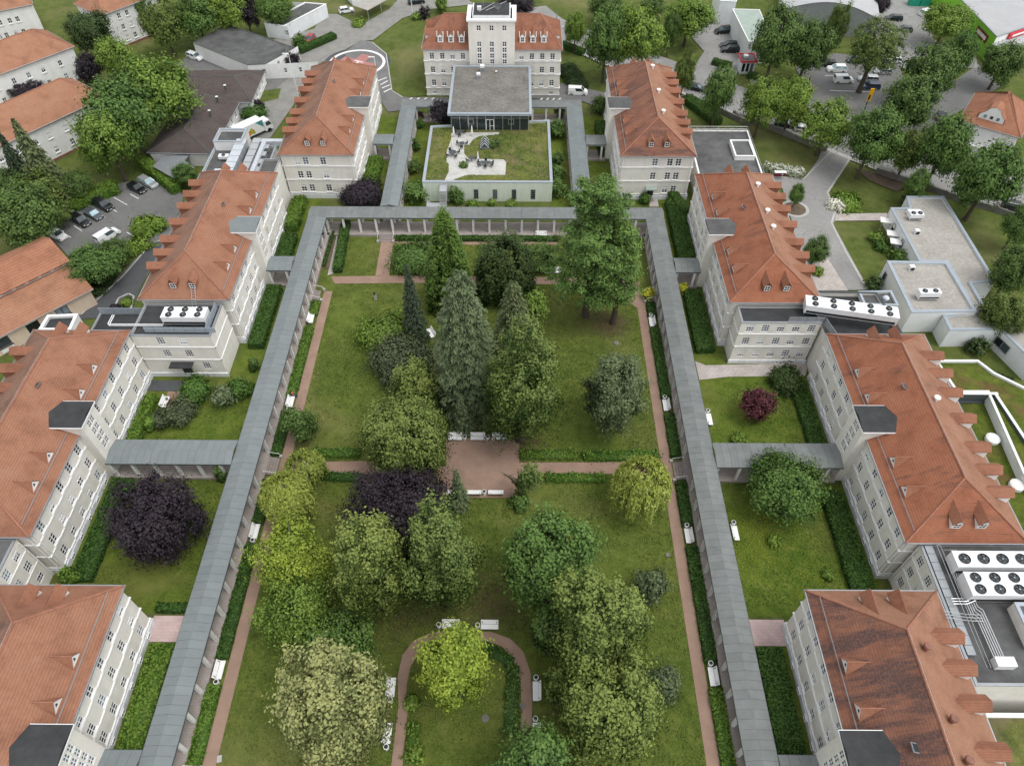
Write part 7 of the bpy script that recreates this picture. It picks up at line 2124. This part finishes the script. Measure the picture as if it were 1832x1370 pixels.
for lab, q, h in (('tall white lamp post left of the left back wing', (-49.52, 154.30), 12.0), ('tall white lamp post beside the hatched marking', (-31.13, 154.92), 11.0), ('white lamp post at the top road', (-28.63, 203.29), 8.0), ('street lamp with arm behind the stair tower building', (10.37, 194.10), 10.0)):
    l_ = thing('lamp_post', lab, 'lamp post', (q[0], q[1], 0), 'lamp posts')
    MB().tube((*q, 0), (*q, h), .11, .07, n=6).build('pole', 'unit_white' if 'white' in lab else 'zinc', l_)
    MB().box(q[0] - 1.3, q[0] + .1, q[1] - .12, q[1] + .12, h, h + .14).build('lamp_head', 'unit_white', l_)
bo = thing('bollard_row', 'row of white slanted stones in front of the stair tower building', 'bollards', (S(-1, 10), 156, 0))
for k, x in enumerate([-19, -17.3, -15.6, -13.9, 11.2, 12.6, 14.0, 15.4]): MB().obox((AX + x, 157.2), .25, 1.1, 0, .35, -.6).build('stone', 'canvas_white', bo)
gc = thing('waste_container', 'green recycling container in the upper right yard', 'container', (*(111.06, 208.97), 0))
q = (111.25, 209.51)
for k in (-1, 1): MB().box(q[0] + k * 1.4 - 1.3, q[0] + k * 1.4 + 1.3, q[1] - 1, q[1] + 1, .1, 2.3).build('bin_body', 'container_green', gc)
MB().box(q[0] - 2.8, q[0] + 2.8, q[1] - 1.1, q[1] + 1.1, 2.3, 2.5).build('lid', 'teal', gc)
for lab, q, mt in (('red barrel against the brown roofed pavilion', (-63.00, 147.55), 'car_red'), ('blue barrel against the brown roofed pavilion', (-63.08, 143.82), 'blue_plastic')):
    b_ = thing('barrel', lab, 'barrel', (q[0], q[1], 0))
    MB().lathe((*q, 0), [(.5, 0), (.55, .2), (.55, 1.3), (.4, 1.4), (.05, 1.42)], 12).build('drum', mt, b_)
    MB().lathe((*q, 1.42), [(.2, 0), (.2, .12), (.02, .13)], 10).build('lid', 'coping_dark', b_)

# ------------------------------------------------------------------ vehicles
CARS = {
 # length, width, body stations (x fraction, top z), cabin: base rear, base front, top rear, top front, base z, top z
 'hatch': (4.2, 1.78, [(-.5, .72), (-.47, .92), (-.2, .95), (.18, .95), (.40, .84), (.48, .70), (.5, .55)], (-.47, .24, -.36, .06, .93, 1.47)),
 'estate': (4.6, 1.82, [(-.5, .75), (-.48, .95), (-.2, .96), (.2, .95), (.42, .84), (.48, .70), (.5, .55)], (-.48, .24, -.42, .07, .94, 1.5)),
 'suv': (4.6, 1.9, [(-.5, .85), (-.48, 1.05), (-.2, 1.08), (.2, 1.08), (.42, 1.0), (.48, .85), (.5, .65)], (-.48, .24, -.40, .10, 1.06, 1.68)),
 'van': (4.6, 1.88, [(-.5, 1.0), (-.49, 1.15), (-.2, 1.15), (.2, 1.15), (.42, 1.02), (.48, .85), (.5, .6)], (-.49, .32, -.475, .16, 1.13, 1.85)),
}
def car(label, A, B, kind, paint, group='parked cars'):
    """A: a point on the ground behind the car, B: one ahead of it; the car stands midway"""
    L, W, st, cb = CARS[kind]
    c = ((A[0] + B[0]) / 2, (A[1] + B[1]) / 2)
    rz = math.atan2(B[1] - A[1], B[0] - A[0])
    t = thing('parked_car' if kind != 'van' else 'parked_van', label, 'car' if kind != 'van' else 'van', (c[0], c[1], 0.03), group, rz)
    WL[t.name] = Vector((0, 0, 0))
    hw = W / 2
    m = MB()
    secs = []
    for f, zt in st:
        x = f * L
        k = 1.0 if abs(f) < .45 else (.93 if abs(f) < .49 else .84)
        secs.append([(x, -hw * k, .28), (x, -hw * k, .6), (x, -hw * k * .93, zt), (x, hw * k * .93, zt), (x, hw * k, .6), (x, hw * k, .28)])
    V = [p for s in secs for p in s]; F = []
    for i in range(len(secs) - 1):
        for j in range(6): F.append((i * 6 + j, (i + 1) * 6 + j, (i + 1) * 6 + (j + 1) % 6, i * 6 + (j + 1) % 6)[::-1])
    F.append(tuple(range(6))); F.append(tuple(range(len(V) - 1, len(V) - 7, -1)))
    m.add(V, F)
    body = m.build('body', paint, t)
    r0, f0, r1, f1, z0, z1 = cb
    r0, f0, r1, f1 = r0 * L, f0 * L, r1 * L, f1 * L
    b, tp = hw * .92, hw * .74
    g = MB()
    P = [(r0, -b, z0), (f0, -b, z0), (f0, b, z0), (r0, b, z0), (r1, -tp, z1), (f1, -tp, z1), (f1, tp, z1), (r1, tp, z1)]
    g.add(P, [(0, 1, 5, 4), (1, 2, 6, 5), (2, 3, 7, 6), (3, 0, 4, 7), (4, 5, 6, 7)])
    g.build('glass_cabin', 'glass_blue', t)
    rf = MB(); e = .05
    rf.add([(r1 - e, -tp - e, z1 - .03), (f1 + e, -tp - e, z1 - .03), (f1 + e, tp + e, z1 - .03), (r1 - e, tp + e, z1 - .03), (r1 + .08, -tp + .1, z1 + .05), (f1 - .08, -tp + .1, z1 + .05), (f1 - .08, tp - .1, z1 + .05), (r1 + .08, tp - .1, z1 + .05)],
           [(4, 5, 6, 7), (0, 1, 5, 4), (1, 2, 6, 5), (2, 3, 7, 6), (3, 0, 4, 7)])
    rf.build('roof_panel', paint, t)
    pm = MB()
    for s in (-1, 1):
        for (xa, xb) in ((r0, r1), (f0, f1), ((r0 + f0) / 2 - .1, (r1 + f1) / 2 - .1)):
            pm.tube((xa, s * (b + .005), z0), (xb, s * (tp + .005), z1), .05, n=5)
    if kind == 'van':
        for s in (-1, 1): pm.add([(r0 + .1, s * (b + .02), z0), ((r0 + f0) / 2, s * (b + .02), z0), ((r1 + f1) / 2, s * (tp + .03), z1), (r1 + .05, s * (tp + .03), z1)], [(0, 1, 2, 3)])
    pm.build('pillars', paint, t)
    for s in (-1, 1):
        for f in (-.31, .31):
            w = MB()
            n = 14; wx = f * L; r = .33
            for k in range(n):
                a0, a1 = 2 * PI * k / n, 2 * PI * (k + 1) / n
                y0, y1 = s * (hw - .2), s * (hw + .015)
                w.poly([(wx + r * math.cos(a0), y0, r + r * math.sin(a0)), (wx + r * math.cos(a1), y0, r + r * math.sin(a1)), (wx + r * math.cos(a1), y1, r + r * math.sin(a1)), (wx + r * math.cos(a0), y1, r + r * math.sin(a0))])
            w.poly([(wx + r * math.cos(2 * PI * k / n), s * (hw + .015), r + r * math.sin(2 * PI * k / n)) for k in range(n)])
            wo = w.build('wheel', 'tyre', t)
            MB().poly([(wx + .2 * math.cos(2 * PI * k / 10), s * (hw + .02), r + .2 * math.sin(2 * PI * k / 10)) for k in range(10)]).build('rim', 'zinc', wo)
        MB().box(L * .485, L * .502, s * hw * .55, s * hw * .8, .6, .72).build('headlight', 'lamp_clear', t)
        MB().box(-L * .503, -L * .487, s * hw * .58, s * hw * .82, .68, .86).build('tail_light', 'lamp_red', t)
        MB().box(f0 - .35, f0 - .2, s * (hw + .0), s * (hw + .16), z0 - .02, z0 + .14).build('wing_mirror', paint, t)
    MB().box(L * .49, L * .507, -.28, .28, .42, .54).build('number_plate', 'lamp_clear', t)
    return t

def ahead(p, ang, k=1.0): return (p[0] + math.cos(ang), p[1] + math.sin(ang))
def car_at(label, p, ang, kind, paint, group='parked cars'):
    q = (p[0] + math.cos(ang), p[1] + math.sin(ang)); b = (p[0] - math.cos(ang), p[1] - math.sin(ang))
    return car(label, b, q, kind, paint, group)

a_l = math.atan2((-80.48, 109.77)[1] - (-84.67, 112.50)[1], (-80.48, 109.77)[0] - (-84.67, 112.50)[0])
car_at('front black estate car of the row in the left car park', (-82.80, 110.95), a_l, 'estate', 'car_black')
car_at('middle dark grey car of the row in the left car park', (-81.05, 112.89), a_l, 'hatch', 'car_grey')
car_at('rear black car of the row of three in the left car park', (-80.24, 115.79), a_l, 'suv', 'car_black')
car_at('black car beside the silver one at the clipped light hedge', (-75.64, 121.41), a_l, 'hatch', 'car_black')
car_at('silver car at the clipped light hedge', (-73.97, 123.27), a_l, 'estate', 'car_silver')
car_at('white car half behind the peach building', (-85.41, 106.71), a_l, 'hatch', 'car_white')
car_at('white van behind the round tree in the left car park', (-75.85, 106.30), a_l + PI * .5, 'van', 'car_white')
car_at('white car in the yard beside the flat grey building', (-80.20, 176.88), math.atan2((-78.25, 175.78)[1] - (-82.67, 178.33)[1], (-78.25, 175.78)[0] - (-82.67, 178.33)[0]), 'estate', 'car_white')
car_at('red car beside the clipped bush at the top', (-53.38, 186.58), R_(-100), 'hatch', 'car_red')
car_at('white car beside the container like building', (-46.66, 203.89), R_(20), 'hatch', 'car_white')
car_at('black car on the road at the top edge', (-28.10, 209.60), R_(20), 'suv', 'car_black')
car_at('white delivery van behind the right end of the stair tower building', (14.21, 159.98), R_(-4), 'van', 'car_white')
car_at('upper black car beside the white warehouse', (53.98, 192.01), R_(-165), 'suv', 'car_black')
car_at('middle black car beside the white warehouse', (53.97, 183.97), R_(178), 'estate', 'car_black')
car_at('lower black car beside the white warehouse', (53.80, 181.30), R_(178), 'suv', 'car_black')
car_at('black car on the street right of the back wing', (42.20, 162.08), R_(-24), 'hatch', 'car_black')
car_at('white pickup like car at the right yard', (111.24, 203.25), R_(25), 'suv', 'car_white')
car_at('black car under the yard lamp, upper right', (101.02, 199.84), R_(175), 'estate', 'car_black')
car_at('dark grey car behind the loose tree in the upper yard', (101.62, 193.30), R_(170), 'hatch', 'car_grey')
car_at('white car at the left of the upper row in the right car park', (77.76, 171.44), R_(178), 'suv', 'car_white')
car_at('white van at the left of the lower row in the right car park', (77.82, 166.13), R_(0), 'van', 'car_white')
car_at('silver car behind the blue one in the right car park', (83.90, 166.65), R_(175), 'estate', 'car_silver')
car_at('dark blue car in the right car park', (83.19, 163.13), R_(178), 'estate', 'car_blue')
car_at('dark car at the far left of the upper row in the right car park', (76.38, 174.08), R_(178), 'hatch', 'car_black')
car_at('dark green car behind the loose tree in the right car park', (83.80, 176.07), R_(178), 'hatch', 'car_grey')
car_at('small white car seen through leaves in the right car park', (93.10, 176.13), R_(170), 'hatch', 'car_white')
car_at('silver car at the right end of the car park rows', (88.59, 170.29), R_(175), 'hatch', 'car_silver')
car_at('grey car beside the villa garden', (95.00, 150.04), R_(60), 'hatch', 'car_grey')
car_at('white car on the street under the right avenue trees', (62.93, 144.04), R_(-22), 'hatch', 'car_white')
car_at('dark car on the street under the left avenue trees', (59.19, 146.36), R_(-22), 'hatch', 'car_black')
car_at('white car behind the big tree at the right edge', (90.33, 122.48), R_(-20), 'hatch', 'car_white')
car_at('black car on the street at the right edge', (96.57, 116.36), R_(-20), 'suv', 'car_black')

# delivery truck
tk_a, tk_b = (-59.86, 140.55), (-55.06, 145.22)
rz = math.atan2(tk_b[1] - tk_a[1], tk_b[0] - tk_a[0]) 
tk_c = (-57.08, 141.55)
tr_ = thing('delivery_truck', 'white box truck with teal triangle and fruit picture beside the pavilion', 'truck', (tk_c[0], tk_c[1], .03), None, R_(47))
WL[tr_.name] = Vector((0, 0, 0))
MB().box(-4.2, 2.2, -1.25, 1.25, .95, 3.5).build('cargo_box', 'unit_white', tr_)
MB().box(-4.2, 3.9, -.5, .5, .5, .9).build('chassis', 'dark_metal', tr_)
cb = MB(); cb.add([(2.35, -1.15, .55), (4.3, -1.15, .55), (4.3, 1.15, .55), (2.35, 1.15, .55), (2.35, -1.1, 2.75), (3.85, -1.05, 2.75), (3.85, 1.05, 2.75), (2.35, 1.1, 2.75), (4.32, -1.15, 1.5), (4.32, 1.15, 1.5)],
       [(4, 5, 6, 7), (8, 9, 6, 5), (1, 2, 9, 8), (0, 1, 8, 5, 4), (2, 3, 7, 6, 9), (3, 0, 4, 7)])
cb.build('cab', 'unit_white', tr_)
MB().poly([(4.30, -.98, 1.62), (4.30, .98, 1.62), (3.93, .93, 2.62), (3.93, -.93, 2.62)]).build('windscreen', 'glass_window', tr_)
for s_ in (-1, 1):
    MB().poly([(2.8, s_ * 1.155, 1.65), (4.1, s_ * 1.155, 1.65), (3.75, s_ * 1.13, 2.5), (2.8, s_ * 1.13, 2.5)]).build('side_window', 'glass_window', tr_)
    for wx in (-2.9, 3.3):
        MB().tube((wx, s_ * .85, .5), (wx, s_ * 1.2, .5), .5, n=14).build('wheel', 'tyre', tr_)
    MB().poly([(2.1, s_ * 1.262, 1.8), (2.1, s_ * 1.262, 3.4), (.4, s_ * 1.262, 3.4)]).build('teal_triangle', 'teal', tr_)
    for k, (fx, fz, fm) in enumerate(((-.9, 1.7, 'fruit_green'), (-.5, 2.0, 'fruit_orange'), (-1.3, 2.0, 'fruit_orange'), (-.9, 2.35, 'fruit_green'), (-.4, 1.5, 'fruit_green'), (-1.4, 1.5, 'fruit_orange'))):
        MB().poly([(fx + .34 * math.cos(2 * PI * j / 9), s_ * (1.262 + .004 * k), fz + .3 * math.sin(2 * PI * j / 9)) for j in range(9)]).build('fruit_print', fm, tr_)
# parking lines
pl = thing('parking_lines', 'white bay lines on the paving of the left car park', 'road marking', (*(-78.18, 115.38), 0))
for a, b in (((-79.44, 118.82), (-76.01, 116.45)), ((-79.65, 115.89), (-77.20, 114.25)), ((-76.59, 119.92), (-74.47, 118.48)), ((-83.76, 109.85), (-81.60, 108.29)), ((-86.25, 108.75), (-82.91, 106.35)), ((-73.02, 107.96), (-70.18, 105.96)), ((-80.58, 113.30), (-78.82, 112.39))):
    d = Vector((b[0] - a[0], b[1] - a[1]))
    MB().obox(((a[0] + b[0]) / 2, (a[1] + b[1]) / 2), d.length, .16, 0, _gz[0] + .012, math.atan2(d.y, d.x)).build('bay_line', 'marking_white', pl)
pl = thing('parking_lines', 'white bay lines in the right car park', 'road marking', (*(77.83, 161.94), 0))
for a, b in (((73.61, 161.91), (83.74, 161.22)), ((75.30, 166.59), (76.82, 166.44)), ((74.39, 168.98), (76.76, 168.99))):
    d = Vector((b[0] - a[0], b[1] - a[1]))
    MB().obox(((a[0] + b[0]) / 2, (a[1] + b[1]) / 2), d.length, .16, 0, _gz[0] + .012, math.atan2(d.y, d.x)).build('bay_line', 'marking_white', pl)
lm = thing('lane_marking', 'white arrow and edge lines at the street junction on the right', 'road marking', (*(73.03, 146.80), 0))
for a, b in (((71.61, 148.15), (73.91, 146.13)), ((73.91, 146.13), (72.80, 144.78)), ((11.92, 195.08), (13.74, 197.05)), ((77.10, 132.76), (78.98, 131.27))):
    d = Vector((b[0] - a[0], b[1] - a[1]))
    MB().obox(((a[0] + b[0]) / 2, (a[1] + b[1]) / 2), d.length, .2, 0, _gz[0] + .012, math.atan2(d.y, d.x)).build('stroke', 'marking_white', lm)

# ------------------------------------------------------------------ people
def person(label, x, y, z, rz, joints, edges, radii, cloth, extra):
    """body grown as one skin over a posed skeleton; clothing as its children"""
    t = thing('person', label, 'person', (x, y, z), None, rz)
    WL[t.name] = Vector((0, 0, 0))
    def skin(name, js, es, rs, mat):
        me = bpy.data.meshes.new(name)
        me.from_pydata(js, es, [])
        me.materials.append(MATS[mat])
        o = link_mesh(name, me, t)
        md = o.modifiers.new('skin', 'SKIN')
        for i, v in enumerate(me.skin_vertices[0].data):
            v.radius = (rs[i], rs[i]); v.use_root = (i == 0)
        s2 = o.modifiers.new('sub', 'SUBSURF'); s2.levels = 1; s2.render_levels = 2
        return o
    skin('body', joints, edges, radii, 'skin')
    for nm, js, es, rs, mt in extra: skin(nm, js, es, rs, mt)
    return t
# seated figure on the left bench
J = [(0, -.05, .55), (0, -.12, .85), (0, -.14, 1.08), (0, -.13, 1.18), (0, -.10, 1.30), (0, -.10, 1.38),
     (.10, .0, .53), (.11, .42, .52), (.11, .46, .10), (.11, .60, .04), (-.10, .0, .53), (-.11, .42, .52), (-.11, .46, .10), (-.11, .60, .04),
     (.20, -.13, 1.05), (.26, -.02, .80), (.18, .2, .68), (-.20, -.13, 1.05), (-.26, -.02, .80), (-.18, .2, .68)]
Eg = [(0, 1), (1, 2), (2, 3), (3, 4), (4, 5), (0, 6), (6, 7), (7, 8), (8, 9), (0, 10), (10, 11), (11, 12), (12, 13), (2, 14), (14, 15), (15, 16), (2, 17), (17, 18), (18, 19)]
Rr = [.13, .13, .13, .055, .09, .07, .085, .065, .045, .04, .085, .065, .045, .04, .06, .045, .035, .06, .045, .035]
px_ = (-33.53, 68.32)
person('person in a red top and dark blue trousers sitting on the left bench', px_[0] - .1, px_[1] + .35, 0, -PI / 2, J, Eg, Rr, None, [
    ('red_top', [J[0], J[1], J[2], J[14], J[15], J[17], J[18]], [(0, 1), (1, 2), (2, 3), (3, 4), (2, 5), (5, 6)], [.155, .155, .15, .08, .065, .08, .065], 'cloth_red'),
    ('trousers', [J[0], J[6], J[7], J[8], J[10], J[11], J[12]], [(0, 1), (1, 2), (2, 3), (0, 4), (4, 5), (5, 6)], [.145, .1, .085, .065, .1, .085, .065], 'cloth_navy'),
    ('hair', [(0, -.13, 1.36), (0, -.12, 1.42), (0, -.16, 1.30)], [(0, 1), (0, 2)], [.095, .06, .07], 'hair_dark')])
W_ = [(0, 0, .95), (0, 0, 1.2), (0, .01, 1.42), (0, .02, 1.52), (0, .03, 1.64), (0, .03, 1.72),
      (.09, .05, .92), (.10, .18, .5), (.10, .05, .08), (.10, .2, .03), (-.09, -.02, .92), (-.10, -.02, .5), (-.10, -.22, .10), (-.10, -.08, .03),
      (.20, .0, 1.38), (.25, -.08, 1.1), (.24, .06, .86), (-.20, .0, 1.38), (-.25, .06, 1.1), (-.23, .2, .9)]
q = (69.58, 165.60)
person('person in dark clothes walking across the right car park', q[0], q[1], .05, R_(60), W_, Eg, Rr, None, [
    ('dark_jacket', [W_[0], W_[1], W_[2], W_[14], W_[15], W_[17], W_[18]], [(0, 1), (1, 2), (2, 3), (3, 4), (2, 5), (5, 6)], [.155, .155, .15, .08, .065, .08, .065], 'cloth_dark'),
    ('trousers', [W_[0], W_[6], W_[7], W_[8], W_[10], W_[11], W_[12]], [(0, 1), (1, 2), (2, 3), (0, 4), (4, 5), (5, 6)], [.145, .1, .08, .065, .1, .08, .065], 'cloth_navy'),
    ('hair', [(0, .0, 1.70), (0, .0, 1.76), (0, -.04, 1.64)], [(0, 1), (0, 2)], [.095, .06, .07], 'hair_dark')])

# ------------------------------------------------------------------ trees of the surroundings
GT = 'street and garden trees around the hospital'
ENV = [
 ('bright upper tree at the left houses', 'bright', -91.41, 160.84, 4.06, 5.24, 7.74), ('large bright tree left of the brown pavilion, upper', 'bright', -73.65, 140.64, 7.37, 8.48, 10.48), ('large full tree beside the nearest apartment house', 'maple', -77.54, 132.55, 7.79, 8.07, 10.07),
 ('light tree below the nearest apartment house gable', 'bright', -79.26, 124.78, 5.61, 7.21, 9.21), ('dark green tree between the two apartment houses at the top', 'deep', -101.42, 173.57, 5.07, 5.68, 7.68), ('olive crown right of the third apartment house', 'lime2', -86.04, 178.38, 4.88, 6.26, 8.26),
 ('bright green tree at the top left of the flat grey building', 'maple', -80.04, 184.87, 5.84, 5.52, 7.52), ('green tree left of the container like building', 'bright', -73.36, 188.46, 5.07, 5.40, 7.40), ('dark purple tree above the flat grey building', 'purple', -69.25, 189.66, 3.41, 5.01, 6.51), ('green tree above the container like building', 'maple', -62.14, 191.43, 4.57, 4.89, 6.89),
 ('purple tree at the foot of the second apartment house', 'purple', -99.31, 162.33, 3.37, 3.97, 4.77), ('purple crown between the apartment houses', 'purple', -112.81, 156.38, 3.83, 1.89, 2.69), ('broad dark tree at the left edge above the peach building', 'dark', -86.19, 103.18, 6.08, 6.08, 7.58),
 ('lighter tree left of the car park', 'lime2', -87.95, 111.11, 4.53, 4.53, 6.03), ('pale small tree at the car park row', 'lime2', -85.31, 109.39, 2.08, 2.36, 2.96), ('round dark green tree beside the dark left road', 'maple', -72.27, 94.52, 4.40, 3.22, 4.22), ('second round tree beside the dark left road', 'dark', -70.23, 98.52, 2.35, 2.63, 3.63),
 ('round clipped tree at the end of the yellow hedge', 'maple', -65.38, 122.06, 2.20, 2.64, 3.24), ('small round bright tree in the left car park', 'bright', -70.02, 106.80, 1.45, 1.30, 1.70),
 ('dense dark foliage left behind the car park fence', 'dark', -85.58, 117.98, 3.23, 2.95, 3.75), ('tree between the top houses at the picture edge', 'maple', -95.68, 190.12, 2.57, 4.47, 5.97),
 ('left of the two big trees right of the stair tower building', 'maple', 20.38, 165.68, 4.84, 7.80, 10.30), ('right of the two big trees right of the stair tower building', 'bright', 27.51, 166.63, 6.14, 7.65, 10.15), ('small light tree at the top right of the stair tower building', 'bright', 14.36, 180.39, 2.74, 4.63, 6.63),
 ('dark tree at the top edge behind the big pair', 'dark', 23.23, 196.16, 5.24, 3.49, 5.49), ('bright tree at the warehouse yard', 'bright', 42.55, 184.52, 6.24, 5.09, 7.09), ('slim tree beside the right back wing top', 'lime2', 37.85, 157.89, 2.51, 5.16, 6.66), ('dark slim tree left of the bright yard tree', 'dark', 37.45, 178.81, 2.18, 4.96, 6.46),
 ('bright street tree right of the right back wing', 'maple', 42.94, 145.55, 3.67, 5.82, 8.32), ('yellowish street tree left of the railed lawn', 'bright', 51.71, 141.98, 4.20, 5.90, 8.40), ('second street tree beside the yellowish one', 'bright', 58.37, 143.49, 4.24, 5.11, 7.61), ('large dark tree at the warehouse corner', 'dark', 59.43, 166.12, 5.60, 8.23, 10.73),
 ('bluish green tree in front of the vaulted hall', 'dark', 67.46, 166.36, 4.88, 6.37, 8.87), ('tall narrow tree before the vaulted hall', 'lime2', 76.70, 177.31, 2.68, 6.55, 8.55),
 ('yellow green tree at the driveway mouth', 'bright', 63.32, 134.90, 5.24, 4.35, 6.85), ('green tree right of the driveway mouth', 'maple', 69.22, 126.48, 4.99, 5.81, 8.81), ('multi toned tree over the street, right of the driveway', 'lime2', 77.32, 126.45, 3.72, 4.55, 7.05), ('leaning green tree before the villa', 'maple', 81.08, 122.26, 4.87, 5.66, 9.66),
 ('broad tree at the right edge over the street', 'maple', 85.86, 112.96, 5.68, 6.20, 9.20), ('tree cut by the right picture edge above the clinic', 'dark', 81.69, 90.78, 3.66, 5.14, 7.14), ('dark tree behind the supermarket car park', 'dark', 91.22, 154.87, 5.65, 6.22, 8.72), ('bright willowy tree at the supermarket wall', 'bright', 107.23, 185.16, 5.57, 4.61, 6.61),
 ('big olive tree in the right car park', 'dark', 81.27, 140.88, 5.78, 6.61, 9.11), ('tree beside the villa roof, upper right', 'dark', 111.09, 162.68, 4.60, 4.89, 6.89), ('tree at the upper right of the olive one', 'maple', 101.23, 163.95, 3.58, 5.04, 7.54), ('dark purple tree behind the right end of the vaulted hall', 'purple', 96.21, 200.04, 2.96, 2.62, 4.12),
 ('dark purple tree behind the stair tower', 'purple', -0.06, 197.74, 5.01, 3.22, 4.22), ('green trees at the top right edge', 'dark', 36.50, 201.13, 3.58, 2.51, 3.51), ('small young tree on the round driveway island', 'maple', 53.68, 116.41, 1.39, 2.64, 3.24), ('dark small tree beside the second right wing', 'dark', 52.49, 98.78, 2.14, 3.65, 4.25),
 ('lower tree cut by the right picture edge', 'maple', 89.41, 104.38, 2.78, 3.80, 5.80), ('young lime at the clinic garden edge', 'lime2', 77.32, 81.95, 3.52, 4.04, 5.54), ('lush tree behind the driveway hedge', 'maple', 76.12, 117.40, 2.34, 3.42, 4.92),
 ('dark tree below the apartment houses, picture edge', 'dark', -95.47, 115.52, 3.59, 4.39, 5.39),
]
for i, (lab, sp, X, Y, r, rz, zc) in enumerate(ENV):
    env_tree(lab, sp, X, Y, r, rz, zc, i, GT)
tree('loose feathery tree over the right car park', 'lime2', 80.20, 161.22, 5.99, 6.28, 10.78, group=GT, leaf=.2, dens=.32, lobes=.5)
conifer('ragged spruce in front of the nearest apartment house', 'spruce2', -88.51, 115.99, 5.26, 18.60, leaf=.34, ragged=.5, group=GT)
conifer('narrow conifer left of the ragged spruce', 'fir', -93.87, 117.77, 3.21, 15.00, leaf=.34, ragged=.5, group=GT)
for lab, sp, a, h in (('purple bush at the flat grey building corner', 'purple', (-55.39, 173.06, 2.05), 2.2), ('tiny purple bush beside the pavilion wing', 'purple', (-58.78, 152.98, 1.14), 1.2), ('bush bed at the brown pavilion end', 'hedge', (-58.76, 149.32, 2.50), 1.2),
                      ('clipped green cube bush beside the red car', 'hedge', (-55.29, 184.08, 1.85), 1.8), ('purple bush at the top road bend', 'purple', (-24.90, 200.43, 1.66), 1.8), ('yellow bush left of the purple road bush', 'bright', (-27.11, 199.50, 1.35), 1.2), ('tall bright bush behind the administration roof', 'bright', (-20.60, 203.94, 1.67), 3.0),
                      ('bush with yellow flowers on the little island', 'bright', (-42.25, 195.89, 1.78), .9), ('bushes in the garden left of the dark road', 'hedge_light', (-69.11, 109.10, 2.73), 1.2), ('mixed bush bed below the small round tree', 'bright', (-69.26, 103.24, 2.25), 1.0),
                      ('dark red bush at the island of the left road', 'purple', (-67.34, 86.65, 1.32), .9), ('green bush at the island tip of the left road', 'bright', (-66.27, 88.88, 0.95), .7),
                      ('bush at the clinic wall between the awnings', 'bright', (66.81, 106.98, 1.45), .9), ('spiky bush at the clinic corner', 'maple', (69.24, 100.87, 2.01), 1.4), ('dark bush at the raised clinic block', 'deep', (61.95, 93.68, 1.36), 1.5), ('dark round bush in the clinic angle', 'deep', (73.66, 78.75, 1.61), 1.6),
                      ('low oval bush in the clinic lawn', 'hedge', (67.10, 104.22, 1.43), .8), ('small hedge ball at the clinic roof corner', 'deep', (75.75, 118.00, 0.98), 1.3), ('bush at the foot of the dark small tree', 'bright', (53.28, 97.13, 0.99), 1.0),
                      ('white flowering bush beside the driveway bend', 'flower', (62.31, 116.67, 1.73), .9), ('low green bed beside the white flowering bush', 'hedge_light', (64.78, 117.98, 2.62), .6)):
    shrub(lab, sp, *a, h, leaf=.26)
hedge('white flowering rose hedge beside the right back driveway', (51.09, 129.89), (58.28, 127.03), 2.2, 1.0, sp='flower', wob=.25, leaf=.2)
hedge('clipped light green hedge beside the left car park', (-77.56, 130.47), (-67.20, 120.55), 2.2, 2.0, sp='hedge_light', leaf=.2)
hedge('hedge in front of the brown pavilion bed', (-60.85, 150.70), (-57.81, 153.57), 1.6, 1.2)
hedge('clipped hedge along the road beside the red car', (-54.79, 179.84), (-47.36, 188.48), 2.0, 1.4)
hedge('hedge behind the left car park row', (-87.29, 114.29), (-79.68, 121.28), 3.0, 2.0, sp='hedge_light', wob=.3)
hedge('dark hedge beside the right back wing along the street lawn', (39.16, 157.17), (44.45, 146.60), 2.5, 1.5)
hedge('hedge behind the administration building', (11.49, 183.86), (16.66, 179.46), 1.6, 1.4)
hedge('dark bank of ivy right of the administration building', (11.87, 172.63), (14.87, 161.50), 4.0, 1.2, sp='deep', wob=.3)
hedge('clipped hedge block beside the white warehouse yard', (48.26, 174.97), (52.22, 172.49), 1.6, 1.4)
hedge('small hedge beside the red rimmed kiosk', (55.57, 168.44), (57.49, 167.26), 1.4, 1.3)
hedge('hedge bank along the dark left road', (-74.20, 94.22), (-70.63, 94.68), 3.0, 1.0, sp='deep', wob=.3)
hedge('ground cover beside the peach building corner', (-74.32, 90.88), (-71.28, 92.56), 3.0, .7, sp='deep', wob=.3)
hedge('clipped strip in front of the planted roof building', (76.64, 72.07), (71.16, 74.71), 1.2, .8, sp='deep')
